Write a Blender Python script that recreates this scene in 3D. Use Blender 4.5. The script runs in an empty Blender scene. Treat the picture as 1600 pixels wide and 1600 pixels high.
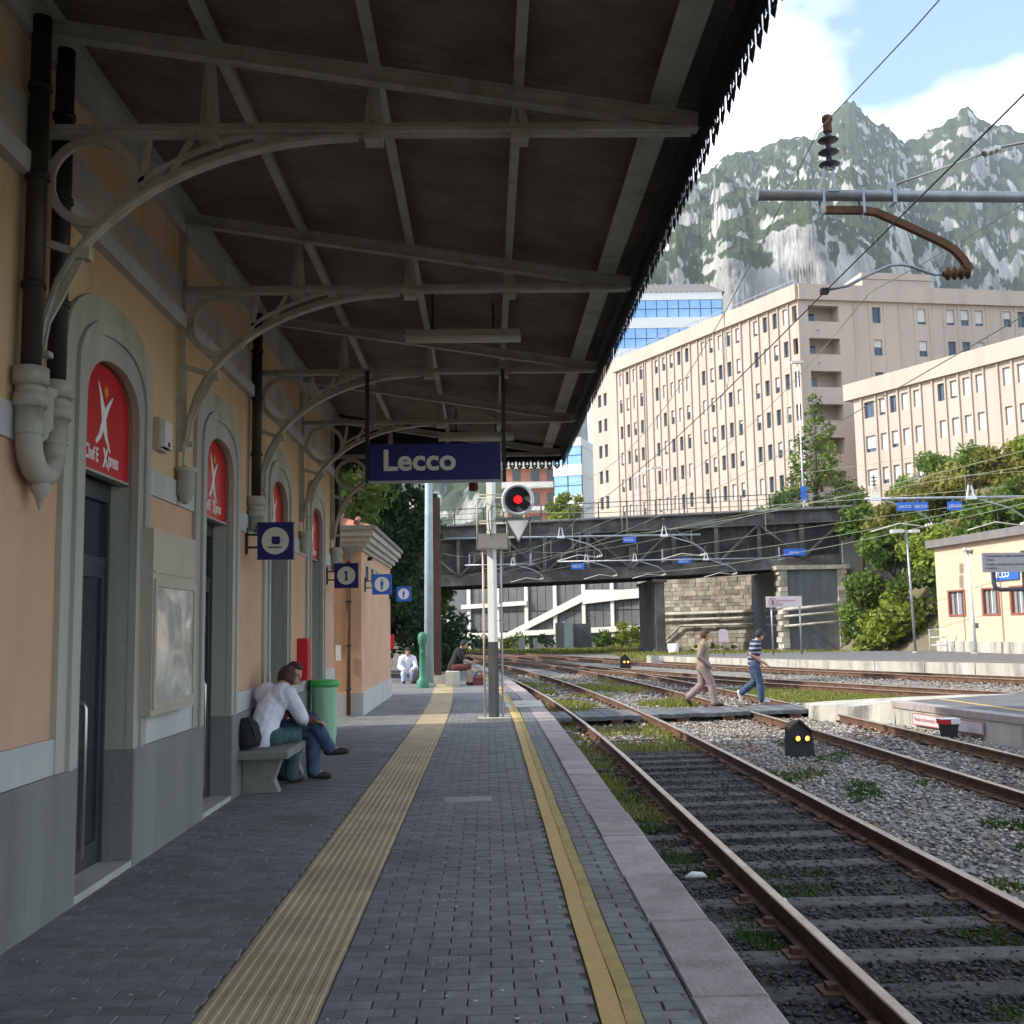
import bpy, bmesh, math, random
import numpy as np
from mathutils import Vector, Matrix, noise as mnoise
random.seed(7)
rng = np.random.default_rng(11)
R = math.radians
sc = bpy.context.scene
COL = sc.collection

# ------------------------------------------------------------------ camera, sky, sun, exposure
cam = bpy.data.cameras.new('camera')
cam.sensor_width = 36.0
cam.lens = 36.0 * 1660.0 / 1600.0
cam.clip_start, cam.clip_end = 0.05, 9000
cam_o = bpy.data.objects.new('camera', cam)
COL.objects.link(cam_o)
cam_o.matrix_world = Matrix(((0.99959, 0.013994, -0.025027, 0.0), (-0.023346, -0.109547, -0.993707, 0.0),
                             (-0.016648, 0.993883, -0.109176, 1.55), (0, 0, 0, 1)))
sc.camera = cam_o
SUN_EL = R(38)
sun_dir = Vector((-0.995 * math.cos(SUN_EL), -0.10 * math.cos(SUN_EL), math.sin(SUN_EL))).normalized()

world = bpy.data.worlds.new('World')
sc.world = world
world.use_nodes = True
wn, wl = world.node_tree.nodes, world.node_tree.links
wn.clear()
w_out = wn.new('ShaderNodeOutputWorld')
w_bg = wn.new('ShaderNodeBackground')
w_bg.inputs['Strength'].default_value = 0.15
w_sky = wn.new('ShaderNodeTexSky')
w_sky.sky_type = 'NISHITA'
w_sky.sun_disc = False
w_sky.sun_elevation = SUN_EL
w_sky.sun_rotation = math.atan2(sun_dir.x, sun_dir.y)
w_sky.air_density, w_sky.dust_density, w_sky.ozone_density = 1.2, 1.0, 1.5
# clouds: noise on the view direction laid out on a flat layer high above
w_tc = wn.new('ShaderNodeTexCoord')
w_sep = wn.new('ShaderNodeSeparateXYZ')
wl.new(w_tc.outputs['Generated'], w_sep.inputs[0])
def wmath(op, a, b=None, clamp=False):
    n = wn.new('ShaderNodeMath'); n.operation = op; n.use_clamp = clamp
    for i, v in enumerate((a, b)):
        if v is None: continue
        if isinstance(v, (int, float)): n.inputs[i].default_value = v
        else: wl.new(v, n.inputs[i])
    return n.outputs[0]
zc = wmath('ADD', wmath('MAXIMUM', w_sep.outputs['Z'], 0.0), 0.18)
w_cmb = wn.new('ShaderNodeCombineXYZ')
wl.new(wmath('DIVIDE', w_sep.outputs['X'], zc), w_cmb.inputs[0])
wl.new(wmath('DIVIDE', w_sep.outputs['Y'], zc), w_cmb.inputs[1])
w_cmb.inputs[2].default_value = 8.3
w_no = wn.new('ShaderNodeTexNoise')
w_no.inputs['Scale'].default_value = 2.3
w_no.inputs['Detail'].default_value = 7
w_no.inputs['Roughness'].default_value = 0.52
wl.new(w_cmb.outputs[0], w_no.inputs['Vector'])
w_ramp = wn.new('ShaderNodeValToRGB')
w_ramp.color_ramp.elements[0].position = 0.45
w_ramp.color_ramp.elements[1].position = 0.66
wl.new(w_no.outputs['Fac'], w_ramp.inputs[0])
w_mix = wn.new('ShaderNodeMix'); w_mix.data_type = 'RGBA'
wl.new(w_ramp.outputs[0], w_mix.inputs['Factor'])
wl.new(w_sky.outputs[0], w_mix.inputs['A'])
w_mix.inputs['B'].default_value = (7.6, 7.9, 8.2, 1)
wl.new(w_mix.outputs['Result'], w_bg.inputs['Color'])
wl.new(w_bg.outputs[0], w_out.inputs[0])

sun = bpy.data.lights.new('sun', 'SUN')
sun.energy = 2.8
sun.angle = R(0.5)
sun.color = (1.0, 0.93, 0.82)
sun_o = bpy.data.objects.new('sun', sun)
COL.objects.link(sun_o)
sun_o.location = (-60, -20, 60)
sun_o.rotation_euler = sun_dir.to_track_quat('Z', 'Y').to_euler()

vs = sc.view_settings
vs.view_transform = 'Standard'
vs.look = 'None'
vs.exposure = 1.25
vs.gamma = 1.0
vs.use_curve_mapping = False
sc.cycles.use_denoising = True
sc.cycles.max_bounces = 8
sc.cycles.diffuse_bounces = 4
sc.cycles.transparent_max_bounces = 8

# ------------------------------------------------------------------ materials
def mat(name, c1, c2=None, rough=0.8, scale=4.0, detail=6.0, bump=0.0, bscale=None, metal=0.0, tone=0.0,
        streak=False, spec=0.35, lo=0.35, hi=0.65, c3=None, scale3=0.6):
    m = bpy.data.materials.new(name)
    m.use_nodes = True
    nt = m.node_tree; N = nt.nodes; L = nt.links
    b = N['Principled BSDF']
    b.inputs['Roughness'].default_value = rough
    b.inputs['Metallic'].default_value = metal
    b.inputs['Specular IOR Level'].default_value = spec
    c2 = c2 or c1
    geo = N.new('ShaderNodeNewGeometry')
    vec = geo.outputs['Position']
    if streak:
        mp = N.new('ShaderNodeMapping'); mp.inputs['Scale'].default_value = (1, 1, 0.12)
        L.new(vec, mp.inputs[0]); svec = mp.outputs[0]
    else: svec = vec
    no = N.new('ShaderNodeTexNoise')
    no.inputs['Scale'].default_value = scale; no.inputs['Detail'].default_value = detail
    no.inputs['Roughness'].default_value = 0.6
    L.new(svec, no.inputs['Vector'])
    rp = N.new('ShaderNodeValToRGB')
    rp.color_ramp.elements[0].position = lo; rp.color_ramp.elements[1].position = hi
    rp.color_ramp.elements[0].color = (*c1, 1); rp.color_ramp.elements[1].color = (*c2, 1)
    L.new(no.outputs['Fac'], rp.inputs[0])
    col = rp.outputs[0]
    if c3 is not None:
        n3 = N.new('ShaderNodeTexNoise'); n3.inputs['Scale'].default_value = scale3; n3.inputs['Detail'].default_value = 8
        n3.inputs['Roughness'].default_value = 0.65
        L.new(svec, n3.inputs['Vector'])
        r3 = N.new('ShaderNodeValToRGB'); r3.color_ramp.elements[0].position = 0.5; r3.color_ramp.elements[1].position = 0.72
        L.new(n3.outputs['Fac'], r3.inputs[0])
        mx = N.new('ShaderNodeMix'); mx.data_type = 'RGBA'
        L.new(r3.outputs[0], mx.inputs['Factor']); L.new(col, mx.inputs['A']); mx.inputs['B'].default_value = (*c3, 1)
        col = mx.outputs['Result']
    if tone:
        at = N.new('ShaderNodeAttribute'); at.attribute_name = 'tone'
        mr = N.new('ShaderNodeMapRange'); mr.inputs['To Min'].default_value = 1 - tone; mr.inputs['To Max'].default_value = 1 + tone
        L.new(at.outputs['Fac'], mr.inputs[0])
        mx = N.new('ShaderNodeVectorMath'); mx.operation = 'SCALE'
        L.new(col, mx.inputs[0]); L.new(mr.outputs[0], mx.inputs['Scale'])
        col = mx.outputs[0]
    L.new(col, b.inputs['Base Color'])
    if bump:
        nb = N.new('ShaderNodeTexNoise'); nb.inputs['Scale'].default_value = bscale or scale * 6; nb.inputs['Detail'].default_value = 5
        L.new(vec, nb.inputs['Vector'])
        bu = N.new('ShaderNodeBump'); bu.inputs['Strength'].default_value = bump; bu.inputs['Distance'].default_value = 0.02
        L.new(nb.outputs['Fac'], bu.inputs['Height']); L.new(bu.outputs[0], b.inputs['Normal'])
    return m

def emit(name, c, s):
    m = mat(name, c, rough=0.3)
    b = m.node_tree.nodes['Principled BSDF']
    b.inputs['Emission Color'].default_value = (*c, 1); b.inputs['Emission Strength'].default_value = s
    return m

def glass(name, c=(0.02, 0.025, 0.03), rough=0.04, spec=0.7):
    return mat(name, c, tuple(v * 1.5 for v in c), rough=rough, spec=spec, scale=0.8)

M = {}
M['salmon'] = mat('salmon_plaster', (.55, .33, .205), (.61, .375, .245), .9, 1.3, bump=.3, bscale=60, c3=(.49, .325, .215), scale3=1.6)
M['ochre'] = mat('ochre_plaster', (.56, .395, .22), (.63, .45, .265), .9, 1.2, bump=.3, bscale=60, c3=(.42, .27, .13), scale3=1.1, streak=True)
M['trim'] = mat('grey_stone_trim', (.38, .37, .31), (.46, .445, .38), .85, 2.5, bump=.25, bscale=40, c3=(.29, .28, .23), scale3=1.5, streak=True)
M['ltrim'] = mat('pale_grey_band', (.44, .435, .415), (.52, .51, .485), .85, 2.0, bump=.25, bscale=40, c3=(.36, .35, .32), scale3=1.4, streak=True)
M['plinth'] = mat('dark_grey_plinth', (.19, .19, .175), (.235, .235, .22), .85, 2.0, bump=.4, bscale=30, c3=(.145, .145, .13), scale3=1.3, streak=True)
M['paver'] = mat('grey_paver', (.15, .151, .15), (.20, .201, .199), .75, 9, bump=.4, bscale=90, tone=.13, c3=(.115, .115, .112), scale3=.9)
M['mortar'] = mat('paver_joint', (.12, .121, .12), (.15, .151, .149), .95, 6, bump=.3)
M['kerb'] = mat('pink_grey_kerb_stone', (.29, .245, .23), (.38, .325, .31), .8, 6, bump=.45, bscale=45, tone=.12, c3=(.20, .17, .16), scale3=2.2)
M['tactile'] = mat('tactile_tile', (.37, .285, .165), (.45, .36, .225), .8, 3, bump=.3, bscale=80, tone=.08, c3=(.29, .245, .165), scale3=1.4)
M['yellow'] = mat('yellow_paint', (.49, .32, .11), (.57, .39, .155), .8, 5, bump=.3, bscale=80, c3=(.36, .28, .16), scale3=5)
M['yellow2'] = mat('worn_yellow_paint', (.36, .26, .09), (.44, .325, .12), .85, 5, bump=.3, bscale=80, c3=(.26, .2, .1), scale3=4)
M['iron'] = mat('grey_green_iron_paint', (.38, .36, .30), (.47, .45, .385), .6, 5, bump=.15, c3=(.28, .24, .19), scale3=4)
M['sheet'] = mat('brown_corrugated_sheet', (.20, .16, .125), (.29, .235, .19), .75, 2.5, bump=.1, c3=(.15, .12, .10), scale3=1.2)
M['darkiron'] = mat('black_iron', (.018, .018, .02), (.03, .03, .032), .55, 5)
M['pipe_dark'] = mat('dark_brown_downpipe', (.022, .018, .016), (.04, .034, .028), .5, 5)
M['pipe_pale'] = mat('pale_clay_pipe', (.36, .345, .29), (.43, .41, .35), .7, 4, c3=(.2, .15, .1), scale3=3)
M['doorframe'] = mat('dark_door_frame', (.035, .042, .045), (.05, .058, .06), .45, 3)
M['glass'] = glass('dark_window_glass')
M['glassblue'] = glass('blue_window_glass', (.03, .06, .1))
M['red'] = mat('red_sign_panel', (.5, .012, .02), (.54, .016, .026), .35, 2)
M['white'] = mat('white_paint', (.74, .74, .72), (.80, .80, .78), .5, 3)
M['gold'] = mat('gold_paint', (.65, .3, .03), rough=.5)
M['navy'] = mat('navy_enamel', (.012, .016, .11), (.016, .02, .13), .35, 2)
M['blue'] = mat('blue_enamel', (.03, .12, .5), (.035, .14, .56), .4, 2)
M['signcream'] = mat('cream_sign_print', (.62, .6, .5), rough=.5)
M['steel'] = mat('brushed_steel', (.45, .44, .4), (.55, .54, .5), .3, 8, metal=.8)
M['beige'] = mat('beige_metal_case', (.40, .355, .28), (.46, .41, .33), .45, 3)
M['concrete'] = mat('grey_concrete', (.26, .26, .24), (.36, .355, .33), .9, 3, bump=.5, bscale=25, c3=(.16, .16, .15), scale3=1.5, streak=True)
M['bench'] = mat('bench_concrete', (.17, .17, .15), (.24, .235, .21), .9, 6, bump=.4)
M['palecon'] = mat('pale_weathered_concrete', (.38, .36, .31), (.50, .475, .42), .9, 2.2, bump=.6, bscale=12, c3=(.115, .105, .09), scale3=1.7, streak=True)
M['asphalt'] = mat('asphalt', (.10, .10, .10), (.15, .15, .148), .9, 2.5, bump=.3, bscale=60)
M['rust'] = mat('rust_brown_steel', (.10, .045, .024), (.17, .085, .048), .85, 7, bump=.3, c3=(.06, .035, .025), scale3=3)
M['darkrust'] = mat('dark_brown_rust', (.05, .026, .02), (.085, .042, .03), .85, 7, bump=.3)
M['railtop'] = mat('worn_rail_head', (.42, .33, .25), (.58, .50, .42), .35, 6, metal=.75)
M['railside'] = mat('rusty_rail_side', (.085, .046, .030), (.165, .092, .057), .85, 5, bump=.3)
M['sleeper'] = mat('weathered_sleeper', (.046, .043, .039), (.095, .089, .081), .9, 10, bump=.6, bscale=30, tone=.35)
M['stone'] = mat('ballast_stone', (.20, .18, .155), (.38, .35, .31), .9, 14, tone=.6, c3=(.24, .145, .085), scale3=1.6)
M['darkstone'] = mat('oily_ballast_stone', (.034, .032, .030), (.075, .07, .064), .85, 14, tone=.5, c3=(.09, .068, .045), scale3=2)
M['ballast'] = mat('ballast_bed', (.12, .11, .10), (.28, .265, .245), .95, 16, bump=.9, bscale=28, c3=(.2, .14, .085), scale3=.8)
M['darkbed'] = mat('oily_ballast_bed', (.022, .021, .019), (.055, .05, .044), .95, 14, bump=.9, bscale=26, c3=(.055, .058, .028), scale3=1.6)
M['earth'] = mat('earth_ground', (.13, .105, .07), (.2, .17, .11), .95, .8, bump=.5, c3=(.09, .115, .035), scale3=.15)
M['grass'] = mat('grass_blades', (.15, .18, .03), (.25, .26, .06), .8, 1.2, tone=.45, c3=(.30, .25, .10), scale3=.5)
M['weed'] = mat('low_weeds', (.035, .075, .014), (.07, .12, .025), .8, 1.5, tone=.45)
M['leaf'] = mat('green_leaves', (.07, .12, .02), (.15, .21, .04), .7, .6, tone=.5, spec=.3)
M['leafdark'] = mat('dark_evergreen_leaves', (.018, .042, .018), (.04, .075, .028), .75, .6, tone=.45, spec=.2)
M['leaflight'] = mat('yellow_green_leaves', (.16, .22, .025), (.28, .33, .055), .7, .6, tone=.45)
M['leafdry'] = mat('browning_leaves', (.15, .165, .03), (.26, .23, .06), .8, .5, tone=.45)
M['bark'] = mat('grey_brown_bark', (.06, .048, .036), (.12, .1, .08), .9, 6, bump=.6)
M['facade'] = mat('pink_beige_render', (.445, .365, .31), (.485, .40, .34), .9, .35, bump=.1, c3=(.40, .325, .275), scale3=.5, streak=True)
M['shutter'] = mat('white_roller_shutter', (.56, .55, .53), (.66, .65, .63), .6, 1)
M['girder'] = mat('dark_riveted_girder', (.05, .044, .042), (.095, .083, .078), .8, 1.2, bump=.4, bscale=8, c3=(.17, .16, .155), scale3=.5)
M['girderdark'] = mat('dark_bridge_backing', (.03, .027, .026), (.06, .052, .05), .9, 1, bump=.3, c3=(.12, .11, .11), scale3=.4)  # darker brown-grey than the girder, on deck, web and far side
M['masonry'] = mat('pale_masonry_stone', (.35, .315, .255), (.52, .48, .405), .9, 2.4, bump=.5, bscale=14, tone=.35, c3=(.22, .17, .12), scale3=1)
M['abut'] = mat('dark_streaked_abutment', (.11, .12, .125), (.18, .19, .195), .9, 1.0, bump=.3, bscale=6, c3=(.06, .063, .066), scale3=.5, streak=True)  # dark grey broken by darker vertical streaks
M['offwhite'] = mat('offwhite_concrete_frame', (.72, .69, .62), (.80, .77, .70), .8, 1)
M['darkpanel'] = mat('dark_grey_panel', (.11, .115, .112), (.16, .165, .16), .5, .6)
M['peach'] = mat('peach_render', (.60, .43, .31), (.65, .465, .335), .9, .5, bump=.1)
M['brownframe'] = mat('red_brown_window_frame', (.25, .09, .055), (.3, .11, .07), .7, 3)
M['roofgrey'] = mat('grey_brown_roof_edge', (.16, .145, .14), (.2, .185, .18), .8, 2)
M['tile'] = mat('red_roof_tile', (.38, .15, .10), (.5, .22, .16), .85, 6, tone=.25)
M['bluegrey'] = mat('pale_blue_grey_paint', (.28, .36, .39), (.34, .42, .45), .5, 3, c3=(.24, .3, .31), scale3=2)
M['green'] = mat('green_painted_iron', (.04, .17, .10), (.06, .22, .13), .5, 5)
M['bagplastic'] = mat('pale_green_bin_liner', (.26, .50, .32), (.36, .62, .42), .35, 6, spec=.5, streak=True)
M['bagrim'] = mat('bright_green_bin_rim', (.06, .36, .08), (.08, .43, .11), .4, 5)
M['galv'] = mat('galvanised_steel', (.26, .28, .30), (.36, .38, .40), .4, 5, metal=.5)
M['insul'] = mat('brown_glazed_insulator', (.06, .035, .028), (.11, .06, .04), .25, 6, spec=.6)
M['paleins'] = mat('pale_insulator', (.6, .56, .5), rough=.35)
M['wire'] = mat('weathered_copper_wire', (.25, .29, .2), (.33, .36, .26), .5, 2, metal=.3)
M['wiredark'] = mat('dark_contact_wire', (.03, .028, .026), (.05, .045, .04), .45, 2, metal=.4)
M['lamp'] = mat('tube_light_diffuser', (.6, .58, .52), (.66, .64, .58), .4, 3)
M['redlamp'] = emit('lit_red_lamp', (1.0, .01, .015), 1.3)
M['amber'] = emit('lit_amber_lamp', (1.0, .36, .05), 2.2)
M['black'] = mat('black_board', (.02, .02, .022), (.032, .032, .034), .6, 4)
M['signal'] = mat('signal_backing', (.05, .055, .065), (.07, .075, .085), .55, 3)
M['retro'] = mat('pale_grey_reflector', (.66, .68, .69), (.74, .76, .77), .5, 4)
M['paperprint'] = mat('faded_timetable_print', (.45, .4, .33), (.66, .61, .53), .6, 9, detail=2)
M['clearcover'] = mat('case_cover', (.42, .39, .34), (.62, .58, .5), .1, 5, detail=2, spec=.7)
M['boards'] = mat('crossing_boards', (.085, .09, .095), (.14, .145, .15), .85, 5, bump=.4, tone=.25)
M['greysign'] = mat('grey_sign_board', (.25, .26, .28), (.29, .3, .32), .5, 2)
M['print'] = mat('dark_grey_print', (.06, .06, .075), rough=.6)
M['redprint'] = mat('red_print', (.34, .09, .08), rough=.7)
M['lilac'] = mat('pale_lilac_sign', (.52, .46, .48), (.58, .52, .54), .5, 3)
M['skin'] = mat('skin', (.45, .25, .17), (.5, .29, .2), .55, 9)
M['hairbrown'] = mat('dark_brown_hair', (.045, .022, .014), (.08, .04, .026), .6, 40, bump=.5)
M['hairblack'] = mat('black_hair', (.015, .013, .012), (.03, .026, .022), .6, 40, bump=.5)
M['shirtwhite'] = mat('white_cotton', (.66, .66, .74), (.74, .74, .82), .85, 6, bump=.4, bscale=14)
M['denim'] = mat('blue_denim', (.035, .06, .11), (.065, .10, .17), .85, 12, bump=.3, bscale=25)
M['denimgreen'] = mat('faded_teal_denim', (.03, .065, .075), (.06, .105, .115), .85, 12, bump=.3, bscale=25)
M['maroon'] = mat('maroon_cloth', (.10, .03, .03), (.14, .045, .045), .85, 8)
M['blackcloth'] = mat('black_cloth', (.015, .015, .018), (.03, .03, .035), .85, 8)
M['leather'] = mat('dark_leather', (.02, .016, .014), (.035, .028, .024), .5, 8)
M['limesock'] = mat('lime_sock', (.4, .55, .05), rough=.8)
M['vest'] = mat('beige_vest', (.22, .20, .125), (.28, .25, .165), .85, 8, bump=.3)
M['mauve'] = mat('mauve_cloth', (.23, .17, .165), (.30, .225, .215), .85, 8, bump=.3, bscale=12)
M['whiteshoe'] = mat('white_trainers', (.6, .6, .62), rough=.6)
M['paleblue'] = mat('pale_blue_cloth', (.4, .5, .68), (.48, .57, .74), .85, 8)
M['tan'] = mat('cream_stone_block', (.5, .47, .4), (.6, .57, .5), .85, 4, bump=.3)
M['balcony'] = mat('brick_red_cladding', (.42, .17, .13), (.48, .21, .16), .85, 1)
M['amberbox'] = mat('amber_plate', (.7, .36, .03), rough=.5)

def translucent(m, k):
    nt = m.node_tree; b = nt.nodes['Principled BSDF']; o = nt.nodes['Material Output']
    t = nt.nodes.new('ShaderNodeBsdfTranslucent'); x = nt.nodes.new('ShaderNodeMixShader'); x.inputs[0].default_value = k
    nt.links.new(b.inputs['Base Color'].links[0].from_socket, t.inputs['Color'])
    nt.links.new(b.outputs[0], x.inputs[1]); nt.links.new(t.outputs[0], x.inputs[2]); nt.links.new(x.outputs[0], o.inputs['Surface'])
for k_ in ('leaf', 'leafdark', 'leaflight', 'leafdry', 'grass', 'weed'): translucent(M[k_], .35)
def striped(name, ca, cb, per):
    m = mat(name, ca, rough=.85); nt = m.node_tree
    g = nt.nodes.new('ShaderNodeTexCoord'); w = nt.nodes.new('ShaderNodeTexWave')
    w.bands_direction = 'Z'; w.inputs['Scale'].default_value = per; w.inputs['Distortion'].default_value = .3
    r = nt.nodes.new('ShaderNodeValToRGB'); r.color_ramp.elements[0].position = .68; r.color_ramp.elements[1].position = .74
    r.color_ramp.elements[0].color = (*ca, 1); r.color_ramp.elements[1].color = (*cb, 1)
    nt.links.new(g.outputs['Object'], w.inputs[0]); nt.links.new(w.outputs['Fac'], r.inputs[0])
    nt.links.new(r.outputs[0], nt.nodes['Principled BSDF'].inputs['Base Color'])
    return m
M['stripes'] = striped('striped_polo', (.025, .03, .06), (.30, .33, .40), 3.1)

# ------------------------------------------------------------------ builders
ORG = {}
def tag(o, label=None, cat=None, group=None, kind=None):
    for k, v in (('label', label), ('category', cat), ('group', group), ('kind', kind)):
        if v: o[k] = v
    return o
def thing(name, loc, label, cat, group=None):
    o = bpy.data.objects.new(name, None); COL.objects.link(o)
    o.empty_display_size = .2
    o.location = loc; ORG[o.name] = Vector(loc)
    return tag(o, label, cat, group)
def link(name, me, parent=None, m=None):
    o = bpy.data.objects.new(name, me); COL.objects.link(o)
    for x in ([m] if m is not None and not isinstance(m, (list, tuple)) else (m or [])): me.materials.append(x)
    if parent is not None:
        o.parent = parent; ORG[o.name] = ORG.get(parent.name, Vector())
    else: ORG[o.name] = Vector()
    return o

class MB:
    """collects shapes in world coordinates; build() links them as one mesh object"""
    def __init__(s, frame=None): s.v, s.f, s.mi, s.tn, s.sm = [], [], [], [], []; s.m = 0; s.tone = .5; s.fr = frame; s.smooth = False
    def pt(s, p):
        if s.fr is None: return tuple(p)
        o, u, w = s.fr
        return (o[0] + u[0] * p[0] + w[0] * p[1], o[1] + u[1] * p[0] + w[1] * p[1], o[2] + p[2])
    def add(s, vs_, fs):
        b = len(s.v); s.v += [s.pt(p) for p in vs_]
        for f in fs: s.f.append(tuple(i + b for i in f)); s.mi.append(s.m); s.tn.append(s.tone); s.sm.append(s.smooth)
        return s
    def box(s, x0, x1, y0, y1, z0, z1):
        return s.add([(x0, y0, z0), (x1, y0, z0), (x1, y1, z0), (x0, y1, z0), (x0, y0, z1), (x1, y0, z1), (x1, y1, z1), (x0, y1, z1)],
                     [(0, 3, 2, 1), (4, 5, 6, 7), (0, 1, 5, 4), (1, 2, 6, 5), (2, 3, 7, 6), (3, 0, 4, 7)])
    def bev(s, x0, x1, y0, y1, z0, z1, b=.004):
        # a block with chamfered top edges
        return s.add([(x0, y0, z0), (x1, y0, z0), (x1, y1, z0), (x0, y1, z0), (x0, y0, z1 - b), (x1, y0, z1 - b), (x1, y1, z1 - b), (x0, y1, z1 - b),
                      (x0 + b, y0 + b, z1), (x1 - b, y0 + b, z1), (x1 - b, y1 - b, z1), (x0 + b, y1 - b, z1)],
                     [(0, 1, 5, 4), (1, 2, 6, 5), (2, 3, 7, 6), (3, 0, 4, 7), (4, 5, 9, 8), (5, 6, 10, 9), (6, 7, 11, 10), (7, 4, 8, 11), (8, 9, 10, 11)])
    def beam(s, p, q, w, h, up=(0, 0, 1)):
        p, q = Vector(p), Vector(q); d = (q - p).normalized(); u = Vector(up)
        a = d.cross(u)
        if a.length < 1e-4: a = d.cross(Vector((1, 0, 0)))
        a.normalize(); b = a.cross(d).normalized()
        a *= w / 2; b *= h / 2
        vs_ = [p - a - b, p + a - b, p + a + b, p - a + b, q - a - b, q + a - b, q + a + b, q - a + b]
        return s.add(vs_, [(0, 1, 2, 3), (7, 6, 5, 4), (0, 4, 5, 1), (1, 5, 6, 2), (2, 6, 7, 3), (3, 7, 4, 0)])
    def strip(s, pts, w, h, up=(0, 0, 1)):
        """a flat bar swept along a polyline; w across, h along up-ish"""
        pts = [Vector(p) for p in pts]; n = len(pts); vs_, fs = [], []
        for i, p in enumerate(pts):
            d = (pts[min(i + 1, n - 1)] - pts[max(i - 1, 0)]).normalized()
            a = d.cross(Vector(up)).normalized(); b = a.cross(d).normalized()
            a *= w / 2; b *= h / 2
            vs_ += [p - a - b, p + a - b, p + a + b, p - a + b]
        for i in range(n - 1):
            k = 4 * i
            for j in range(4): fs.append((k + j, k + 4 + j, k + 4 + (j + 1) % 4, k + (j + 1) % 4))
        fs += [(0, 1, 2, 3), (4 * n - 1, 4 * n - 2, 4 * n - 3, 4 * n - 4)]
        return s.add(vs_, fs)
    def tube(s, pts, r, n=8, caps=True):
        pts = [Vector(p) for p in pts]; k = len(pts); vs_, fs = [], []
        rr = r if isinstance(r, (list, tuple)) else [r] * k
        prev = None
        for i, p in enumerate(pts):
            d = (pts[min(i + 1, k - 1)] - pts[max(i - 1, 0)]).normalized()
            a = prev - d * prev.dot(d) if prev is not None else d.cross(Vector((0, 0, 1)))
            if a.length < .05: a = d.cross(Vector((0, 1, 0)))
            if a.length < .05: a = d.cross(Vector((1, 0, 0)))
            a.normalize(); b = a.cross(d).normalized(); prev = a
            for j in range(n):
                t = 2 * math.pi * j / n
                vs_.append(p + (a * math.cos(t) + b * math.sin(t)) * rr[i])
        for i in range(k - 1):
            for j in range(n): fs.append((i * n + j, i * n + (j + 1) % n, (i + 1) * n + (j + 1) % n, (i + 1) * n + j))
        sm = s.smooth; s.smooth = True; b0 = len(s.v); s.add(vs_, fs); s.smooth = sm
        if caps:
            s.f += [tuple(b0 + j for j in reversed(range(n))), tuple(b0 + (k - 1) * n + j for j in range(n))]
            s.mi += [s.m] * 2; s.tn += [s.tone] * 2; s.sm += [False] * 2
        return s
    def lathe(s, prof, c, n=16, axis=(0, 0, 1)):
        """prof = [(r, h)], revolved about axis through c"""
        ax = Vector(axis).normalized(); a = ax.cross(Vector((0, 1, 0)) if abs(ax.y) < .9 else Vector((1, 0, 0))).normalized(); b = ax.cross(a)
        vs_, fs = [], []; c = Vector(c); k = len(prof)
        for r, h in prof:
            for j in range(n):
                t = 2 * math.pi * j / n
                vs_.append(c + ax * h + (a * math.cos(t) + b * math.sin(t)) * max(r, 1e-4))
        for i in range(k - 1):
            for j in range(n): fs.append((i * n + j, i * n + (j + 1) % n, (i + 1) * n + (j + 1) % n, (i + 1) * n + j))
        sm = s.smooth; s.smooth = True; s.add(vs_, fs); s.smooth = sm
        return s
    def prism(s, poly, axis, a0, a1):
        """poly in the two remaining axes, extruded along axis ('x': (y,z), 'y': (x,z), 'z': (x,y))"""
        P = {'x': lambda p, a: (a, p[0], p[1]), 'y': lambda p, a: (p[0], a, p[1]), 'z': lambda p, a: (p[0], p[1], a)}[axis]
        n = len(poly); vs_ = [P(p, a0) for p in poly] + [P(p, a1) for p in poly]
        fs = [tuple(range(n)), tuple(reversed(range(n, 2 * n)))] + [(i, i + n, (i + 1) % n + n, (i + 1) % n) for i in range(n)]
        return s.add(vs_, fs)
    def sweep(s, prof, path):
        """closed profile (lateral, z) along a path of (x, y, z, nx, ny) with lateral normal"""
        n = len(prof); vs_, fs = [], []
        for (x, y, z, nx, ny) in path:
            for (a, h) in prof: vs_.append((x + nx * a, y + ny * a, z + h))
        for i in range(len(path) - 1):
            for j in range(n): fs.append((i * n + j, i * n + (j + 1) % n, (i + 1) * n + (j + 1) % n, (i + 1) * n + j))
        return s.add(vs_, fs)
    def mesh(s, name, org=(0, 0, 0), fix=True):
        me = bpy.data.meshes.new(name)
        o = Vector(org)
        me.from_pydata([(v[0] - o.x, v[1] - o.y, v[2] - o.z) for v in s.v], [], s.f)
        me.polygons.foreach_set('material_index', s.mi)
        me.polygons.foreach_set('use_smooth', s.sm)
        at = me.attributes.new('tone', 'FLOAT', 'FACE'); at.data.foreach_set('value', s.tn)
        if fix:
            bm = bmesh.new(); bm.from_mesh(me); bmesh.ops.recalc_face_normals(bm, faces=bm.faces); bm.to_mesh(me); bm.free()
        me.update()
        return me
    def build(s, name, m, parent=None, org=None):
        me = s.mesh(name, org if org is not None else (ORG.get(parent.name, Vector()) if parent is not None else (0, 0, 0)))
        return link(name, me, parent, m)

def copy_tree(o, loc, label=None, parent=None, rz=None):
    c = o.copy(); COL.objects.link(c)
    if parent is None:
        c.location = loc; ORG[c.name] = Vector(loc)
        if label: c['label'] = label
        if rz is not None: c.rotation_euler = (0, 0, rz)
    else: c.parent = parent; ORG[c.name] = ORG[parent.name]
    for ch in list(o.children): copy_tree(ch, None, None, c)
    return c

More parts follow.
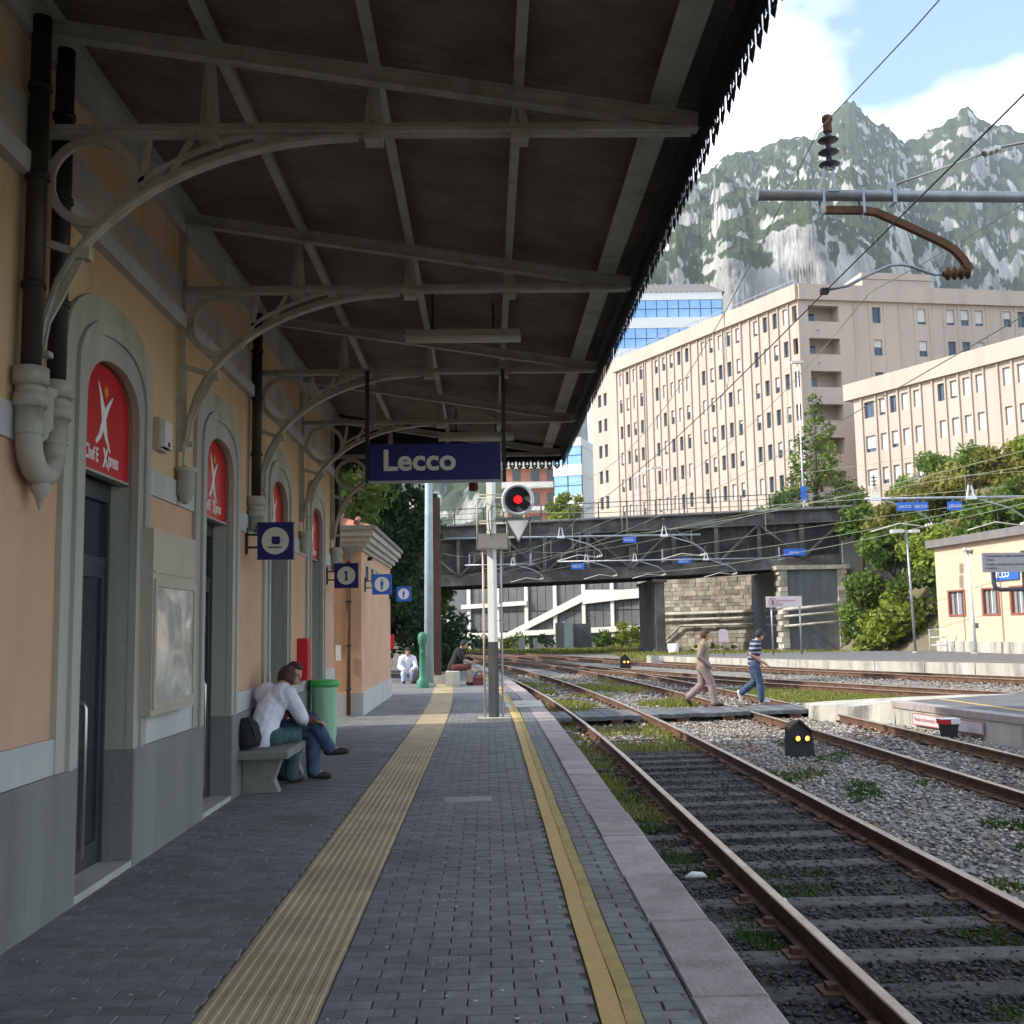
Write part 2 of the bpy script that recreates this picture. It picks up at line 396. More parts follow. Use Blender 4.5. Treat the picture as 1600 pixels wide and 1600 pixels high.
def quick_mesh(name, V, F, m, tone=None, parent=None, kind=None):
    """numpy arrays: V (n,3), F (k,3 or 4)"""
    V = np.asarray(V, np.float32); F = np.asarray(F, np.int32)
    if parent is not None: V = V - np.array(ORG[parent.name], np.float32)
    me = bpy.data.meshes.new(name); k = F.shape[1]
    me.vertices.add(len(V)); me.vertices.foreach_set('co', V.ravel())
    me.loops.add(F.size); me.loops.foreach_set('vertex_index', F.ravel())
    me.polygons.add(len(F)); me.polygons.foreach_set('loop_start', np.arange(0, F.size, k, dtype=np.int32))
    if tone is not None:
        at = me.attributes.new('tone', 'FLOAT', 'FACE'); at.data.foreach_set('value', np.asarray(tone, np.float32))
    me.update(calc_edges=True); me.validate()
    o = link(name, me, parent, m)
    if kind: o['kind'] = kind
    return o

def leaves(centres, size, up=.3):
    """one bent leaf quad per centre"""
    n = len(centres); C = np.asarray(centres)
    a = rng.normal(size=(n, 3)); a /= np.linalg.norm(a, axis=1)[:, None]
    b = rng.normal(size=(n, 3)); b -= a * (a * b).sum(1)[:, None]; b /= np.linalg.norm(b, axis=1)[:, None]
    s = (size * rng.uniform(.6, 1.35, n))[:, None]
    V = np.stack([C - a * s, C - b * s * .5, C + a * s, C + b * s * .5], 1).reshape(-1, 3)
    F = np.arange(4 * n).reshape(n, 4)
    return V, F

def text(name, s, size, m, parent, origin, right, up, extrude=.003, bold=0., align='LEFT', sx=1.0):
    c = bpy.data.curves.new(name, 'FONT'); c.body = s; c.size = size; c.extrude = extrude; c.offset = bold; c.align_x = align
    c.resolution_u = 3
    tmp = bpy.data.objects.new(name, c); COL.objects.link(tmp)
    me = bpy.data.meshes.new_from_object(tmp.evaluated_get(bpy.context.evaluated_depsgraph_get()))
    bpy.data.objects.remove(tmp); bpy.data.curves.remove(c)
    me.materials.clear(); me.materials.append(m); me.name = name
    o = bpy.data.objects.new(name, me); COL.objects.link(o)
    r, u = Vector(right).normalized(), Vector(up).normalized(); n = r.cross(u)
    Mx = Matrix((r * sx, u, n)).transposed().to_4x4(); Mx.translation = Vector(origin)
    if parent is not None:
        o.parent = parent
        Mx.translation = Vector(origin) - ORG[parent.name]
    o.matrix_basis = Mx
    ORG[o.name] = Vector(origin)
    return o

def arch(yc, hw, zs, rise, n=18, p=2.3):
    """points of an arch from the left springing to the right one"""
    out = []
    for i in range(n + 1):
        t = math.pi * (1 - i / n)
        c, s_ = math.cos(t), math.sin(t)
        out.append((yc + hw * math.copysign(abs(c) ** (2 / p), c), zs + rise * abs(s_) ** (2 / p)))
    return out

# ------------------------------------------------------------------ ground, ballast, tracks
WX = -2.46                       # face of the station wall
RAIL = -.27
def ref(o, y, RR=300.0, y0=14.0):
    """x and heading of a line at lateral offset o, straight to y0 and then bending left"""
    if y <= y0: return o, 0.0
    t = math.asin(min((y - y0) / (RR + o), .9)); return -RR + (RR + o) * math.cos(t), t
def edge_x(y): return ref(1.17, y, 320.0, 16.0)[0]

def terrain_height(x, y):
    # the flat of the station, rising to the town behind the bridge and on the right
    far = min(max((y - 112) / 6.0, 0), 1) * 8.4
    right = min(max((x - (25.5 + max(0, (58 - y)) * .35 + max(0, min(y - 76, 34)) * -.25)) / 13.0, 0), 1) * 12.4 * min(max((y - 50) / 14, 0), 1)
    left = min(max((-9 - x) / 6, 0), 1) * min(max((y - 74) / 5, 0), 1) * 8
    h = max(far, right, left)
    if y > 118: h = max(h, 8.4 + min(max((x - 14) / 12, 0), 1) * 4.2)
    if y > 240: h += (y - 240) * .05
    return -.58 + h
def terrain():
    xs = np.concatenate([np.linspace(-3000, -120, 10), np.linspace(-100, -14, 22), np.linspace(-12, 50, 78), np.linspace(54, 140, 24), np.linspace(170, 3000, 10)])
    ys = np.concatenate([np.linspace(-3000, -80, 8), np.linspace(-60, 48, 12), np.linspace(50, 124, 62), np.linspace(130, 300, 18), np.linspace(350, 640, 4)])
    V = np.array([(x, y, terrain_height(x, y) + (.12 * mnoise.noise(Vector((x * .3, y * .3, 0))) if y > 50 else 0)) for y in ys for x in xs])
    nx = len(xs); I = np.arange(len(ys) * nx).reshape(len(ys), nx)
    F = np.stack([I[:-1, :-1], I[:-1, 1:], I[1:, 1:], I[1:, :-1]], -1).reshape(-1, 4)
    o = quick_mesh('ground', V, F, M['earth'], kind='structure')
    for p in o.data.polygons: p.use_smooth = True
terrain()

def ballast_sheet():
    rows = np.concatenate([np.arange(1.5, 20, .16), np.arange(20, 84, .5)]); n = 90
    V = []
    for y in rows:
        x0, x1 = edge_x(y) - .1, (14 + y * .35 if y < 45 else 29 - (y - 45) * .3)
        for i in range(n):
            x = x0 + (x1 - x0) * (i / (n - 1)) ** 1.4
            hi = .0075 if y < 17.3 and 1.95 < x - ref(0, y)[0] < 3.42 else 0
            V.append((x, y, -.455 + hi + .022 * mnoise.noise(Vector((x * 3, y * 3, 0))) + .03 * mnoise.noise(Vector((x * .5, y * .5, 4)))))
    I = np.arange(len(rows) * n).reshape(len(rows), n)
    F = np.stack([I[:-1, :-1], I[:-1, 1:], I[1:, 1:], I[1:, :-1]], -1).reshape(-1, 4)
    o = quick_mesh('ballast_ground', V, F, [M['ballast'], M['darkbed']], kind='structure')
    for p in o.data.polygons:
        c = p.center
        t1 = ref(0, c.y)[0]
        p.material_index = 1 if (1.0 < c.x - t1 < 3.62 and c.y < 17.5 + .8 * mnoise.noise(Vector((c.x * 2, c.y, 0)))) else 0
        p.use_smooth = True
ballast_sheet()

def stones(name, n, region, m, s0, s1, z=-.44, hs=.55):
    """angular stones: squashed jittered octahedra"""
    P = np.array([region() for _ in range(n)])
    s = rng.uniform(s0, s1, n)
    base = np.array([(1, 0, 0), (0, 1, 0), (-1, 0, 0), (0, -1, 0), (0, 0, 1), (0, 0, -1)], float)
    V = base[None] * rng.uniform(.55, 1.25, (n, 6, 1)) + rng.normal(0, .16, (n, 6, 3))
    a = rng.uniform(0, 6.28, n); ca, sa = np.cos(a), np.sin(a)
    x = V[..., 0] * ca[:, None] - V[..., 1] * sa[:, None]; y = V[..., 0] * sa[:, None] + V[..., 1] * ca[:, None]
    V = np.stack([x, y, V[..., 2] * hs], -1) * s[:, None, None]
    V[..., 0] += P[:, 0:1]; V[..., 1] += P[:, 1:2]; V[..., 2] += z + (s * .22)[:, None] + rng.uniform(-.012, .012, (n, 1))
    f = np.array([(0, 1, 4), (1, 2, 4), (2, 3, 4), (3, 0, 4), (1, 0, 5), (2, 1, 5), (3, 2, 5), (0, 3, 5)])
    F = (f[None] + 6 * np.arange(n)[:, None, None]).reshape(-1, 3)
    return quick_mesh(name, V.reshape(-1, 3), F, m, np.repeat(rng.uniform(0, 1, n), 8), kind='stuff')
def reg(y0, y1, o0, o1, pw=1.6, skip=()):
    def f():
        while True:
            y = y0 + (y1 - y0) * rng.random() ** pw
            o = rng.uniform(o0, o1)
            if any(a < o < b for a, b in skip): continue
            return ref(o, y)[0], y
    return f
stones('loose_gravel', 26000, reg(4.5, 26, 3.62, 8.2, 1.5, ((5.60, 5.78), (7.11, 7.28))), M['stone'], .018, .042)
stones('far_gravel', 9000, reg(18, 46, 1.3, 9, 1.3), M['stone'], .03, .06)
stones('oily_gravel', 15000, reg(4.2, 19, 1.25, 3.4, 1.5, ((1.86, 2.0), (3.36, 3.5))), M['darkstone'], .012, .028, z=-.44)
def right_reg():
    t = rng.random(); y = 18 + 24 * t
    return (11 + rng.uniform(-4.5, 7.5) - (y - 28) * .45, y)
stones('island_gravel', 7000, right_reg, M['stone'], .035, .06)

RAILPROF = [(-.066, -.15), (.066, -.15), (.066, -.138), (.012, -.12), (.012, -.042), (.034, -.032), (.035, -.006), (.028, 0), (-.028, 0), (-.035, -.006), (-.034, -.032), (-.012, -.042), (-.012, -.12), (-.066, -.138)]
def make_rail(parent, path):
    mb = MB(); mb.sweep(RAILPROF, path)
    o = mb.build('rail', [M['railside'], M['railtop']], parent)
    for i, p in enumerate(o.data.polygons):
        p.material_index = 1 if (i % 14) in (6, 7, 8) else 0
def sleeper_mesh(name, seed):
    r = random.Random(seed); mb = MB()
    mb.tone = r.random()
    mb.bev(-1.25, 1.25, -.12, .12, -.12, 0, .012)
    mb.m = 1; mb.tone = .5
    for x in (-.752, .752):
        mb.box(x - .16, x + .16, -.09, .09, .001, .016)
        for dx in (-.095, .095): mb.box(x + dx - .03, x + dx + .03, -.035, .035, .016, .05)
    return mb.mesh(name)
SLEEP = []
for i in range(6):
    me = sleeper_mesh('sleeper', i); me.materials.append(M['sleeper']); me.materials.append(M['railside']); SLEEP.append(me)
def smooth_path(pts, step=.6):
    """Catmull-Rom through (x, y) points, as (x, y, nx, ny, s)"""
    pts = [Vector((p[0], p[1], 0)) for p in pts]
    pts = [pts[0] * 2 - pts[1]] + pts + [pts[-1] * 2 - pts[-2]]
    raw = []
    for i in range(1, len(pts) - 2):
        a, b, c, d = pts[i - 1:i + 3]
        for k in range(40):
            t = k / 40
            raw.append(.5 * ((2 * b) + (c - a) * t + (2 * a - 5 * b + 4 * c - d) * t * t + (3 * b - a - 3 * c + d) * t ** 3))
    raw.append(pts[-2])
    out, acc, nxt = [], 0, 0
    for i in range(len(raw) - 1):
        L_ = (raw[i + 1] - raw[i]).length
        while nxt <= acc + L_:
            q = raw[i].lerp(raw[i + 1], (nxt - acc) / max(L_, 1e-6)); d = (raw[i + 1] - raw[i]).normalized()
            out.append((q.x, q.y, d.y, -d.x)); nxt += step
        acc += L_
    return out
def make_track(name, centre, label, hide=()):
    t = thing(name, (centre[0][0], centre[0][1], RAIL), label, 'railway track', 'tracks beside the platforms')
    for s in (-.752, .752):
        make_rail(t, [(x + nx * s, y + ny * s, RAIL, nx, ny) for (x, y, nx, ny) in centre])
    n = 0
    for (x, y, nx, ny) in centre:
        n += 1
        if n > 290: break
        o = bpy.data.objects.new('sleeper', random.choice(SLEEP)); COL.objects.link(o); o.parent = t
        o.location = Vector((x, y, RAIL - .155)) - ORG[t.name] + Vector((random.uniform(-.03, .03), random.uniform(-.04, .04), random.uniform(-.008, .004)))
        o.rotation_euler = (0, 0, math.atan2(ny, nx) + random.uniform(-.025, .06))
    return t
def ref_line(o, y0, y1):
    ys = np.arange(y0, y1, 3.0); return smooth_path([(ref(o, y)[0], y) for y in ys], .62)
T1 = ref_line(2.68, 1.0, 92)
T2 = ref_line(6.44, 1.0, 92)
T3 = smooth_path([(20.5, 10), (15.9, 20), (12.1, 28), (9.2, 34.5), (7.0, 41), (5.0, 48), (2.7, 57), (0, 68), (-4, 84)], .62)
T4 = smooth_path([(25.5, 16), (21.8, 23.4), (18.2, 30.8), (15.0, 38), (12.1, 45), (9.2, 53), (6.3, 63), (3.2, 74), (0, 86)], .62)
make_track('railway_track', T1, 'nearest railway track along the near platform edge, dark oily bed between its rails')
make_track('railway_track', T2, 'second railway track, on grey gravel between the dwarf signal and the island platform')
make_track('railway_track', T3, 'rusty railway track passing behind the island platform ramp')
make_track('railway_track', T4, 'farthest railway track, right along the face of the far platform')

# ------------------------------------------------------------------ near platform
def near_platform():
    mb = MB()
    ys = list(np.arange(-12, 15, 3.0)) + list(np.arange(15, 62, 1.5))
    poly = [(edge_x(y) - .34, y) for y in ys]
    poly = [(-9, ys[0])] + poly + [(-9, ys[-1])]
    mb.prism(poly, 'z', -.60, -.012)
    pf = mb.build('platform', M['mortar']); pf['kind'] = 'structure'
    # beyond 24 m the blocks are too small to pick apart
    mb = MB(); ys = [24.0 + 1.5 * i for i in range(25)]
    vs_ = []
    for y in ys: vs_ += [(-8.8, y, -.001), (edge_x(y) - .352, y, -.001)]
    mb.add(vs_, [(2 * i, 2 * i + 1, 2 * i + 3, 2 * i + 2) for i in range(len(ys) - 1)])
    far = mb.build('far_paving', M['paver'], pf)
    # blocks
    variants = []
    for i in range(10):
        b = MB(); b.tone = i / 9.0
        b.bev(-.097, .097, -.0475, .0475, -.011, 0, .004)
        me = b.mesh('paver'); me.materials.append(M['paver']); variants.append(me)
    cells = []
    def zone(xa, xb, y0, y1):
        r = 0; y = y0
        while y < y1:
            x = xa - (.1 if r % 2 else 0)
            while x < xb - .02:
                a, c = max(x, xa), min(x + .2, xb)
                if c - a > .03: cells.append((a, c, y))
                x += .2
            y += .1; r += 1
    zone(WX + .03, -1.215, 4.0, 24); zone(-.705, .425, 4.0, 24); zone(.60, .822, 4.0, 24)
    cells.sort(key=lambda c: c[2] * c[2] + (.5 * (c[0] + c[1]) + .2) ** 2 * .5)
    big = MB(); k = 0
    for (a, c, y) in cells:
        dz = random.uniform(-.003, .002)
        if c - a > .19 and k < 290 and -1.9 < a < .85:
            o = bpy.data.objects.new('paver', variants[random.randrange(10)]); COL.objects.link(o); o.parent = pf
            o.location = ((a + c) / 2, y + .05, dz); o.rotation_euler = (random.uniform(-.012, .012), random.uniform(-.01, .01), random.uniform(-.01, .01)); k += 1
        else:
            big.tone = random.random()
            big.bev(a + .003, c - .003, y + .0025, y + .0975, -.011, dz, .004)
    o = big.build('paver_field', M['paver'], pf); o['kind'] = 'stuff'
    # a metal inspection cover let into the blocks
    mb = MB(); mb.bev(-.42, .02, 9.85, 10.15, -.01, .004, .003)
    mb.box(-.40, 0, 9.88, 10.12, .004, .006)
    mb.build('inspection_cover', M['concrete'], pf)
    # kerb stones
    y = 1.5
    while y < 46:
        L_ = random.uniform(.95, 1.3) if y < 20 else 1.6
        e0, e1 = edge_x(y), edge_x(y + L_)
        mb = MB(); mb.tone = random.random(); z = random.uniform(-.004, .004); g = .006
        j = random.uniform(-.008, .008)
        mb.add([(e0 - .338 + j, y + g, -.3), (e0 + j, y + g, -.3), (e1 + j, y + L_ - g, -.3), (e1 - .338 + j, y + L_ - g, -.3),
                (e0 - .338 + j, y + g, z - .012), (e0 + j, y + g, z - .018), (e1 + j, y + L_ - g, z - .018), (e1 - .338 + j, y + L_ - g, z - .012),
                (e0 - .33 + j, y + g + .01, z), (e0 - .02 + j, y + g + .01, z), (e1 - .02 + j, y + L_ - g - .01, z), (e1 - .33 + j, y + L_ - g - .01, z)],
               [(0, 1, 5, 4), (1, 2, 6, 5), (2, 3, 7, 6), (3, 0, 4, 7), (4, 5, 9, 8), (5, 6, 10, 9), (6, 7, 11, 10), (7, 4, 8, 11), (8, 9, 10, 11)])
        mb.build('kerb_stone', M['kerb'], pf); y += L_
    mb = MB()
    ys = np.arange(-6, 50, 2.0)
    mb.add(sum([[(edge_x(y) - .03, y, -.6), (edge_x(y) - .03, y, -.3), (edge_x(y) - .4, y, -.3), (edge_x(y) - .4, y, -.6)] for y in ys], []),
           [(4 * i + j, 4 * i + 4 + j, 4 * i + 4 + (j + 1) % 4, 4 * i + (j + 1) % 4) for i in range(len(ys) - 1) for j in range(4)])
    mb.build('platform_face', M['concrete'], pf)
    # tactile guide strip: ribbed tiles
    def ribbed(x0, x1, y0, y1):
        b = MB(); b.tone = random.random(); n = 10; p = [(x0 + .003, -.011), (x0 + .003, 0)]; w = (x1 - x0) / n
        for i in range(n):
            c = x0 + w * (i + .5)
            p += [(c - .014, 0.0), (c - .009, .0038), (c + .009, .0038), (c + .014, 0.0)]
        p += [(x1 - .003, 0), (x1 - .003, -.011)]
        b.prism(p, 'y', y0 + .002, y1 - .002); return b
    y = 3.6
    while y < 42:
        st = .6 if y < 14 else 1.2
        dx = edge_x(y) - 1.17
        ribbed(-1.21 + dx, -.71 + dx, y, y + st).build('tactile_tile', M['tactile'], pf); y += st
    # yellow safety line: flat band and a raised worn band beside it
    for nm, a, c, h, m in (('yellow_line', .43, .525, .004, 'yellow'), ('yellow_edge_line', .527, .597, .007, 'yellow2')):
        mb = MB(); ys = np.arange(3.6, 46, .6); n = len(ys)
        vs_ = []
        for y in ys:
            d = edge_x(y) - 1.17; j = .004 * math.sin(y * 7) + random.uniform(-.003, .003)
            vs_ += [(a + d + j * .3, y, -.011), (a + d + j, y, h), (c + d + j * .6, y, h), (c + d + j * .3, y, -.011)]
        mb.add(vs_, [(4 * i + j, 4 * i + 4 + j, 4 * i + 5 + j, 4 * i + 1 + j) for i in range(n - 1) for j in range(3)] + [(0, 1, 2, 3), (4 * n - 1, 4 * n - 2, 4 * n - 3, 4 * n - 4)])
        mb.build(nm, M[m], pf)
    return pf
PLAT = near_platform()

# ------------------------------------------------------------------ station building
BAYS = [6.92 + 2.8 * k for k in range(-4, 4)]
BEND = 17.2
def station():
    st = thing('station_building', (WX, 0, 0), 'long plastered station building along the near platform, salmon and ochre with grey arched doorways', 'building')
    Y0 = -16.0; HW = .51
    edges = []; y = Y0
    for c in BAYS: edges.append((y, c - HW)); y = c + HW
    edges.append((y, BEND))
    def runs(nm, m, z0, z1, proud, d=.5):
        for a, b in edges: MB().box(WX - d, WX + proud, a, b, z0, z1).build(nm, M[m], st)
    runs('plinth', 'plinth', -.05, .78, .05)
    runs('base_band', 'ltrim', .78, .98, .025)
    runs('lower_wall', 'salmon', .98, 2.57, 0)
    runs('impost_band', 'ltrim', 2.57, 2.76, .018)
    # upper plaster, cut to the arches
    mb = MB(); bounds = [Y0] + [(BAYS[i] + BAYS[i + 1]) / 2 for i in range(len(BAYS) - 1)] + [BEND]
    for i, c in enumerate(BAYS):
        a = arch(c, HW, 3.0, .34)
        mb.prism([(bounds[i], 2.76)] + [(c - HW, 2.76)] + a + [(c + HW, 2.76), (bounds[i + 1], 2.76), (bounds[i + 1], 4.0), (bounds[i], 4.0)], 'x', WX - .5, WX)
    mb.build('upper_wall', M['ochre'], st)
    for nm, m, z0, z1, pr in (('string_course', 'ltrim', 4.0, 4.12, .07), ('string_course_dark_line', 'plinth', 4.12, 4.15, .02), ('frieze_band', 'trim', 4.15, 4.44, .03),  # a narrow dark grey line runs above the string course
                              ('frieze_plaster', 'ochre', 4.44, 4.80, 0), ('cornice_band', 'trim', 4.80, 5.1, .05), ('storey_wall', 'ochre', 5.1, 13.2, 0), ('eaves', 'trim', 13.2, 13.6, .5)):
        MB().box(WX - .5, WX + pr, Y0, BEND, z0, z1).build(nm, M[m], st)
    MB().box(-9, WX - .5, Y0, BEND, -.05, 13.6).build('core', M['salmon'], st)
    mb = MB(); mb.prism([(-9.4, 13.6), (WX + .5, 13.6), (-5.7, 15.2)], 'y', Y0 - .4, BEND + .4); mb.build('roof', M['tile'], st)
    for c in BAYS:
        if c < 1: continue
        # stone surround: three stepped rings
        sm = MB()
        def ring(o, i, pr, zo=(3.3, .42), zi=(3.0, .34)):
            A = [(c - o, .78)] + arch(c, o, zo[0], zo[1]) + [(c + o, .78)]
            B = [(c - i, .78)] + arch(c, i, zi[0], zi[1]) + [(c + i, .78)]
            n = len(A)
            vs_ = [(WX - .01, p[0], p[1]) for p in A] + [(WX + pr, p[0], p[1]) for p in A] + [(WX - .01, p[0], p[1]) for p in B] + [(WX + pr, p[0], p[1]) for p in B]
            fs = []
            for k in range(n - 1):
                fs += [(k, k + 1, n + k + 1, n + k), (n + k, n + k + 1, 3 * n + k + 1, 3 * n + k), (3 * n + k, 3 * n + k + 1, 2 * n + k + 1, 2 * n + k)]
            fs += [(0, n, 3 * n, 2 * n), (n - 1, 3 * n - 1, 4 * n - 1, 2 * n - 1)]
            sm.add(vs_, fs)
        ring(.80, .66, .034, (3.27, .45), (3.16, .40))
        ring(.66, .60, .060, (3.16, .40), (3.10, .375))
        ring(.60, .49, .042, (3.10, .375), (2.99, .33))
        su = sm.build('door_surround', M['trim'], st)
        rv = MB()
        for a, b in ((c - HW, c - HW + .016), (c + HW - .016, c + HW)):
            MB().box(WX - .45, WX - .012, a, b, .78, 2.58).build('door_reveal', M['trim'], st)
            MB().box(WX - .45, WX + .045, a, b, .046, .779).build('door_reveal', M['plinth'], st)
        MB().box(WX - .45, WX + .044, c - HW, c + HW, -.02, .045).build('door_sill', M['trim'], st)
        # glazed door set back in the reveal
        dx = WX - .17
        f = MB()
        for a, b in ((c - HW, c - HW + .06), (c + HW - .06, c + HW)): f.box(dx - .05, dx + .02, a, b, .045, 2.58)
        f.box(dx - .05, dx + .02, c - HW + .06, c + HW - .06, 2.46, 2.58)
        f.box(dx - .04, dx + .015, c - HW + .06, c + HW - .06, 2.02, 2.08)
        d = f.build('door', M['doorframe'], st)
        for a, b in ((c - HW + .06, c - .004), (c + .004, c + HW - .06)):
            lf = MB()
            lf.box(dx - .03, dx + .01, a, a + .06, .05, 2.02).box(dx - .03, dx + .01, b - .06, b, .05, 2.02)
            lf.box(dx - .03, dx + .01, a + .06, b - .06, .05, .2).box(dx - .03, dx + .01, a + .06, b - .06, 1.94, 2.02)
            lf.build('door_leaf', M['doorframe'], d)
            MB().box(dx - .015, dx - .005, a + .06, b - .06, .2, 1.94).build('pane', M['glass'], d)
        MB().box(dx - .02, dx - .01, c - HW + .06, c + HW - .06, 2.08, 2.46).build('pane', M['glass'], d)
        h = MB(); hy = c - .19
        h.tube([(dx + .01, hy, 1.13), (dx + .13, hy, 1.13), (dx + .14, hy, 1.10), (dx + .14, hy, .20), (dx + .01, hy, .18)], .014, 8)
        h.build('handle', M['steel'], d)
        MB().box(dx + .011, dx + .013, c - .36, c - .26, 1.26, 1.34).build('sticker', M['green'], d)
    MB().box(WX - .5, WX - .46, 0, BEND, 0, 3.4).build('dark_interior_backing', M['black'], st)  # black sheet put in for the darkness of the unlit rooms behind the doors
    return st
STATION = station()

def shop_sign(c, which):
    t = thing('shop_sign', (WX, c, 2.6), 'red arched shop panel with white running figure, over the %s doorway along the platform' % which, 'sign', 'red panels over the station doors')
    x = WX - .035
    a = [(c - .49, 2.60)] + arch(c, .49, 2.99, .33) + [(c + .49, 2.60)]
    MB().prism(a, 'x', x - .05, x).build('panel', M['red'], t)
    MB().box(x - .06, x + .012, c - .489, c + .489, 2.585, 2.6).build('bottom_trim', M['trim'], t)
    # figure: two crossing tapered strokes and a small star
    mb = MB()
    def stroke(p, w):
        n = len(p); L_, R_ = [], []
        for i, (y, z) in enumerate(p):
            y0, z0 = p[max(i - 1, 0)]; y1, z1 = p[min(i + 1, n - 1)]
            L = math.hypot(y1 - y0, z1 - z0); ny, nz = -(z1 - z0) / L, (y1 - y0) / L
            L_.append((y + ny * w[i] / 2, z + nz * w[i] / 2)); R_.append((y - ny * w[i] / 2, z - nz * w[i] / 2))
        mb.prism(L_ + R_[::-1], 'x', x + .001, x + .004 + .0015 * (p[0][0] > c))
    stroke([(c - .11, 3.19), (c - .055, 3.10), (c - .01, 3.00), (c + .005, 2.93), (c + .05, 2.84), (c + .13, 2.755)], [.012, .04, .075, .075, .045, .012])
    stroke([(c + .15, 3.13), (c + .075, 3.06), (c + .01, 2.985), (c - .02, 2.92), (c - .07, 2.84), (c - .135, 2.79)], [.012, .038, .06, .055, .04, .03])
    mb.build('figure', M['white'], t)
    s = MB(); pts = []
    for i in range(16):
        r = .052 if i % 2 == 0 else .024; q = i * math.pi / 8
        pts.append((c + .035 + r * math.cos(q), 3.145 + r * math.sin(q)))
    s.prism(pts, 'x', x + .001, x + .004); s.build('star', M['gold'], t)
    text('lettering', 'Chef E', .13, M['white'], t, (x + .002, c - .315, 2.665), (0, 1, 0), (0, 0, 1), .002, .002, sx=.66)
    text('lettering', 'x', .27, M['white'], t, (x + .002, c + .005, 2.65), (0, 1, 0), (0, 0, 1), .002, .003, sx=.62)
    text('lettering', 'press', .135, M['white'], t, (x + .002, c + .098, 2.665), (0, 1, 0), (0, 0, 1), .002, .002, sx=.66)
    return t
for c, w in zip(BAYS[4:], ('nearest', 'second', 'third', 'farthest')): shop_sign(c, w)

def downpipe(y, label, z0=2.86, r=.052, x=WX + .085):
    t = thing('downpipe', (x, y, z0), label, 'downpipe', 'rainwater pipes on the station wall')
    MB().tube([(x, y, z0), (x, y, 4.9)], r, 12).build('pipe', M['pipe_dark'], t)
    MB().lathe([(r + .02, -.26), (r + .02, -.12), (r + .035, -.12), (r + .035, -.05), (r + .022, -.05), (r + .022, .0), (r + .04, .0), (r + .04, .09), (r + .012, .1)], (x, y, z0), 14).build('collar', M['pipe_pale'], t)
    b = MB()
    for z in (3.4, 4.0, 4.5): b.lathe([(r + .003, -.015), (r + .012, -.015), (r + .012, .015), (r + .003, .015)], (x, y, z), 12)
    b.build('clamp', M['darkiron'], t)
    return t
a = downpipe(5.52, 'dark downpipe at the left edge, the nearer of the two joined by a pale bend')
downpipe(5.85, 'dark downpipe beside the nearest doorway, its foot joined to a pale bend')
x = WX + .085
MB().tube([(x, 5.52, 2.64), (x, 5.52, 2.59), (x, 5.54, 2.50), (x, 5.60, 2.43), (x, 5.685, 2.405), (x, 5.77, 2.43), (x, 5.83, 2.50), (x, 5.85, 2.59), (x, 5.85, 2.64)], .066, 14).lathe(
    [(.005, -.17), (.016, -.13), (.035, -.08), (.05, -.06), (.05, -.02)], (x, 5.685, 2.385), 10).build('pipe_bend', M['pipe_pale'], a)
downpipe(11.0, 'dark downpipe behind the cafe sign between second and third doorways')
downpipe(16.95, 'dark downpipe at the far corner of the station wall, above the number sign', z0=2.75)

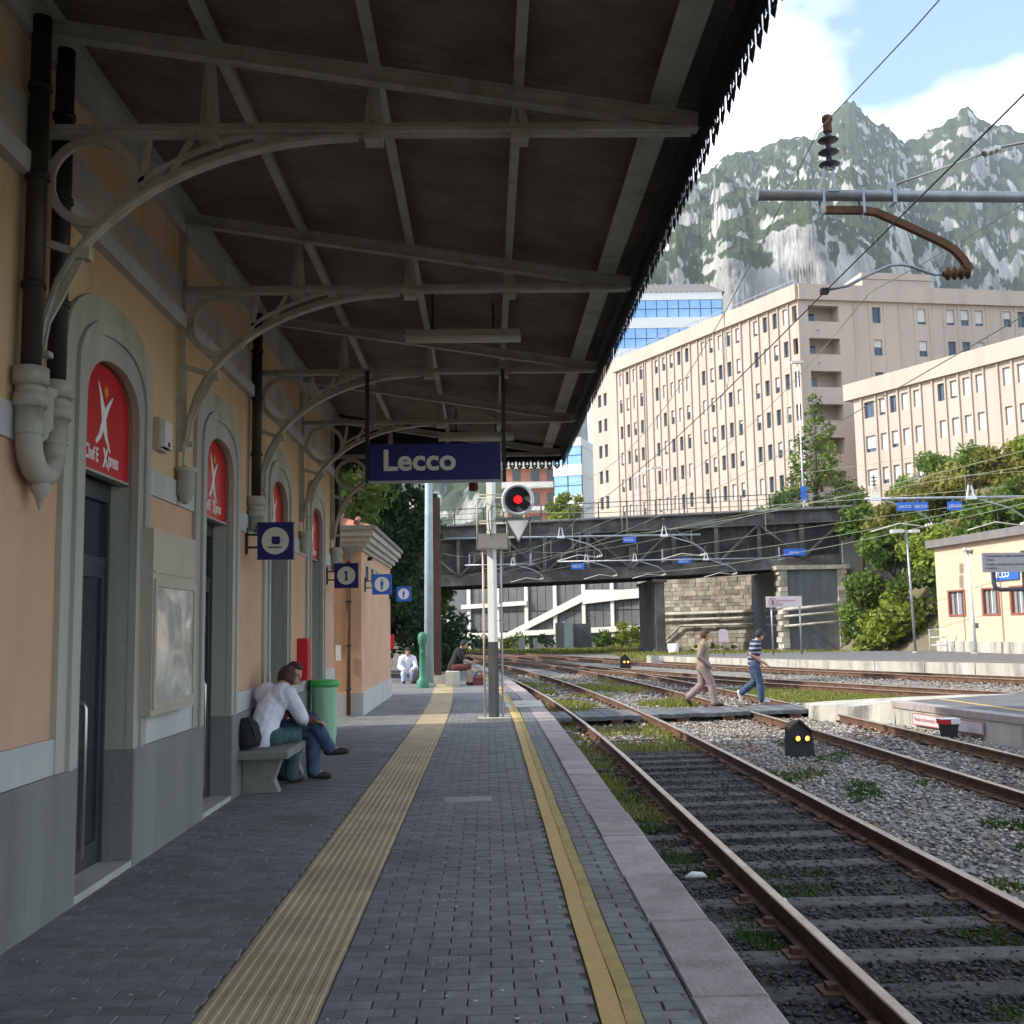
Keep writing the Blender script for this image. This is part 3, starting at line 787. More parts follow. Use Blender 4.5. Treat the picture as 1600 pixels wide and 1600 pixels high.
# ------------------------------------------------------------------ canopy
FR = [5.66 + 2.79 * k for k in range(-4, 5)]
EAVE = 1.27
def roof_z(x): return 4.97 - (x - WX) * .157
def canopy():
    cp = thing('platform_canopy', (WX, 6, 4.3), 'iron platform canopy with corrugated roof, arched brackets and toothed edge', 'canopy')
    y0, y1 = -6.5, 17.45
    mb = MB(); n = int((y1 - y0) / .0225); V = []
    for i in range(n + 1):
        y = y0 + (y1 - y0) * i / n; w = .02 * math.cos(2 * math.pi * i / 4)
        V += [(WX - .02, y, roof_z(WX) + .19 + w), (EAVE, y, roof_z(EAVE) + .19 + w)]
    mb.smooth = True
    mb.add(V, [(2 * i, 2 * i + 1, 2 * i + 3, 2 * i + 2) for i in range(n)])
    mb.build('roof_sheet', M['sheet'], cp)
    MB().add([(WX - .02, y0, roof_z(WX) + .215), (EAVE, y0, roof_z(EAVE) + .215), (EAVE, y1, roof_z(EAVE) + .215), (WX - .02, y1, roof_z(WX) + .215)], [(0, 1, 2, 3)]).build('roof_covering', M['roofgrey'], cp)
    for px, w, h in ((WX + .05, .07, .14), (-1.50, .065, .12), (-.59, .065, .12), (.22, .06, .12), (1.03, .16, .12)):
        z = roof_z(px) + .095
        b = MB(); b.box(px - w / 2, px + w / 2, y0, y1, z - .045, z - .033).box(px - .006, px + .006, y0, y1, z - .033, z + .07).build('purlin', M['iron'], cp)
    for Y in FR:
        b = MB(); top = .045
        # sloping rafter of I section
        for off, w, h in ((.02, .012, .075), (-.022, .075, .009), (.062, .075, .009)):
            b.beam((WX, Y, roof_z(WX) - .06 + off), (EAVE - .05, Y, roof_z(EAVE - .05) - .06 + off), w, h)
        b.build('rafter', M['iron'], cp)
        # horizontal tie: two angles with a gap between them
        b = MB()
        for s in (-1, 1):
            b.box(WX + .02, 1.19, Y + s * .014 - .005, Y + s * .014 + .005, 4.302, 4.355)
            b.box(WX + .02, 1.19, min(Y + s * .0195, Y + s * .065), max(Y + s * .0195, Y + s * .065), 4.302, 4.313)
        b.box(WX + .02, 1.19, Y - .06, Y - .025, 4.288, 4.300)
        b.build('tie', M['iron'], cp)
        for px in (-1.50, -.59, .22, 1.03):
            zt = roof_z(px) - .13
            if zt > 4.38:
                b = MB(); b.prism([(px - .055, 4.357), (px + .055, 4.357), (px + .03, zt + .02), (px - .03, zt + .02)], 'y', Y - .006, Y + .006)
                b.box(px - .004, px + .004, Y - .05, Y + .05, 4.357, zt)
                b.box(px - .05, px + .05, Y - .058, Y + .058, 4.245, 4.287)
                b.build('strut', M['iron'], cp)
        # bracket: curved arm, ring, lower triangle, foot
        p = [(-2.40, 2.86), (-2.392, 3.02), (-2.36, 3.22), (-2.30, 3.42), (-2.22, 3.56), (-2.13, 3.68), (-2.02, 3.79), (-1.90, 3.885), (-1.76, 3.975), (-1.60, 4.055), (-1.42, 4.125), (-1.25, 4.175), (-1.07, 4.213), (-.88, 4.237), (-.68, 4.25)]
        p = [(x, z + .03) for x, z in p]
        br = MB().strip([(x, Y, z) for x, z in p], .075, .02, (0, 0, 1)).strip([(x, Y, z + .022) for x, z in p[1:-2]], .016, .05, (0, 0, 1)).build('bracket', M['iron'], cp)
        rc = (-2.13, 4.03); rr = .235
        MB().strip([(rc[0] + rr * math.cos(t), Y, rc[1] + rr * math.sin(t)) for t in np.linspace(0, 2 * math.pi, 37)], .05, .026, (0, 1, 0)).build('ring', M['iron'], br)
        b = MB()
        b.beam((-2.42, Y, 3.70), (-2.17, Y, 3.615), .04, .03, (0, 1, 0)); b.beam((-2.41, Y, 3.70), (-2.41, Y, 3.08), .04, .022, (0, 1, 0))
        b.beam((-2.18, Y, 3.60), (-2.40, Y, 3.16), .04, .024, (0, 1, 0)); b.beam((-2.43, Y, 3.06), (-2.33, Y, 3.06), .06, .03)
        b.box(-2.21, -2.13, Y - .035, Y + .035, 3.585, 3.65)
        b.strip([(x, Y, z + .10) for x, z in p[7:13]], .03, .022); b.beam((-1.83, Y, 4.27), (-1.87, Y, 4.0), .03, .03, (0, 1, 0))
        b.beam((-1.60, Y, 4.27), (-1.70, Y, 4.08), .03, .022, (0, 1, 0))
        b.build('scrollwork', M['iron'], br)
        b = MB(); b.beam((WX + .03, Y, 3.0), (WX + .03, Y, 4.9), .06, .025, (0, 1, 0)); b.build('wall_plate', M['iron'], br)
        b = MB(); b.lathe([(.02, -.2), (.05, -.17), (.055, -.14), (.075, -.12), (.075, .05), (.09, .06), (.09, .09), (.03, .10)], (WX + .075, Y, 2.78), 10); b.build('foot', M['trim'], br)
    # edge board with hanging pendants
    va = MB().box(EAVE, EAVE + .03, y0, y1, 4.33, 4.60).box(EAVE - .06, EAVE, y0, y1, 4.44, 4.455).build('valance', M['darkiron'], cp)
    MB().box(WX + .05, EAVE - .002, y1 - .03, y1, 4.325, 4.37).prism([(WX + .05, 4.37), (EAVE, 4.37), (EAVE, roof_z(EAVE) + .2), (WX + .05, roof_z(WX) + .2)], 'y', y1 - .03, y1).build('end_board', M['darkiron'], cp)
    half = [(.0, 0), (.062, 0), (.062, -.02), (.046, -.035), (.046, -.13), (.052, -.145), (.046, -.165), (.034, -.172), (.028, -.19), (.012, -.205), (.0, -.225), (.0, -.165), (.012, -.155), (.0, -.142),
            (.0, -.12), (.010, -.112), (.026, -.110), (.026, -.092), (.010, -.09), (.010, -.06), (.0, -.052)]
    pm = MB()
    for s in (1, -1): pm.prism([(s * a, z * .74) for a, z in half], 'x', -.002, .002)
    pme = pm.mesh('pendant'); pme.materials.append(M['darkiron'])
    def pend(x, y, z, rot=0):
        o = bpy.data.objects.new('pendant', pme); COL.objects.link(o); o.parent = va; o.location = Vector((x, y, z)) - ORG[va.name]; o.rotation_euler = (random.uniform(-.01, .01), random.uniform(-.03, .03), rot + random.uniform(-.02, .02))
    y = 1.6
    while y < y1: pend(EAVE + .015, y, 4.335); y += .124
    x = EAVE - .07
    while x > WX + .1: pend(x, y1 - .015, 4.335, math.pi / 2); x -= .124
    return cp
canopy()

def tube_light(x, y, label):
    t = thing('ceiling_light', (x, y, 4.4), label, 'light fitting', 'tube lights under the canopy')
    MB().box(x - .54, x + .54, y - .055, y + .055, 4.345, 4.40).build('housing', M['iron'], t)
    MB().tube([(x - .55, y, 4.325), (x + .55, y, 4.325)], .045, 12).build('diffuser', M['lamp'], t)
    for q in (x - .3, x + .28): MB().box(q, q + .02, y - .01, y + .01, 4.4, roof_z(q) + .1).build('hanger', M['darkiron'], t)
tube_light(-.30, 4.30, 'unlit tube light at the very top, cut by the frame')
tube_light(-.19, 9.95, 'unlit white tube light under the canopy above the blue town sign')
tube_light(-.12, 15.3, 'unlit tube light just above the top edge of the blue town sign')

# ------------------------------------------------------------------ things on the station wall
t = thing('poster_case', (WX, 8.05, 1), 'beige metal poster case with curved shiny cover beside the nearest doorway', 'poster case')
px = WX + .025
MB().box(px, px + .10, 7.51, 8.60, .99, 2.30).build('case', M['beige'], t)
b = MB(); f = px + .1
b.box(f, f + .015, 7.53, 7.58, 1.03, 1.94).box(f, f + .015, 8.53, 8.58, 1.03, 1.94).box(f, f + .015, 7.58, 8.53, 1.03, 1.08).box(f, f + .015, 7.58, 8.53, 1.89, 1.94).box(f, f + .008, 7.53, 8.58, 1.985, 2.0)
b.build('frame', M['beige'], t)
mb = MB(); mb.smooth = True; V = []
for i in range(13):
    for j in range(7):
        u, v = i / 12, j / 6
        V.append((f + .002 + .045 * math.sin(math.pi * u) ** .8 * math.sin(math.pi * v) ** .6, 7.58 + .95 * v, 1.08 + .81 * u))
mb.add(V, [(i * 7 + j, i * 7 + j + 1, i * 7 + j + 8, i * 7 + j + 7) for i in range(12) for j in range(6)])
mb.build('cover', M['clearcover'], t)

t = thing('emergency_lamp', (WX, 7.9, 2.9), 'small white wall box between the two nearest doorways', 'wall lamp')
MB().box(WX, WX + .05, 7.83, 8.06, 2.92, 3.16).build('housing', M['beige'], t)
MB().bev(WX + .05, WX + .085, 7.86, 8.04, 2.94, 3.14).build('diffuser', M['lamp'], t)
MB().box(WX + .0855, WX + .089, 7.93, 7.98, 2.95, 2.985).build('mark', M['navy'], t)

t = thing('extinguisher_cabinet', (WX, 14, .9), 'red fire extinguisher cabinet on the wall above the green bin', 'cabinet')
MB().box(WX, WX + .13, 13.9, 14.22, .93, 1.47).build('box', M['red'], t)
MB().box(WX, WX + .11, 14.225, 14.27, .95, 1.42).build('side_panel', M['signcream'], t)
MB().box(WX + .1305, WX + .136, 13.93, 14.19, .97, 1.43).build('door', M['red'], t)

def wall_sign(y, xw, label, m, draw, z=2.24, s=.365, x0=.13):
    t = thing('projecting_sign', (xw, y, z), label, 'sign', 'blue square signs projecting from the wall')
    xa = xw + x0
    MB().box(xa, xa + s, y - .035, y + .035, z, z + s).build('board', M[m], t)
    MB().box(xa - .006, xa + s + .006, y - .042, y + .042, z - .008, z).box(xa - .006, xa + s + .006, y - .042, y + .042, z + s, z + s + .008).build('rim', M[m], t)
    b = MB()
    for dz in (.12, .25): b.beam((xw, y, z + dz), (xa, y, z + dz), .025, .02)
    b.beam((xw + .012, y, z + .05), (xw + .012, y, z + .32), .03, .02, (0, 1, 0)); b.build('arm', M['darkiron'], t)
    c = (xa + s / 2, z + s / 2)
    MB().prism([(c[0] + .38 * s * math.cos(q), c[1] + .38 * s * math.sin(q)) for q in np.linspace(0, 2 * math.pi, 33)[:-1]], 'y', y - .038, y - .0352).build('disc', M['signcream' if m == 'navy' else 'white'], t)
    mb = MB(); draw(mb, c, y - .0405, y - .0385, s); mb.build('symbol', M[m], t)
    return t
def cup(b, c, ya, yb, s):
    x, z = c
    b.prism([(x - .10 * s, z + .12 * s), (x + .13 * s, z + .12 * s), (x + .13 * s, z - .05 * s), (x + .09 * s, z - .10 * s), (x - .06 * s, z - .10 * s), (x - .10 * s, z - .05 * s)], 'y', ya, yb)
    b.strip([(x + .13 * s + .075 * s * math.sin(q), (ya + yb) / 2, z + .01 * s + .075 * s * math.cos(q)) for q in np.linspace(0, math.pi, 9)], .002, .022 * s, (0, 1, 0))
    b.box(x - .21 * s, x + .19 * s, ya, yb, z - .20 * s, z - .165 * s)
def one(b, c, ya, yb, s):
    x, z = c
    b.prism([(x - .07 * s, z - .21 * s), (x + .07 * s, z - .21 * s), (x + .07 * s, z - .17 * s), (x + .042 * s, z - .15 * s), (x + .042 * s, z + .20 * s), (x - .02 * s, z + .20 * s), (x - .09 * s, z + .13 * s), (x - .09 * s, z + .09 * s), (x - .042 * s, z + .10 * s), (x - .042 * s, z - .15 * s), (x - .07 * s, z - .17 * s)], 'y', ya, yb)
def figure(b, c, ya, yb, s):
    x, z = c
    b.prism([(x + .05 * s * math.cos(q), z + .21 * s + .05 * s * math.sin(q)) for q in np.linspace(0, 2 * math.pi, 13)[:-1]], 'y', ya, yb)
    b.prism([(x - .085 * s, z + .14 * s), (x + .085 * s, z + .14 * s), (x + .085 * s, z - .03 * s), (x + .055 * s, z - .03 * s), (x + .05 * s, z - .28 * s), (x - .05 * s, z - .28 * s), (x - .055 * s, z - .03 * s), (x - .085 * s, z - .03 * s)], 'y', ya, yb)
wall_sign(10.9, WX, 'navy sign with a coffee cup in a pale disc, nearest of the projecting signs', 'navy', cup, z=2.30)
wall_sign(16.4, WX, 'navy sign with the platform number 1 in a pale disc', 'navy', one, z=2.22)
wall_sign(20.4, -2.33, 'brighter blue sign with a standing figure, on the low annex wall', 'blue', figure, z=2.25, s=.37, x0=.15)
wall_sign(25.55, -2.33, 'farthest and smallest blue figure sign, past the annex corner', 'blue', figure, z=2.25, s=.34, x0=.18)

t = thing('station_name_sign', (-.5, 11.1, 3.3), 'long dark blue town name sign hanging from the canopy on two black posts', 'sign')
MB().box(-1.215, .165, 11.06, 11.14, 3.115, 3.50).build('board', M['navy'], t)
MB().box(-1.225, .175, 11.052, 11.148, 3.095, 3.113).box(.166, .178, 11.052, 11.148, 3.113, 3.50).build('rim', M['galv'], t)
for x in (-1.235, .205): MB().box(x - .02, x + .02, 11.08, 11.12, 3.09, 4.3).build('post', M['darkiron'], t)
text('lettering', 'Lecco', .305, M['signcream'], t, (-1.075, 11.055, 3.225), (1, 0, 0), (0, 0, 1), .003, .0085, sx=1.06)

t = thing('hanging_lamp', (-.19, 17.1, 3.8), 'small dark red lamp hanging just below the town sign', 'lamp')
MB().lathe([(.01, .12), (.05, .10), (.075, .03), (.08, -.06), (.06, -.09), (.01, -.09)], (-.19, 17.1, 3.87), 14).build('shade', M['maroon'], t)
MB().tube([(-.19, 17.1, 3.98), (-.19, 17.1, 4.3)], .008, 6).build('cord', M['darkiron'], t)

# bench and bin
t = thing('stone_bench', (-2.2, 11.3, 0), 'grey stone slab bench against the station wall', 'bench')
MB().bev(-2.43, -1.93, 10.42, 12.3, .345, .42, .012).build('seat', M['bench'], t)
for y in (10.62, 11.95): MB().prism([(-2.40, 0), (-2.05, 0), (-2.10, .12), (-2.02, .345), (-2.40, .345)], 'y', y, y + .16).build('leg', M['bench'], t)
t = thing('litter_bin', (-2.19, 14.5, 0), 'pale green bag hanging in a bright green ring by the wall', 'litter bin')
mb = MB(); V = []; nb = 20
for k, (z, r) in enumerate([(.02, .09), (.05, .135), (.2, .15), (.4, .158), (.6, .163), (.78, .167), (.85, .17)]):
    for j in range(nb):
        q = 2 * math.pi * j / nb; rr = r * (1 + (.06 if z < .8 else 0) * math.sin(q * 5 + k * .7) + random.uniform(-.025, .025))
        V.append((-2.19 + rr * math.cos(q), 14.5 + rr * math.sin(q), z))
mb.smooth = True
mb.add(V, [(i * nb + j, i * nb + (j + 1) % nb, (i + 1) * nb + (j + 1) % nb, (i + 1) * nb + j) for i in range(6) for j in range(nb)] + [tuple(range(nb))])
mb.build('liner', M['bagplastic'], t)
MB().lathe([(.165, .82), (.19, .82), (.20, .85), (.197, .88), (.18, .905), (.145, .91), (.04, .89)], (-2.19, 14.5, 0), 20).build('rim', M['bagrim'], t)
MB().tube([(-2.40, 14.5, 0), (-2.40, 14.5, .95), (-2.38, 14.5, .86)], .02, 8).build('post', M['green'], t)

# ------------------------------------------------------------------ annex beyond the station
def annex():
    ax, y0, y1 = -2.33, 19.9, 25.85
    t = thing('annex_building', (ax, y0, 0), 'low salmon annex with pale base and heavy stepped cornice beyond the station wall', 'building')
    MB().box(-8, ax, y0, y1, .42, 3.05).build('wall', M['salmon'], t)
    MB().box(-8, ax + .03, y0 - .03, y1 + .03, -.05, .42).build('base', M['ltrim'], t)
    b = MB()
    for z0, z1, p in ((3.05, 3.12, .04), (3.12, 3.21, .11), (3.21, 3.31, .18), (3.31, 3.42, .24)): b.box(-8, ax + p, y0 - p, y1 + p, z0, z1)
    b.build('cornice', M['trim'], t)
    b = MB(); p = .24
    b.box(-8, ax + p + .05, y0 - p - .05, y1 + p + .05, 3.42, 3.50); b.build('gutter', M['roofgrey'], t)
    rf = MB().add([(-8, y0 - p, 3.50), (ax + p, y0 - p, 3.50), (ax + p, y1 + p, 3.53), (-8, y1 + p, 3.50), (-8, (y0 + y1) / 2, 4.5), (-5.0, (y0 + y1) / 2, 4.5)], [(0, 1, 5, 4), (1, 2, 5), (2, 3, 4, 5)]).build('roof', M['tile'], t)
    ym = (y0 + y1) / 2
    for i in range(16):
        x = -7.8 + i * .36
        k = min(1, max(0, (ax + p - x) / (ax + p + 5.0))); k = k if x > -5 else 1
        b = MB(); b.tone = random.random()
        b.tube([(x, y0 - p - .02, 3.555), (x, y0 - p + (ym - y0 + p) * k, 3.555 + .97 * k)], .05, 6); b.build('tile', M['tile'], rf)
    for y in (20.75, 21.7, 22.65, 23.6):
        w = MB().box(ax - .04, ax + .012, y - .26, y + .26, 2.46, 2.84).build('window', M['trim'], t)
        MB().box(ax + .0125, ax + .016, y - .21, y + .21, 2.5, 2.8).build('pane', M['glass'], w)
    MB().box(ax, ax + .09, 20.9, 21.0, 2.93, 3.0).build('lamp', M['darkiron'], t)
    b = MB(); b.box(-2.8, -2.7, y0 - .05, y0 - .031, 1.02, 1.3); b.build('notice', M['white'], t)
    t = thing('downpipe', (-2.56, y0 - .06, 0), 'slim red-brown downpipe on the end wall of the annex', 'downpipe')
    MB().tube([(-2.56, y0 - .07, .02), (-2.56, y0 - .07, 3.05)], .038, 10).build('pipe', M['rust'], t)
    MB().lathe([(.04, -.12), (.07, 0), (.11, .06), (.11, .14), (.02, .14)], (-2.56, y0 - .07, 2.98), 8).build('hopper', M['roofgrey'], t)
    b = MB()
    for z in (.5, 1.3, 2.1, 2.8): b.lathe([(.04, -.02), (.052, -.02), (.052, .02), (.04, .02)], (-2.56, y0 - .07, z), 10)
    b.build('clamp', M['darkiron'], t)
    MB().box(-3.2, -2.75, 19.2, 19.25, 0, .05).box(-3.2, -2.75, 17.3, 17.35, 0, .05)
annex()

# far posts, seat block and shelter beyond the annex
t = thing('steel_mast', (-1.59, 29.7, 0), 'tall pale blue tapered mast with a green foot on the far platform end', 'mast')
MB().tube([(-1.62, 29.7, 0), (-1.60, 29.7, 3.4), (-1.57, 29.7, 8.2)], [.135, .12, .09], 14).build('pole', M['bluegrey'], t)
MB().lathe([(.2, 0), (.2, .06), (.14, .1)], (-1.62, 29.7, 0), 14).build('foot', M['concrete'], t)
t = thing('rusty_column', (-1.43, 31.0, 0), 'square rusty column close behind the pale blue mast', 'column')
MB().box(-1.53, -1.33, 30.9, 31.1, 0, 5.4).build('shaft', M['darkrust'], t)
MB().box(-1.6, -1.24, 30.8, 31.2, 0, .25).build('base', M['palecon'], t)
t = thing('iron_hydrant', (-1.76, 29.2, 0), 'green cast iron fountain post standing left of the pale blue mast', 'fountain')
MB().lathe([(.17, 0), (.17, .18), (.12, .24), (.095, .3), (.085, 1.15), (.12, 1.2), (.13, 1.38), (.10, 1.46), (.04, 1.5)], (-1.76, 29.2, 0), 12).build('post', M['green'], t)
MB().tube([(-1.76, 29.1, 1.0), (-1.76, 28.98, 1.0), (-1.76, 28.95, .93)], .025, 8).build('spout', M['green'], t)
t = thing('stone_block', (-.98, 30.2, 0), 'pale rectangular stone block used as a seat beside the rusty column', 'seat')
MB().bev(-1.18, -.78, 29.9, 30.5, 0, .40, .02).build('block', M['tan'], t)
t = thing('waiting_shelter', (-3.3, 44, 0), 'white-posted shelter with a pale sloping roof behind the seated man', 'shelter')
MB().prism([(-5.4, 3.0), (-2.4, 2.35), (-2.4, 2.45), (-5.4, 3.15)], 'y', 42, 46).build('roof', M['retro'], t)
for x, y in ((-4.1, 42.2), (-3.3, 42.2), (-2.6, 42.2), (-4.1, 45.6), (-2.6, 45.6)): MB().tube([(x, y, 0), (x, y, 2.5)], .05, 8).build('post', M['white'], t)
b = MB()
for z in (.7, 1.4): b.beam((-4.1, 42.2, z), (-2.6, 42.2, z + .3), .04, .04)
b.build('brace', M['rust'], t)
MB().box(-4.2, -2.5, 46.1, 46.2, 0, 2.4).build('back_wall', M['masonry'], t)
t = thing('red_notice', (-2.52, 27.6, 1), 'small red box just past the far corner of the annex', 'box')
MB().box(-2.60, -2.40, 27.5, 27.7, 1.08, 1.45).build('box', M['red'], t)
MB().box(-2.52, -2.48, 27.58, 27.62, 0, 1.08).build('post', M['galv'], t)

# ------------------------------------------------------------------ signal mast
def signal_mast():
    x, y = .10, 18.5
    t = thing('signal_mast', (x, y, 0), 'white signal post with ladders, red round light and white triangle at the platform edge', 'railway signal')
    FT = ((x, y, 0), (.87, -.493, 0), (-.493, -.87, 0))
    MB(FT).box(-.06, .06, -.06, .06, 1.33, 5.3).build('post', M['white'], t)
    MB(FT).box(-.066, .066, -.066, .066, 0, 1.33).build('post_foot', M['signal'], t)
    MB().box(x - .28, x + .28, y - .28, y + .28, -.004, .05).build('footing', M['palecon'], t)
    for s in (-1, 1):
        MB().tube([(x + s * .155, y + .1, .05), (x + s * .155, y + .1, 3.0)], .018, 8).build('ladder_rail', M['paleins'], t)
    for z in np.arange(.2, 3.0, .3):
        MB().tube([(x - .155, y + .1, z), (x + .155, y + .1, z)], .009, 6).build('rung', M['steel'], t)
    b = MB(); b.box(x - .24, x + .29, y - .11, y - .085, 2.95, 3.20).box(x - .24, x + .29, y - .085, y + .35, 2.95, 2.965); b.build('work_stand', M['paleins'], t)
    b = MB()
    for px in (x - .25, x + .28):
        for py in (y - .1, y + .35): b.tube([(px, py, 2.96), (px, py, 3.88)], .013, 6)
    for z in (3.42, 3.88):
        b.tube([(x + .28, y - .1, z), (x - .25, y - .1, z), (x - .25, y + .35, z), (x + .28, y + .35, z), (x + .28, y - .1, z)], .012, 6)
    b.build('guard_rail', M['paleins'], t)
    b = MB(); b.strip([(x + .08 + .13 * math.cos(q), y - .12, 3.55 + .13 * math.sin(q)) for q in np.linspace(math.pi, 0, 13)], .012, .012, (0, 1, 0))
    b.tube([(x - .05, y - .12, 3.55), (x - .04, y - .12, 3.35), (x, y - .1, 3.1)], .008, 6).tube([(x + .21, y - .12, 3.55), (x + .23, y - .12, 3.3)], .008, 6); b.build('cable', M['darkiron'], t)
    hx, hz = .565, 3.765
    h = MB().lathe([(0, 0), (.225, 0), (.225, .02), (.27, .02), (.285, 0), (.285, -.05), (.0, -.05)], (hx, y - .25, hz), 36, (0, -1, 0))
    h.mi = [0 if i < 36 else 1 for i in range(len(h.f))]
    d = h.build('signal_head', [M['signal'], M['retro']], t)
    MB().lathe([(.085, 0), (.085, .12), (.075, .12), (.075, .01)], (hx, y - .253, hz), 20, (0, -1, 0)).build('hood', M['black'], d)
    MB().lathe([(.073, .012), (.06, .04), (.03, .055), (.0, .06)], (hx, y - .253, hz), 20, (0, -1, 0)).build('lens', M['redlamp'], d)
    MB().box(hx - .07, hx + .07, y - .24, y - .14, 3.40, 3.49).beam((x + .07, y - .15, hz), (hx, y - .15, hz), .06, .08).beam((x + .07, y - .15, 3.45), (hx, y - .15, 3.45), .05, .05).build('arm', M['galv'], t)
    tr = [(hx - .24, 3.44), (hx + .24, 3.44), (hx, 3.02)]
    FT = (Vector((hx, y - .27, 0)), Vector((.955, -.297, 0)), Vector((-.297, -.955, 0)))
    pl = MB(FT).add([(p[0] - hx, 0, p[1]) for p in tr] + [(p[0] - hx, .018, p[1]) for p in tr], [(0, 1, 2), (5, 4, 3), (0, 3, 4, 1), (1, 4, 5, 2), (2, 5, 3, 0)]).build('triangle_plate', M['retro'], t)
    b = MB()
    for i in range(3):
        p, q = tr[i], tr[(i + 1) % 3]
        b.beam(FT[0] + FT[1] * (p[0] - hx) + FT[2] * .02 + Vector((0, 0, p[1])), FT[0] + FT[1] * (q[0] - hx) + FT[2] * .02 + Vector((0, 0, q[1])), .012, .03, FT[2])
    b.build('border', M['signal'], pl)
    return t
signal_mast()

# ------------------------------------------------------------------ boarded foot crossing
def crossing():
    t = thing('foot_crossing', (1.2, 22.7, -.3), 'grey boarded foot crossing over the tracks from platform to island', 'crossing')
    o = 1.25
    while o < 8.6:
        if not (1.83 < o + .1 < 2.03 or 3.33 < o + .1 < 3.53 or 5.59 < o + .1 < 5.79 or 7.09 < o + .1 < 7.29):
            w = .175
            y0 = 21.6 + (o - 1.2) * .20; y1 = y0 + 1.6
            a, c = ref(o, y0)[0], ref(o, y1)[0]
            z = -.255 + random.uniform(-.006, .006); b = MB(); b.tone = random.random()
            b.add([(a, y0, z - .08), (a + w, y0, z - .08), (c + w, y1, z - .08), (c, y1, z - .08), (a, y0, z), (a + w, y0, z), (c + w, y1, z), (c, y1, z)],
                  [(0, 3, 2, 1), (4, 5, 6, 7), (0, 1, 5, 4), (1, 2, 6, 5), (2, 3, 7, 6), (3, 0, 4, 7)])
            b.build('plank', M['boards'], t)
        o += .182
    b = MB()
    for o in (1.4, 2.6, 4.0, 5.0, 6.5, 7.8):
        y0 = 21.62 + (o - 1.2) * .20
        b.box(ref(o, y0)[0], ref(o, y0)[0] + .25, y0, y0 + 1.5, -.5, -.34)
    b.build('bearer', M['rust'], t)
    mb = MB(); mb.add([(.35, 21.3, .006), (1.12, 21.3, .006), (1.12, 23.2, .006), (.35, 23.2, .006)], [(0, 1, 2, 3)]); mb.build('pale_slab', M['palecon'], t)
    return t
crossing()
t = thing('board_crossing', (11, 24, -.25), 'short dark boarded crossing from the island platform over the rusty track', 'crossing')
for i in range(12):
    b = MB(); b.tone = random.random(); x = 9.6 + i * .62
    b.prism([(x, 22.9 + i * .28), (x + .6, 22.9 + (i + 1) * .28), (x + .6, 24.9 + (i + 1) * .28), (x, 24.9 + i * .28)], 'z', -.32, -.245 + random.uniform(0, .01))
    b.build('plank', M['boards'], t)

# ------------------------------------------------------------------ island platform and far platform
def prism_platform(name, poly, top_m, z0=-.7, z1=0.0):
    mb = MB(); mb.prism(poly, 'z', z0, z1)
    o = mb.build(name, [top_m, M['palecon']])
    o['kind'] = 'structure'
    for p in o.data.polygons: p.material_index = 0 if p.normal.z > .7 else 1
    return o
ISL = [(7.93, 21.0), (8.02, 20.0), (8.28, 18.4), (8.55, 16.8), (8.8, 14), (9.1, 9), (9.3, 0), (16, 0), (15.6, 11), (13.6, 18), (11.2, 22.6)]
isl = prism_platform('island_platform', ISL, M['asphalt'])
mb = MB()
edge = ISL[:7]
for i in range(len(edge) - 1):
    (xa, ya), (xb, yb) = edge[i], edge[i + 1]
    n_ = max(1, round((ya - yb) / 1.2))
    for k in range(n_):
        pa = (xa + (xb - xa) * k / n_, ya + (yb - ya) * k / n_); pb = (xa + (xb - xa) * (k + 1) / n_, ya + (yb - ya) * (k + 1) / n_)
        b = MB(); b.tone = random.random()
        b.prism([(pa[0] - .03, pa[1] - .006), (pa[0] + .32, pa[1] - .006), (pb[0] + .32, pb[1] + .006), (pb[0] - .03, pb[1] + .006)], 'z', -.10, .012)
        b.build('kerb_stone', M['bluegrey'] if False else M['kerb'], isl)
yl = [(9.03, 21.6), (9.05, 20.5), (9.12, 18.2), (9.3, 15), (9.6, 10), (9.8, 1)]
MB().add(sum([[(x, y, .005), (x + .13, y, .005)] for x, y in yl], []), [(2 * i, 2 * i + 1, 2 * i + 3, 2 * i + 2) for i in range(5)]).build('yellow_line', M['yellow'], isl)
# broken sloping end of the island
mb = MB()
E0 = [(7.95, 20.9, 0), (7.75, 21.1, -.02), (7.6, 21.35, -.09), (7.35, 21.45, -.12), (7.05, 21.7, -.10), (6.85, 22.0, -.13), (6.75, 22.4, -.16)]
E1 = [(11.2, 22.6, 0), (10.6, 22.9, -.02), (9.9, 23.2, -.05), (9.2, 23.4, -.08), (8.4, 23.6, -.12), (7.6, 23.6, -.15), (6.9, 23.4, -.17)]
n = len(E0)
mb.add([p for p in E0] + [p for p in E1] + [(p[0] - .05 + random.uniform(-.04, .04), p[1] - .08, -.62) for p in E0] + [(p[0], p[1], -.62) for p in E1],
       [(i, i + 1, n + i + 1, n + i) for i in range(n - 1)] + [(i, 2 * n + i, 2 * n + i + 1, i + 1) for i in range(n - 1)] + [(n + i, n + i + 1, 3 * n + i + 1, 3 * n + i) for i in range(n - 1)] + [(n - 1, 3 * n - 1, 4 * n - 1, 2 * n - 1)])
mb.build('broken_ramp', [M['palecon']], isl)
t = thing('warning_board', (8.2, 19.5, -.3), 'long narrow white board with red print on the island platform face', 'sign')
p0, p1 = Vector((8.02 - .045, 20.05, 0)), Vector((8.36 - .045, 17.95, 0)); d = (p1 - p0).normalized(); nn = Vector((-.99, -.14, 0)).normalized()
fr_ = (p0, d, nn)
L_ = (p1 - p0).length
MB(fr_).box(0, L_, .0, .02, -.36, -.14).build('board', M['lilac'], t)
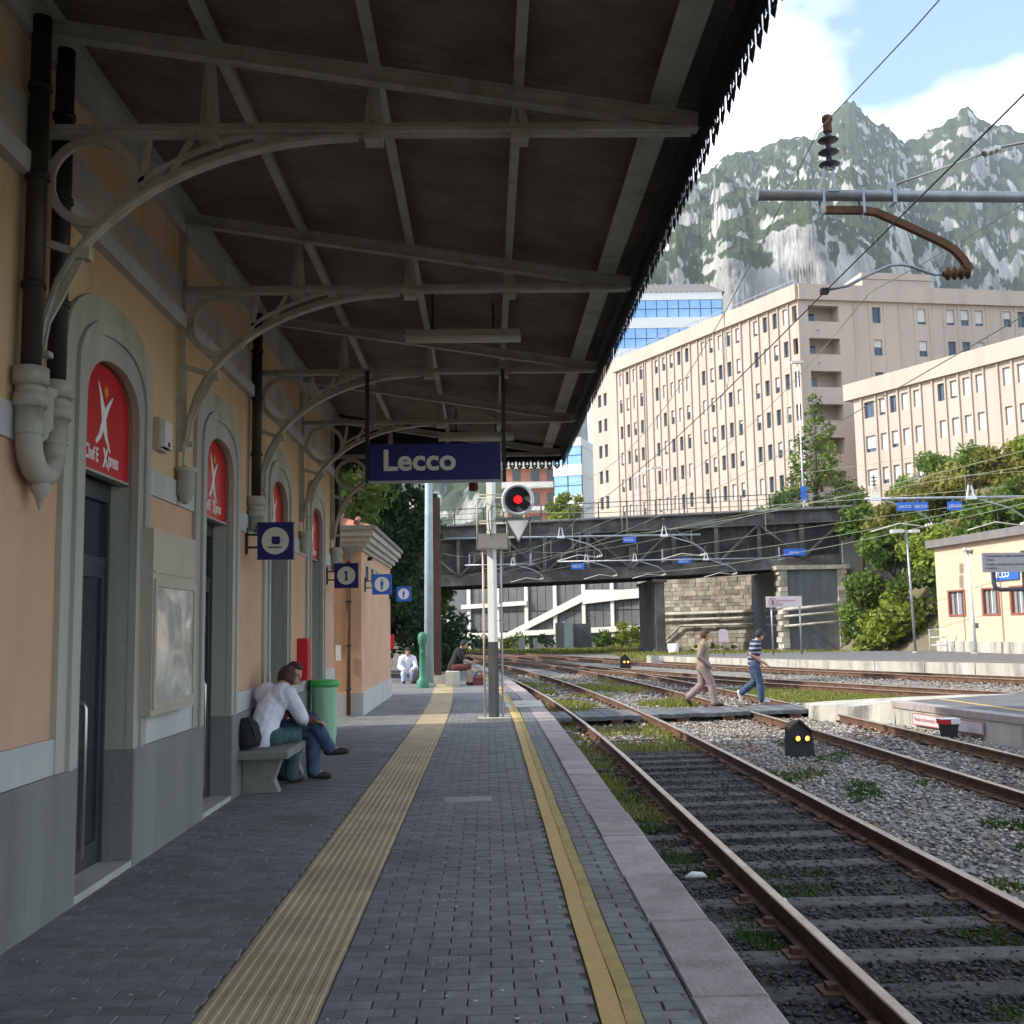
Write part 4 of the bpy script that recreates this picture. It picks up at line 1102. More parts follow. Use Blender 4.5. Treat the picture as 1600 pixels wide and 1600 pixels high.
b = MB(fr_); b.box(0, L_, .02, .024, -.36, -.345).box(0, L_, .02, .024, -.155, -.14).box(0, .012, .02, .024, -.345, -.155).box(L_ - .012, L_, .02, .024, -.345, -.155); b.build('border', M['redprint'], t)
text('lettering', 'Vietato attraversare', .10, M['redprint'], t, p0 + d * .05 + nn * .022 + Vector((0, 0, -.28)), d, (0, 0, 1), .001, .001, sx=.85)
text('lettering', 'i binari', .10, M['redprint'], t, p0 + d * 1.25 + nn * .022 + Vector((0, 0, -.28)), d, (0, 0, 1), .001, .001, sx=.85)
b = MB(fr_); b.box(1.06, 1.09, .02, .024, -.32, -.18).box(1.1, 1.16, .02, .024, -.30, -.24); b.build('pictogram', M['print'], t)
t = thing('stop_lantern', (7.85, 18.3, -.45), 'small black box with red and white lid on the gravel by the island platform', 'marker')
MB().prism([(7.76, -.45), (7.96, -.45), (8.0, -.19), (7.72, -.19)], 'y', 18.18, 18.36).build('box', M['black'], t)
MB().box(7.70, 7.86, 18.15, 18.38, -.188, -.11).build('red_cap', M['red'], t)
MB().box(7.861, 8.02, 18.15, 18.38, -.188, -.11).box(7.70, 8.02, 18.15, 18.38, -.109, -.095).build('white_cap', M['retro'], t)

P3 = [(34, 8), (27.2, 24.5), (23.2, 31.6), (19.4, 37.9), (17.0, 41.3), (14.4, 44.9), (12.6, 48.3), (11.0, 51.2), (9.6, 54.5), (8.6, 57.5), (15, 58.5), (20, 58.5), (30, 56), (60, 40), (60, 8)]
p3 = prism_platform('far_platform', P3, M['asphalt'])
for i in range(1, 9):
    (xa, ya), (xb, yb) = P3[i], P3[i + 1]
    L_ = math.hypot(xb - xa, yb - ya); n_ = max(1, round(L_ / 2.2)); ux, uy = (xb - xa) / L_, (yb - ya) / L_
    for k in range(n_):
        a, c = L_ * k / n_, L_ * (k + 1) / n_
        fr_ = ((xa, ya, 0), (ux, uy, 0), (-uy, ux, 0))
        b = MB(fr_); b.tone = random.random(); j = random.uniform(0, .03)
        b.box(a + .015, c - .015, -.3, .03 + j, -.62, -.012).build('face_block', M['palecon'], p3)
yv = [(x + .75, y + .45) for x, y in P3[1:10]]
MB().add(sum([[(x, y, .006), (x + .12, y + .1, .006)] for x, y in yv], []), [(2 * i, 2 * i + 1, 2 * i + 3, 2 * i + 2) for i in range(8)]).build('yellow_line', M['yellow'], p3)

# ------------------------------------------------------------------ dwarf signals
def dwarf(x, y, s, label, z=-.46):
    t = thing('dwarf_signal', (x, y, z), label, 'dwarf signal', 'ground signals between the tracks')
    poly = [(x - .21 * s, z), (x + .24 * s, z), (x + .20 * s, z + .44 * s), (x + .05 * s, z + .61 * s), (x - .02 * s, z + .64 * s), (x - .12 * s, z + .60 * s), (x - .19 * s, z + .52 * s)]
    MB().prism(poly, 'y', y, y + .28 * s).build('housing', M['rust'] if False else M['black'], t)
    for dx in (-.055, .105):
        MB().lathe([(.05 * s, 0), (.05 * s, .05 * s), (.044 * s, .05 * s), (.044 * s, .005)], (x + dx * s, y - .001, z + .345 * s), 16, (0, -1, 0)).build('hood', M['black'], t)
        MB().lathe([(.043 * s, .006), (.03 * s, .02 * s), (0, .026 * s)], (x + dx * s, y - .001, z + .345 * s), 16, (0, -1, 0)).build('lens', M['amber'], t)
    MB().beam((x - .22 * s, y - .02, z + .50 * s), (x - .02, y - .02, z + .66 * s), .06, .02).beam((x - .02, y - .02, z + .66 * s), (x + .22 * s, y - .02, z + .44 * s), .06, .02).build('cap', M['rust'], t)
dwarf(4.68, 16.1, .88, 'black ground signal with two lit amber lamps, on the gravel beside the second track')
dwarf(6.45, 50.0, 1.1, 'tiny distant ground signal with two amber lamps, in the dark rails near the bridge')

# ------------------------------------------------------------------ furniture on the far platform
def post(name, x, y, h, label, cat, r=.05, m='galv', head=None, lean=0):
    t = thing(name, (x, y, 0), label, cat)
    MB().tube([(x, y, 0), (x - lean, y, h)], [r, r * .7], 10).build('pole', M[m], t)
    MB().lathe([(r * 2.4, 0), (r * 2.4, .04), (r * 1.3, .10)], (x, y, 0), 10).build('foot', M['concrete'], t)
    return t
t = post('lamp_post', 21.45, 53.2, 6.1, 'tall pale lamp post in front of the overgrown bank', 'lamp post', .07, lean=.12)
MB().box(20.55, 21.15, 53.0, 53.4, 6.05, 6.22).box(21.5, 21.95, 53.0, 53.4, 6.05, 6.2).build('lamp_head', M['paleins'], t)
MB().beam((20.9, 53.2, 6.1), (21.8, 53.2, 6.1), .06, .06).build('arm', M['galv'], t)
t = post('loudspeaker_post', 23.02, 50.0, 4.9, 'pale post with small loudspeakers in front of the peach building', 'post', .09, 'retro', lean=.1)
MB().lathe([(.05, 0), (.13, .22), (.02, .22)], (22.9, 49.9, 4.85), 10, (.8, -.5, -.2)).build('horn', M['roofgrey'], t)
MB().lathe([(.05, 0), (.12, .2), (.02, .2)], (22.9, 50, 4.9), 10, (-.8, -.4, .1)).build('horn', M['paleins'], t)
MB().box(23.06, 23.2, 49.9, 50.05, 1.2, 1.45).build('box', M['roofgrey'], t)
t = thing('crossing_ban_sign', (15.3, 54.6, 0), 'pale sign with a red no-walking ring on two grey posts', 'sign')
for x in (14.68, 16.15): MB().tube([(x, 54.7, 0), (x, 54.7, 2.9)], .05, 8).build('post', M['galv'], t)
MB().box(14.4, 16.25, 54.6, 54.66, 2.42, 2.98).build('board', M['lilac'], t)
b = MB(); b.strip([(14.72 + .2 * math.cos(q), 54.59, 2.7 + .2 * math.sin(q)) for q in np.linspace(0, 2 * math.pi, 25)], .012, .04, (0, 1, 0)); b.beam((14.6, 54.59, 2.85), (14.85, 54.59, 2.55), .012, .03, (0, 1, 0)); b.build('ban_ring', M['redprint'], t)
b = MB(); b.prism([(14.68, 2.58), (14.76, 2.58), (14.79, 2.72), (14.74, 2.8), (14.69, 2.72)], 'y', 54.588, 54.594); b.build('walker_symbol', M['print'], t)
text('lettering', 'Vietato attraversare', .12, M['redprint'], t, (14.98, 54.59, 2.74), (1, 0, 0), (0, 0, 1), .002, sx=.95)
text('lettering', 'i binari', .12, M['redprint'], t, (14.98, 54.59, 2.55), (1, 0, 0), (0, 0, 1), .002, sx=.95)
t = thing('small_plate', (10.6, 50.6, -.3), 'small plain lilac plate on a thin stick right of the man in the vest', 'sign')
MB().tube([(11.6, 52.3, 0), (11.6, 52.3, .75)], .03, 8).build('stick', M['roofgrey'], t)
MB().prism([(11.37, .72), (11.83, .72), (11.83, 1.25), (11.72, 1.36), (11.48, 1.36), (11.37, 1.25)], 'y', 52.24, 52.27).build('plate', M['lilac'], t)
t = thing('information_sign', (19.6, 40, 3), 'large grey notice board with dark print at the right edge', 'sign')
MB().box(18.9, 21.3, 40, 40.08, 3.38, 4.12).build('board', M['greysign'], t)
for i, s in enumerate(('È severamente vietato attraversare', 'i binari.', 'È vietato oltrepassare la linea gialla', 'e sostare.')):
    text('lettering', s, .115, M['print'], t, (19.02, 39.995, 3.97 - i * .145 - (.03 if i > 1 else 0)), (1, 0, 0), (0, 0, 1), .002, .002)
MB().tube([(20.55, 40.15, 0), (20.55, 40.15, 4.2)], .09, 10).tube([(20.5, 40.15, 2.72), (19.6, 40.15, 2.72), (19.42, 40.15, 2.78), (19.36, 40.15, 2.95), (19.36, 40.15, 3.4)], .085, 10).build('frame', M['signal'], t)
t = thing('metal_gate', (23.2, 54.5, 0), 'small pale green tube frame beside the peach building', 'gate')
MB().tube([(22.75, 54.5, 0), (22.75, 54.5, 1.15), (23.55, 54.3, 1.15), (23.55, 54.3, 0)], .04, 8).tube([(22.75, 54.5, .75), (23.55, 54.3, .75)], .03, 8).tube([(22.75, 54.5, .35), (23.55, 54.3, .35)], .03, 8).build('frame', M['retro'], t)

def peach():
    t = thing('station_annex', (23.8, 50, 0), 'sunlit peach building with three red-brown windows at the right edge', 'building')
    a = Vector((23.9, 56.0, 0)); d = Vector((.10, -.995, 0)).normalized(); w = Vector((-.995, -.10, 0)).normalized()
    fr_ = (a, d, w)
    wins = [(1.1, 2.75), (4.25, 5.75), (6.6, 8.05)]
    zb, zt = 1.80, 3.15
    m = MB(fr_); xs = [0] + sum([list(v) for v in wins], []) + [24]
    m.box(0, 24, -.4, 0, .55, zb).box(0, 24, -.4, 0, zt, 5.45)
    for i in range(0, len(xs), 2): m.box(xs[i], xs[i + 1], -.4, 0, zb, zt)
    m.box(0, 24, -7, -.4, .55, 5.45)
    m.build('wall', M['peach'], t)
    MB(fr_).box(-.12, 24, -7.1, .12, -.3, .55).build('base', M['palecon'], t)
    MB(fr_).box(-.35, 24.5, -7.4, .3, 5.45, 5.85).build('roof', M['roofgrey'], t)
    for (p, q) in wins:
        f = MB(fr_); f.box(p, p + .14, -.16, .04, zb, zt).box(q - .14, q, -.16, .04, zb, zt).box(p + .14, q - .14, -.16, .04, zb, zb + .10).box(p + .14, q - .14, -.16, .04, zt - .08, zt)
        wo = f.build('window', M['brownframe'], t)
        n_ = 4
        for i in range(n_):
            x0 = p + .14 + (q - p - .28) * i / n_; x1 = p + .14 + (q - p - .28) * (i + 1) / n_
            MB(fr_).box(x0 + .015, x1 - .015, -.13, -.11, zb + .10, zt - .08).build('pane', M['greysign'] if i % 2 == 0 else M['roofgrey'], wo)
            if i: MB(fr_).box(x0 - .03, x0 + .03, -.12, -.06, zb + .10, zt - .08).build('mullion', M['white'] if i == 2 else M['roofgrey'], wo)
    t2 = thing('town_name_sign', a + d * 5.8 + w * .2 + Vector((0, 0, 3.6)), 'bright blue town name sign with white letters on the peach wall', 'sign')
    MB(fr_).box(5.3, 7.5, .02, .10, 3.45, 4.0).build('board', M['blue'], t2)
    text('lettering', 'LECCO', .40, M['white'], t2, a + d * 5.5 + w * .105 + Vector((0, 0, 3.58)), d, (0, 0, 1), .003, .012)
peach()

# ------------------------------------------------------------------ bridge
BY = 78.0
def bz(x): return 9.02 + (x + 3.7) * .034        # top of the girder
def bb(x): return 4.72 + (x + 5) * .030 + max(0, x - 12) * .018
def bridge():
    t = thing('road_bridge', (10, BY, 5), 'dark riveted girder road bridge with thin railings across the tracks', 'bridge')
    x0, x1 = -6.5, 27.4
    def quadbar(nm, f0, f1, ya, yb, m='girder', xa=x0, xb=x1, n=12):
        mb = MB(); xs = np.linspace(xa, xb, n)
        V = sum([[(x, ya, f0(x)), (x, ya, f1(x)), (x, yb, f1(x)), (x, yb, f0(x))] for x in xs], [])
        mb.add(V, [(4 * i + j, 4 * i + (j + 1) % 4, 4 * i + 4 + (j + 1) % 4, 4 * i + 4 + j) for i in range(n - 1) for j in range(4)] + [(0, 1, 2, 3), (4 * n - 4, 4 * n - 3, 4 * n - 2, 4 * n - 1)])
        return mb.build(nm, M[m], t)
    quadbar('top_chord', lambda x: bz(x) - .85, bz, BY - .06, BY + .1)
    quadbar('top_flange', lambda x: bz(x) - .02, lambda x: bz(x) + .07, BY - .35, BY + .5)
    quadbar('angle_iron', lambda x: bz(x) - .98, lambda x: bz(x) - .86, BY - .28, BY + .1)
    quadbar('bottom_chord', bb, lambda x: bb(x) + .75, BY - .1, BY + .1)
    quadbar('bottom_flange', lambda x: bb(x) - .08, lambda x: bb(x) + .0, BY - .35, BY + .5)
    quadbar('deck', lambda x: bz(x) - .75, lambda x: bz(x) - .15, BY + .6, BY + 8.5, 'girderdark')
    quadbar('far_girder', lambda x: bb(x) - .05, lambda x: bz(x), BY + 8.6, BY + 8.8, 'girderdark')
    quadbar('pavement_edge', lambda x: bz(x) + .08, lambda x: bz(x) + .24, BY + .2, BY + 8.4, 'concrete')
    quadbar('web_plate', lambda x: bb(x) + .5, lambda x: bz(x) - .5, BY + .35, BY + .4, 'girderdark')
    for x in np.arange(x0 + .5, x1, 1.06): MB().box(x - .04, x + .04, BY - .14, BY - .06, bz(x) - .83, bz(x) - .04).build('stiffener', M['girder'], t)
    for x in np.arange(x0 + .5, x1, 2.12): MB().box(x - .06, x + .06, BY + .26, BY + .35, bb(x) + .76, bz(x) - .87).build('web_stiffener', M['girder'], t)
    sp = 6.35; nodes = [-5.2 + sp / 2 * k for k in range(11)]
    for i in range(len(nodes) - 1):
        a, c = nodes[i], nodes[i + 1]
        za, zc = (bz(a) - .9, bb(c) + .6) if i % 2 == 0 else (bb(a) + .6, bz(c) - .9)
        MB().beam((a, BY - .12, za), (c, BY - .12, zc), .34, .14, (0, 0, 1)).build('diagonal', M['girder'], t)
    for x in nodes: MB().box(x - .14, x + .14, BY - .15, BY + .12, bb(x) + .7, bz(x) - .9).build('vertical', M['girder'], t)
    for i, x in enumerate(np.arange(x0 + .6, x1, 2.1)):
        MB().box(x - .12, x + .12, BY + .2, BY + 8.6, bz(x) - 1.5, bz(x) - .74).build('cross_beam', M['girderdark'], t)
    # railing
    for i, x in enumerate(np.arange(x0, x1 + .1, 2.12)):
        h = bz(x) + (1.3 if x < 12 else 1.25)
        MB().box(x - .045, x + .045, BY - .3, BY - .22, bz(x) + .06, h).build('railing_post', M['signal'], t)
    for dz in (.50, .90, 1.26):
        mb = MB(); mb.beam((x0, BY - .27, bz(x0) + dz), (x1, BY - .27, bz(x1) + dz), .05, .06 if dz > 1 else .035); mb.build('rail_bar', M['signal'], t)
    for px, pz in ((10.55, 7.9), (6.7, 6.0), (14.5, 6.3)):
        b = MB(); b.box(px - .48, px + .48, BY - .5, BY - .46, pz - .21, pz + .21); o = b.build('number_plate', M['blue'], t)
        text('lettering', 'LECCO', .2, M['white'], o, (px - .38, BY - .505, pz - .08), (1, 0, 0), (0, 0, 1), .002)
    b = MB(); b.box(21.9, 23.5, BY - .5, BY - .46, 6.55, 7.05); o = b.build('number_plate', M['blue'], t)
    text('lettering', 'LECCO', .22, M['white'], o, (22.3, BY - .505, 6.7), (1, 0, 0), (0, 0, 1), .002)
    # pier of riveted plates
    MB().box(12.35, 13.02, BY - .3, BY + 8.2, -.5, 4.95).build('pier', M['girder'], t)
    MB().box(12.15, 13.25, BY - .5, BY + 8.4, -.6, -.1).box(12.2, 13.2, BY - .45, BY + 8.3, 4.75, 4.97).build('pier_cap', M['girder'], t)
    return t
bridge()

def masonry(name, label, x0, x1, y, z0, z1, holes=(), stone=(.75, .34), depth=1.5, m='masonry', fr=None):
    t = thing(name, ((x0 + x1) / 2, y, z0), label, 'wall')
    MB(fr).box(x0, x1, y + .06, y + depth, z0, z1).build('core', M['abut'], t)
    cells = []; z = z0; r = 0
    while z < z1 - .1:
        h = stone[1] * random.uniform(.8, 1.25); h = min(h, z1 - z); x = x0
        while x < x1 - .02:
            w = min(stone[0] * random.uniform(.55, 1.5), x1 - x)
            if x1 - x - w < .15: w = x1 - x
            cells.append((x, x + w, z, z + h)); x += w
        z += h
    random.shuffle(cells)
    st = MB(fr)
    for k, (a, c, e, f) in enumerate(cells):
        b = MB(fr) if k < 280 else st; b.tone = random.random(); p = random.uniform(0, .05)
        b.box(a + .015, c - .015, y - p, y + .1, e + .012, f - .012)
        if k < 280: b.build('stone', M[m], t)
    if st.v: st.build('stonework', M[m], t)['kind'] = 'stuff'
    return t
masonry('retaining_wall', 'sunlit pale stone wall behind the two walkers under the bridge', 0, 11.2, 0, -.6, 7.0, fr=(Vector((13.3, 92.5, 0)), Vector((.87, -.493, 0)), Vector((.493, .87, 0))))
t = thing('bridge_abutment', (24, 77, -.6), 'dark streaked bridge abutment between pale quoins, right of the sunlit stone wall', 'wall')
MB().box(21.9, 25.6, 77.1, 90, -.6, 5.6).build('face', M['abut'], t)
for xa, xb in ((21.3, 21.9), (25.6, 26.3)):
    z = -.6; k = 0
    while z < 5.5:
        b = MB(); b.tone = random.random(); j = .12 if k % 2 else 0
        b.box(xa + (j if xa < 22 else 0), xb - (0 if xa < 22 else j), 76.95 - random.uniform(0, .04), 78.3, z + .012, z + .40); b.build('stone', M['masonry'], t); z += .41; k += 1
MB().box(21.1, 26.5, 76.8, 78.4, 5.5, 5.8).build('coping', M['masonry'], t)
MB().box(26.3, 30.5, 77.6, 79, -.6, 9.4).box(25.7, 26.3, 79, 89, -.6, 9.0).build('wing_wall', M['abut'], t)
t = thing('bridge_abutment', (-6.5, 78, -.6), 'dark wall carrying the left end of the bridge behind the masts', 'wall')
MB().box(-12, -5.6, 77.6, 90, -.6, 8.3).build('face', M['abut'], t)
t = thing('service_pipes', (20, 76, 2), 'pale horizontal service pipes running across the stone wall and abutment', 'pipe')
for i, (z0, z1, r) in enumerate(((2.65, 2.95, .13), (2.15, 2.45, .1), (1.55, 1.75, .1))):
    p = [(13.9, 91.9, z0 - .1), (22.2, 87.2, z0)] if i < 2 else [(15.0, 91.3, .1), (16.4, 90.4, 1.55), (22.2, 87.2, 1.6)]
    MB().tube(p + [(21.6, 76.6, z1 - .35), (26.4, 76.6, z1)], r, 8).build('pipe', M['palecon'], t)
t = thing('leaning_props', (27, 74, 0), 'pale timbers leaning against the end of the dark abutment', 'prop')
MB().beam((26.2, 76.4, 2.6), (29.2, 72.5, -.3), .2, .2).build('prop', M['offwhite'], t)
MB().tube([(27.0, 75.6, -.5), (27.0, 75.6, 4.2), (26.0, 75.8, 4.4)], .10, 8).build('pipe', M['paleins'], t)

# ------------------------------------------------------------------ white framed wall beyond the bridge
def white_frame():
    U, Wv = Vector((.87, -.493, 0)), Vector((-.493, -.87, 0)); O = Vector((-1.71, 108, 0)); FRM = (O, U, Wv)
    t = thing('framed_wall', O, 'long white framed wall with dark panels and a sloping ramp band beyond the bridge', 'wall')
    def cv(X, z):
        k = X / 101.0; q = (k * O.y - O.x) / (.87 + .493 * k); return q, 1.55 + (z - 1.55) * (O.y - .493 * q) / 101.0
    def poly(nm, pts, d0, d1, m):
        pts = [cv(*p) for p in pts]; n = len(pts); b = MB(FRM)
        b.add([(p[0], d0, p[1]) for p in pts] + [(p[0], d1, p[1]) for p in pts], [tuple(range(n)), tuple(reversed(range(n, 2 * n)))] + [(i, i + n, (i + 1) % n + n, (i + 1) % n) for i in range(n)])
        b.build(nm, M[m], t)
    for x in np.arange(-1.6, 24, 2.72): poly('post', [(x - .16, -.4), (x + .16, -.4), (x + .16, 6.7), (x - .16, 6.7)], .06, .26, 'offwhite')
    poly('backing', [(-4, -.5), (24, -.5), (24, 6.7), (-4, 6.7)], -.4, -.1, 'abut')
    for x in np.arange(-1.6, 23, 2.72):
        for a in range(3):
            xa = x + .2 + a * .79
            for z0, z1 in ((1.35, 3.1), (3.2, 6.5)): poly('panel', [(xa, z0), (xa + .74, z0), (xa + .74, z1), (xa, z1)], -.098, .0, 'darkpanel')
    for i, (nm, p) in enumerate((('ramp_band', [(2.6, .85), (9.3, 4.0), (9.3, 4.75), (2.2, 1.25)]), ('upper_band', [(9.3, 3.75), (13.2, 4.15), (24, 4.9), (24, 5.7), (13.2, 5.05), (9.3, 5.1)]),
                  ('lower_band', [(2.2, .85), (24, 1.4), (24, 1.95), (2.2, 1.3)]), ('left_band', [(-2.2, 3.45), (4.0, 3.75), (4.0, 4.15), (-2.2, 3.85)]), ('foot_band', [(-4, .6), (2.6, .65), (2.6, 1.2), (-4, 1.2)]))):
        poly(nm, p, .27, .45 + .01 * i, 'offwhite')
    poly('end_wall', [(-6.2, -.4), (-2.7, -.4), (-2.7, 2.9), (-4.6, 3.2), (-6.2, 2.4)], .6, 1.2, 'offwhite')
white_frame()
t = thing('relay_cabinet', (7.1, 96, -.5), 'tall grey lineside cabinet in the greenery under the white framed wall', 'cabinet')
MB().box(6.15, 6.9, 95.6, 96.4, -.6, 2.0).box(6.85, 9.4, 96.5, 97.4, -.6, 1.9).build('box', M['abut'], t)
MB().box(6.9, 7.7, 95.55, 96.5, -.6, 2.05).build('door', M['bluegrey'], t)
t = thing('plastic_tub', (13.7, 83, -.5), 'white plastic tub at the foot of the bridge pier', 'tub')
MB().lathe([(.36, 0), (.44, .8), (.40, .8), (.34, .1)], (13.3, 76.2, -.5), 14).build('shell', M['retro'], t)
for i, (x, w) in enumerate(((3.0, .5), (4.15, .3))):
    t = thing('marker_post', (x, 94, -.5), ('wider' if i == 0 else 'narrower') + ' of two pale boxes in the weeds beyond the rails', 'box')
    MB().box(x - w / 2, x + w / 2, 92, 92.4, -.6, .75 - i * .05).build('box', M['bluegrey'], t)

# ------------------------------------------------------------------ big hillside buildings
def facade_wall(mb, L_, z0, z1, rows, cells, d=.36):
    """wall strips round the openings; rows = [(zb, zt)], cells = per row list of (u0, u1)"""
    z = z0
    for (zb, zt), cs in sorted(zip(rows, cells)):
        if zb > z: mb.box(0, L_, -d, 0, z, zb)
        u = 0
        for a, c in sorted(cs):
            mb.box(u, a, -d, 0, zb, zt); u = c
        mb.box(u, L_, -d, 0, zb, zt); z = zt
    if z1 > z: mb.box(0, L_, -d, 0, z, z1)
WCACHE = {}
def window(t, fr_, a, c, zb, zt, blind, open_frac, frame_m):
    key = (round(c - a, 2), round(zt - zb, 2), round(blind, 2))
    flip = fr_[1][0] * fr_[2][1] - fr_[1][1] * fr_[2][0] > 0        # opening measured from its other side when the front runs the other way
    o0 = Vector(fr_[0]) + Vector(fr_[1]) * (c if flip else a); o0.z = zb
    ang = math.atan2(fr_[1][1], fr_[1][0]) + (math.pi if flip else 0)
    if key not in WCACHE:
        w, h = c - a, zt - zb; F0 = ((0, 0, 0), (1, 0, 0), (0, -1, 0))
        f = MB(F0); e = .05
        f.box(0, e, -.30, -.21, 0, h).box(w - e, w, -.30, -.21, 0, h).box(e, w - e, -.30, -.21, 0, e).box(e, w - e, -.30, -.21, h - e, h).box(w / 2 - .03, w / 2 + .03, -.29, -.22, e, h - e)
        fm = f.mesh('window'); fm.materials.append(frame_m)
        g = MB(F0).box(e, w - e, -.27, -.25, e, h - e).mesh('pane'); g.materials.append(M['glassblue'])
        bm_ = None
        if blind > .02:
            b = MB(F0); n = max(2, int(h * blind / .12)); zz = h - .02
            for i in range(n):
                dz = h * blind / n; b.box(.03, w - .03, -.205, -.185, zz - dz + .008, zz); zz -= dz
            bm_ = b.mesh('blind'); bm_.materials.append(M['shutter'])
        WCACHE[key] = (fm, g, bm_)
    fm, g, bm_ = WCACHE[key]
    o = bpy.data.objects.new('window', fm); COL.objects.link(o); o.parent = t
    o.location = o0 - ORG[t.name]; o.rotation_euler = (0, 0, ang)
    for nm, me in (('pane', g), ('blind', bm_)):
        if me is None: continue
        p = bpy.data.objects.new(nm, me); COL.objects.link(p); p.parent = o
def blind_frac(bias):
    r = random.random()
    return 0.0 if r < .30 + bias else (1.0 if r > .80 else random.choice((.2, .45, .6, .8)))

def hillside_offices():
    A0 = Vector((32.24, 105, 0)); dA = Vector((-.443, .897, 0)).normalized(); wA = Vector((-.897, -.443, 0)).normalized()
    dR = Vector((.9915, .13, 0)).normalized(); wR = Vector((.13, -.9915, 0)).normalized()
    t = thing('office_block', A0, 'largest pinkish office block with long sunlit window grid and balconies at its corner', 'building')
    FA, FRr = (A0, dA, wA), (A0, dR, wR)
    rows = [(34.05 - 1.66 - 3.43 * k, 34.05 - 3.43 * k) for k in range(7)]
    starts = [(1.62, 4), (9.2, 5), (18.35, 5), (27.8, 4)]
    u = []
    for s, n in starts: u += [(s + 1.535 * i, s + 1.535 * i + .70) for i in range(n)]
    L_ = 34.0
    recess = (.22, .92)
    mb = MB(FA); facade_wall(mb, L_, 8, 34.52, rows, [u + [recess]] * 7)
    # stair end, windows at half landings
    srows = [(z0 - 1.72, z1 - 1.72) for z0, z1 in rows[:-1]]
    mb2 = MB((A0 + dA * L_, dA, wA)); facade_wall(mb2, 5.9, 8, 36.1, srows, [[(2.2, 2.95), (3.55, 4.35)]] * len(srows))
    mb2.build('stair_wall', M['facade'], t)
    mb.build('long_wall', M['facade'], t)
    MB(FA).box(-.05, L_ + .1, -.6, .38, 34.52, 36.15).build('parapet', M['facade'], t)
    for k, (zb, zt) in enumerate(rows):
        for a, c in u: window(t, FA, a, c, zb, zt, blind_frac(.05), 0, M['darkpanel'])
    for zb, zt in srows:
        for a, c in ((2.2, 2.95), (3.55, 4.35)): window(t, (A0 + dA * L_, dA, wA), a, c, zb, zt, .0, 0, M['darkpanel'])
    pil = []
    for s, n in starts: pil += [s - .22 + 1.535 * i for i in range(n)] + [s - .22 + 1.535 * n - .06, s - .22 + 1.535 * (n + 1) - .2]
    for p in sorted(set(round(x, 2) for x in pil)):
        if p < L_ - .2: MB(FA).box(p - .065, p + .065, -.02, .17, 9, 34.52).build('pilaster', M['facade'], t)
    # balcony side
    rr = [(34.0 - 1.68 - 3.43 * k, 34.0 - 3.43 * k) for k in range(6)]
    LR = 45
    cols0 = [(8.1, 9.03), (13.12, 14.05), (16.4, 17.3), (18.02, 18.94), (19.66, 20.55), (22.9, 23.8), (24.55, 25.4), (27.9, 28.8), (31, 31.9)]
    cells = [cols0 + [(1.07, 4.40)]] * 6
    mb = MB(FRr); facade_wall(mb, LR, 8, 34.52, rr, cells); mb.build('end_wall', M['facade'], t)
    MB(FRr).box(0, LR, -.6, .38, 34.52, 36.15).build('parapet', M['facade'], t)
    for k, (zb, zt) in enumerate(rr):
        for a, c in cols0: window(t, FRr, a, c, zb, zt, blind_frac(.0), 0, M['darkpanel'])
        b = MB(FRr); b.box(.95, 4.5, -1.9, -1.85, zb - .3, zt + .3).box(.95, 4.5, -1.85, -.3, zb - .3, zb - .25).box(4.45, 4.5, -1.85, -.3, zb - .25, zt + .3).box(.95, 4.5, -1.85, -.3, zt + .25, zt + .3)
        lo = b.build('balcony', M['facade'], t)
        MB(FRr).box(1.6, 2.55, -1.85, -1.80, zb - .25, zt - .35).build('door', M['glassblue'], lo)
        MB(FRr).tube([(1.9, .06, zb - .95), (2.1, .06, zb - .95)], .06, 6).build('drain', M['roofgrey'], lo)
    for p in (6.15, 7.8, 9.48, 11.15, 12.82, 14.48, 16.12, 17.75, 19.36, 21.0, 22.7, 24.3): MB(FRr).box(p - .11, p + .11, -.02, .10, 9, 34.52).build('pilaster', M['facade'], t)
    # core and penthouse
    c = A0 + (dA * 17 + dR * 22) ; V = [A0 - wA * .9 - wR * 2.1 + dA * .3, A0 + dR * 44 - wR * 2.1, A0 + dR * 44 + dA * 16, A0 + dR * 14 + dA * 39, A0 + dA * 39.6 - wA * .9]
    MB().prism([(v.x, v.y) for v in V], 'z', 8, 35.2).build('core', M['facade'], t)
    MB((A0, dR, wR)).box(8.4, 16.2, -8, -2.3, 35.2, 37.8).build('penthouse', M['facade'], t)
    MB((A0, dR, wR)).box(8.3, 16.35, -8.1, -2.2, 37.8, 38.5).build('penthouse_roof', M['facade'], t)
    MB((A0, dR, wR)).box(6.6, 8.2, -5, -3, 35.2, 37.2).build('roof_hut', M['white'], t)
    for u0, d0, w0, h0 in ((20, -4, 1.6, 1.2), (25, -6, .8, 2.0), (30, -5, 2.4, .9), (12, -3, .5, 1.4)):
        MB((A0, dA, wA)).box(u0, u0 + w0, d0 - w0, d0, 35.2, 36.3 + h0).build('roof_vent', M['retro'], t)
    b = MB((A0, dA, wA))
    b.beam((0, .3, 36.6), (34, .3, 36.6), .06, .06)
    for i in range(18): b.beam((i * 2, .3, 36.1), (i * 2, .3, 36.6), .05, .05, (1, 0, 0))
    b.build('roof_rail', M['galv'], t)
    # lower wing
    B0 = Vector((35.67, 100, 0)); dB = Vector((.46, -.888, 0)).normalized(); wB = Vector((-.888, -.46, 0)).normalized(); FB = (B0, dB, wB)
    t = thing('office_wing', B0, 'lower pinkish wing with white roller shutters in front of the largest office block', 'building')
    brow = [(22.42 - 1.56, 22.42), (19.14 - 1.56, 19.14), (15.95 - 1.56, 15.95)]
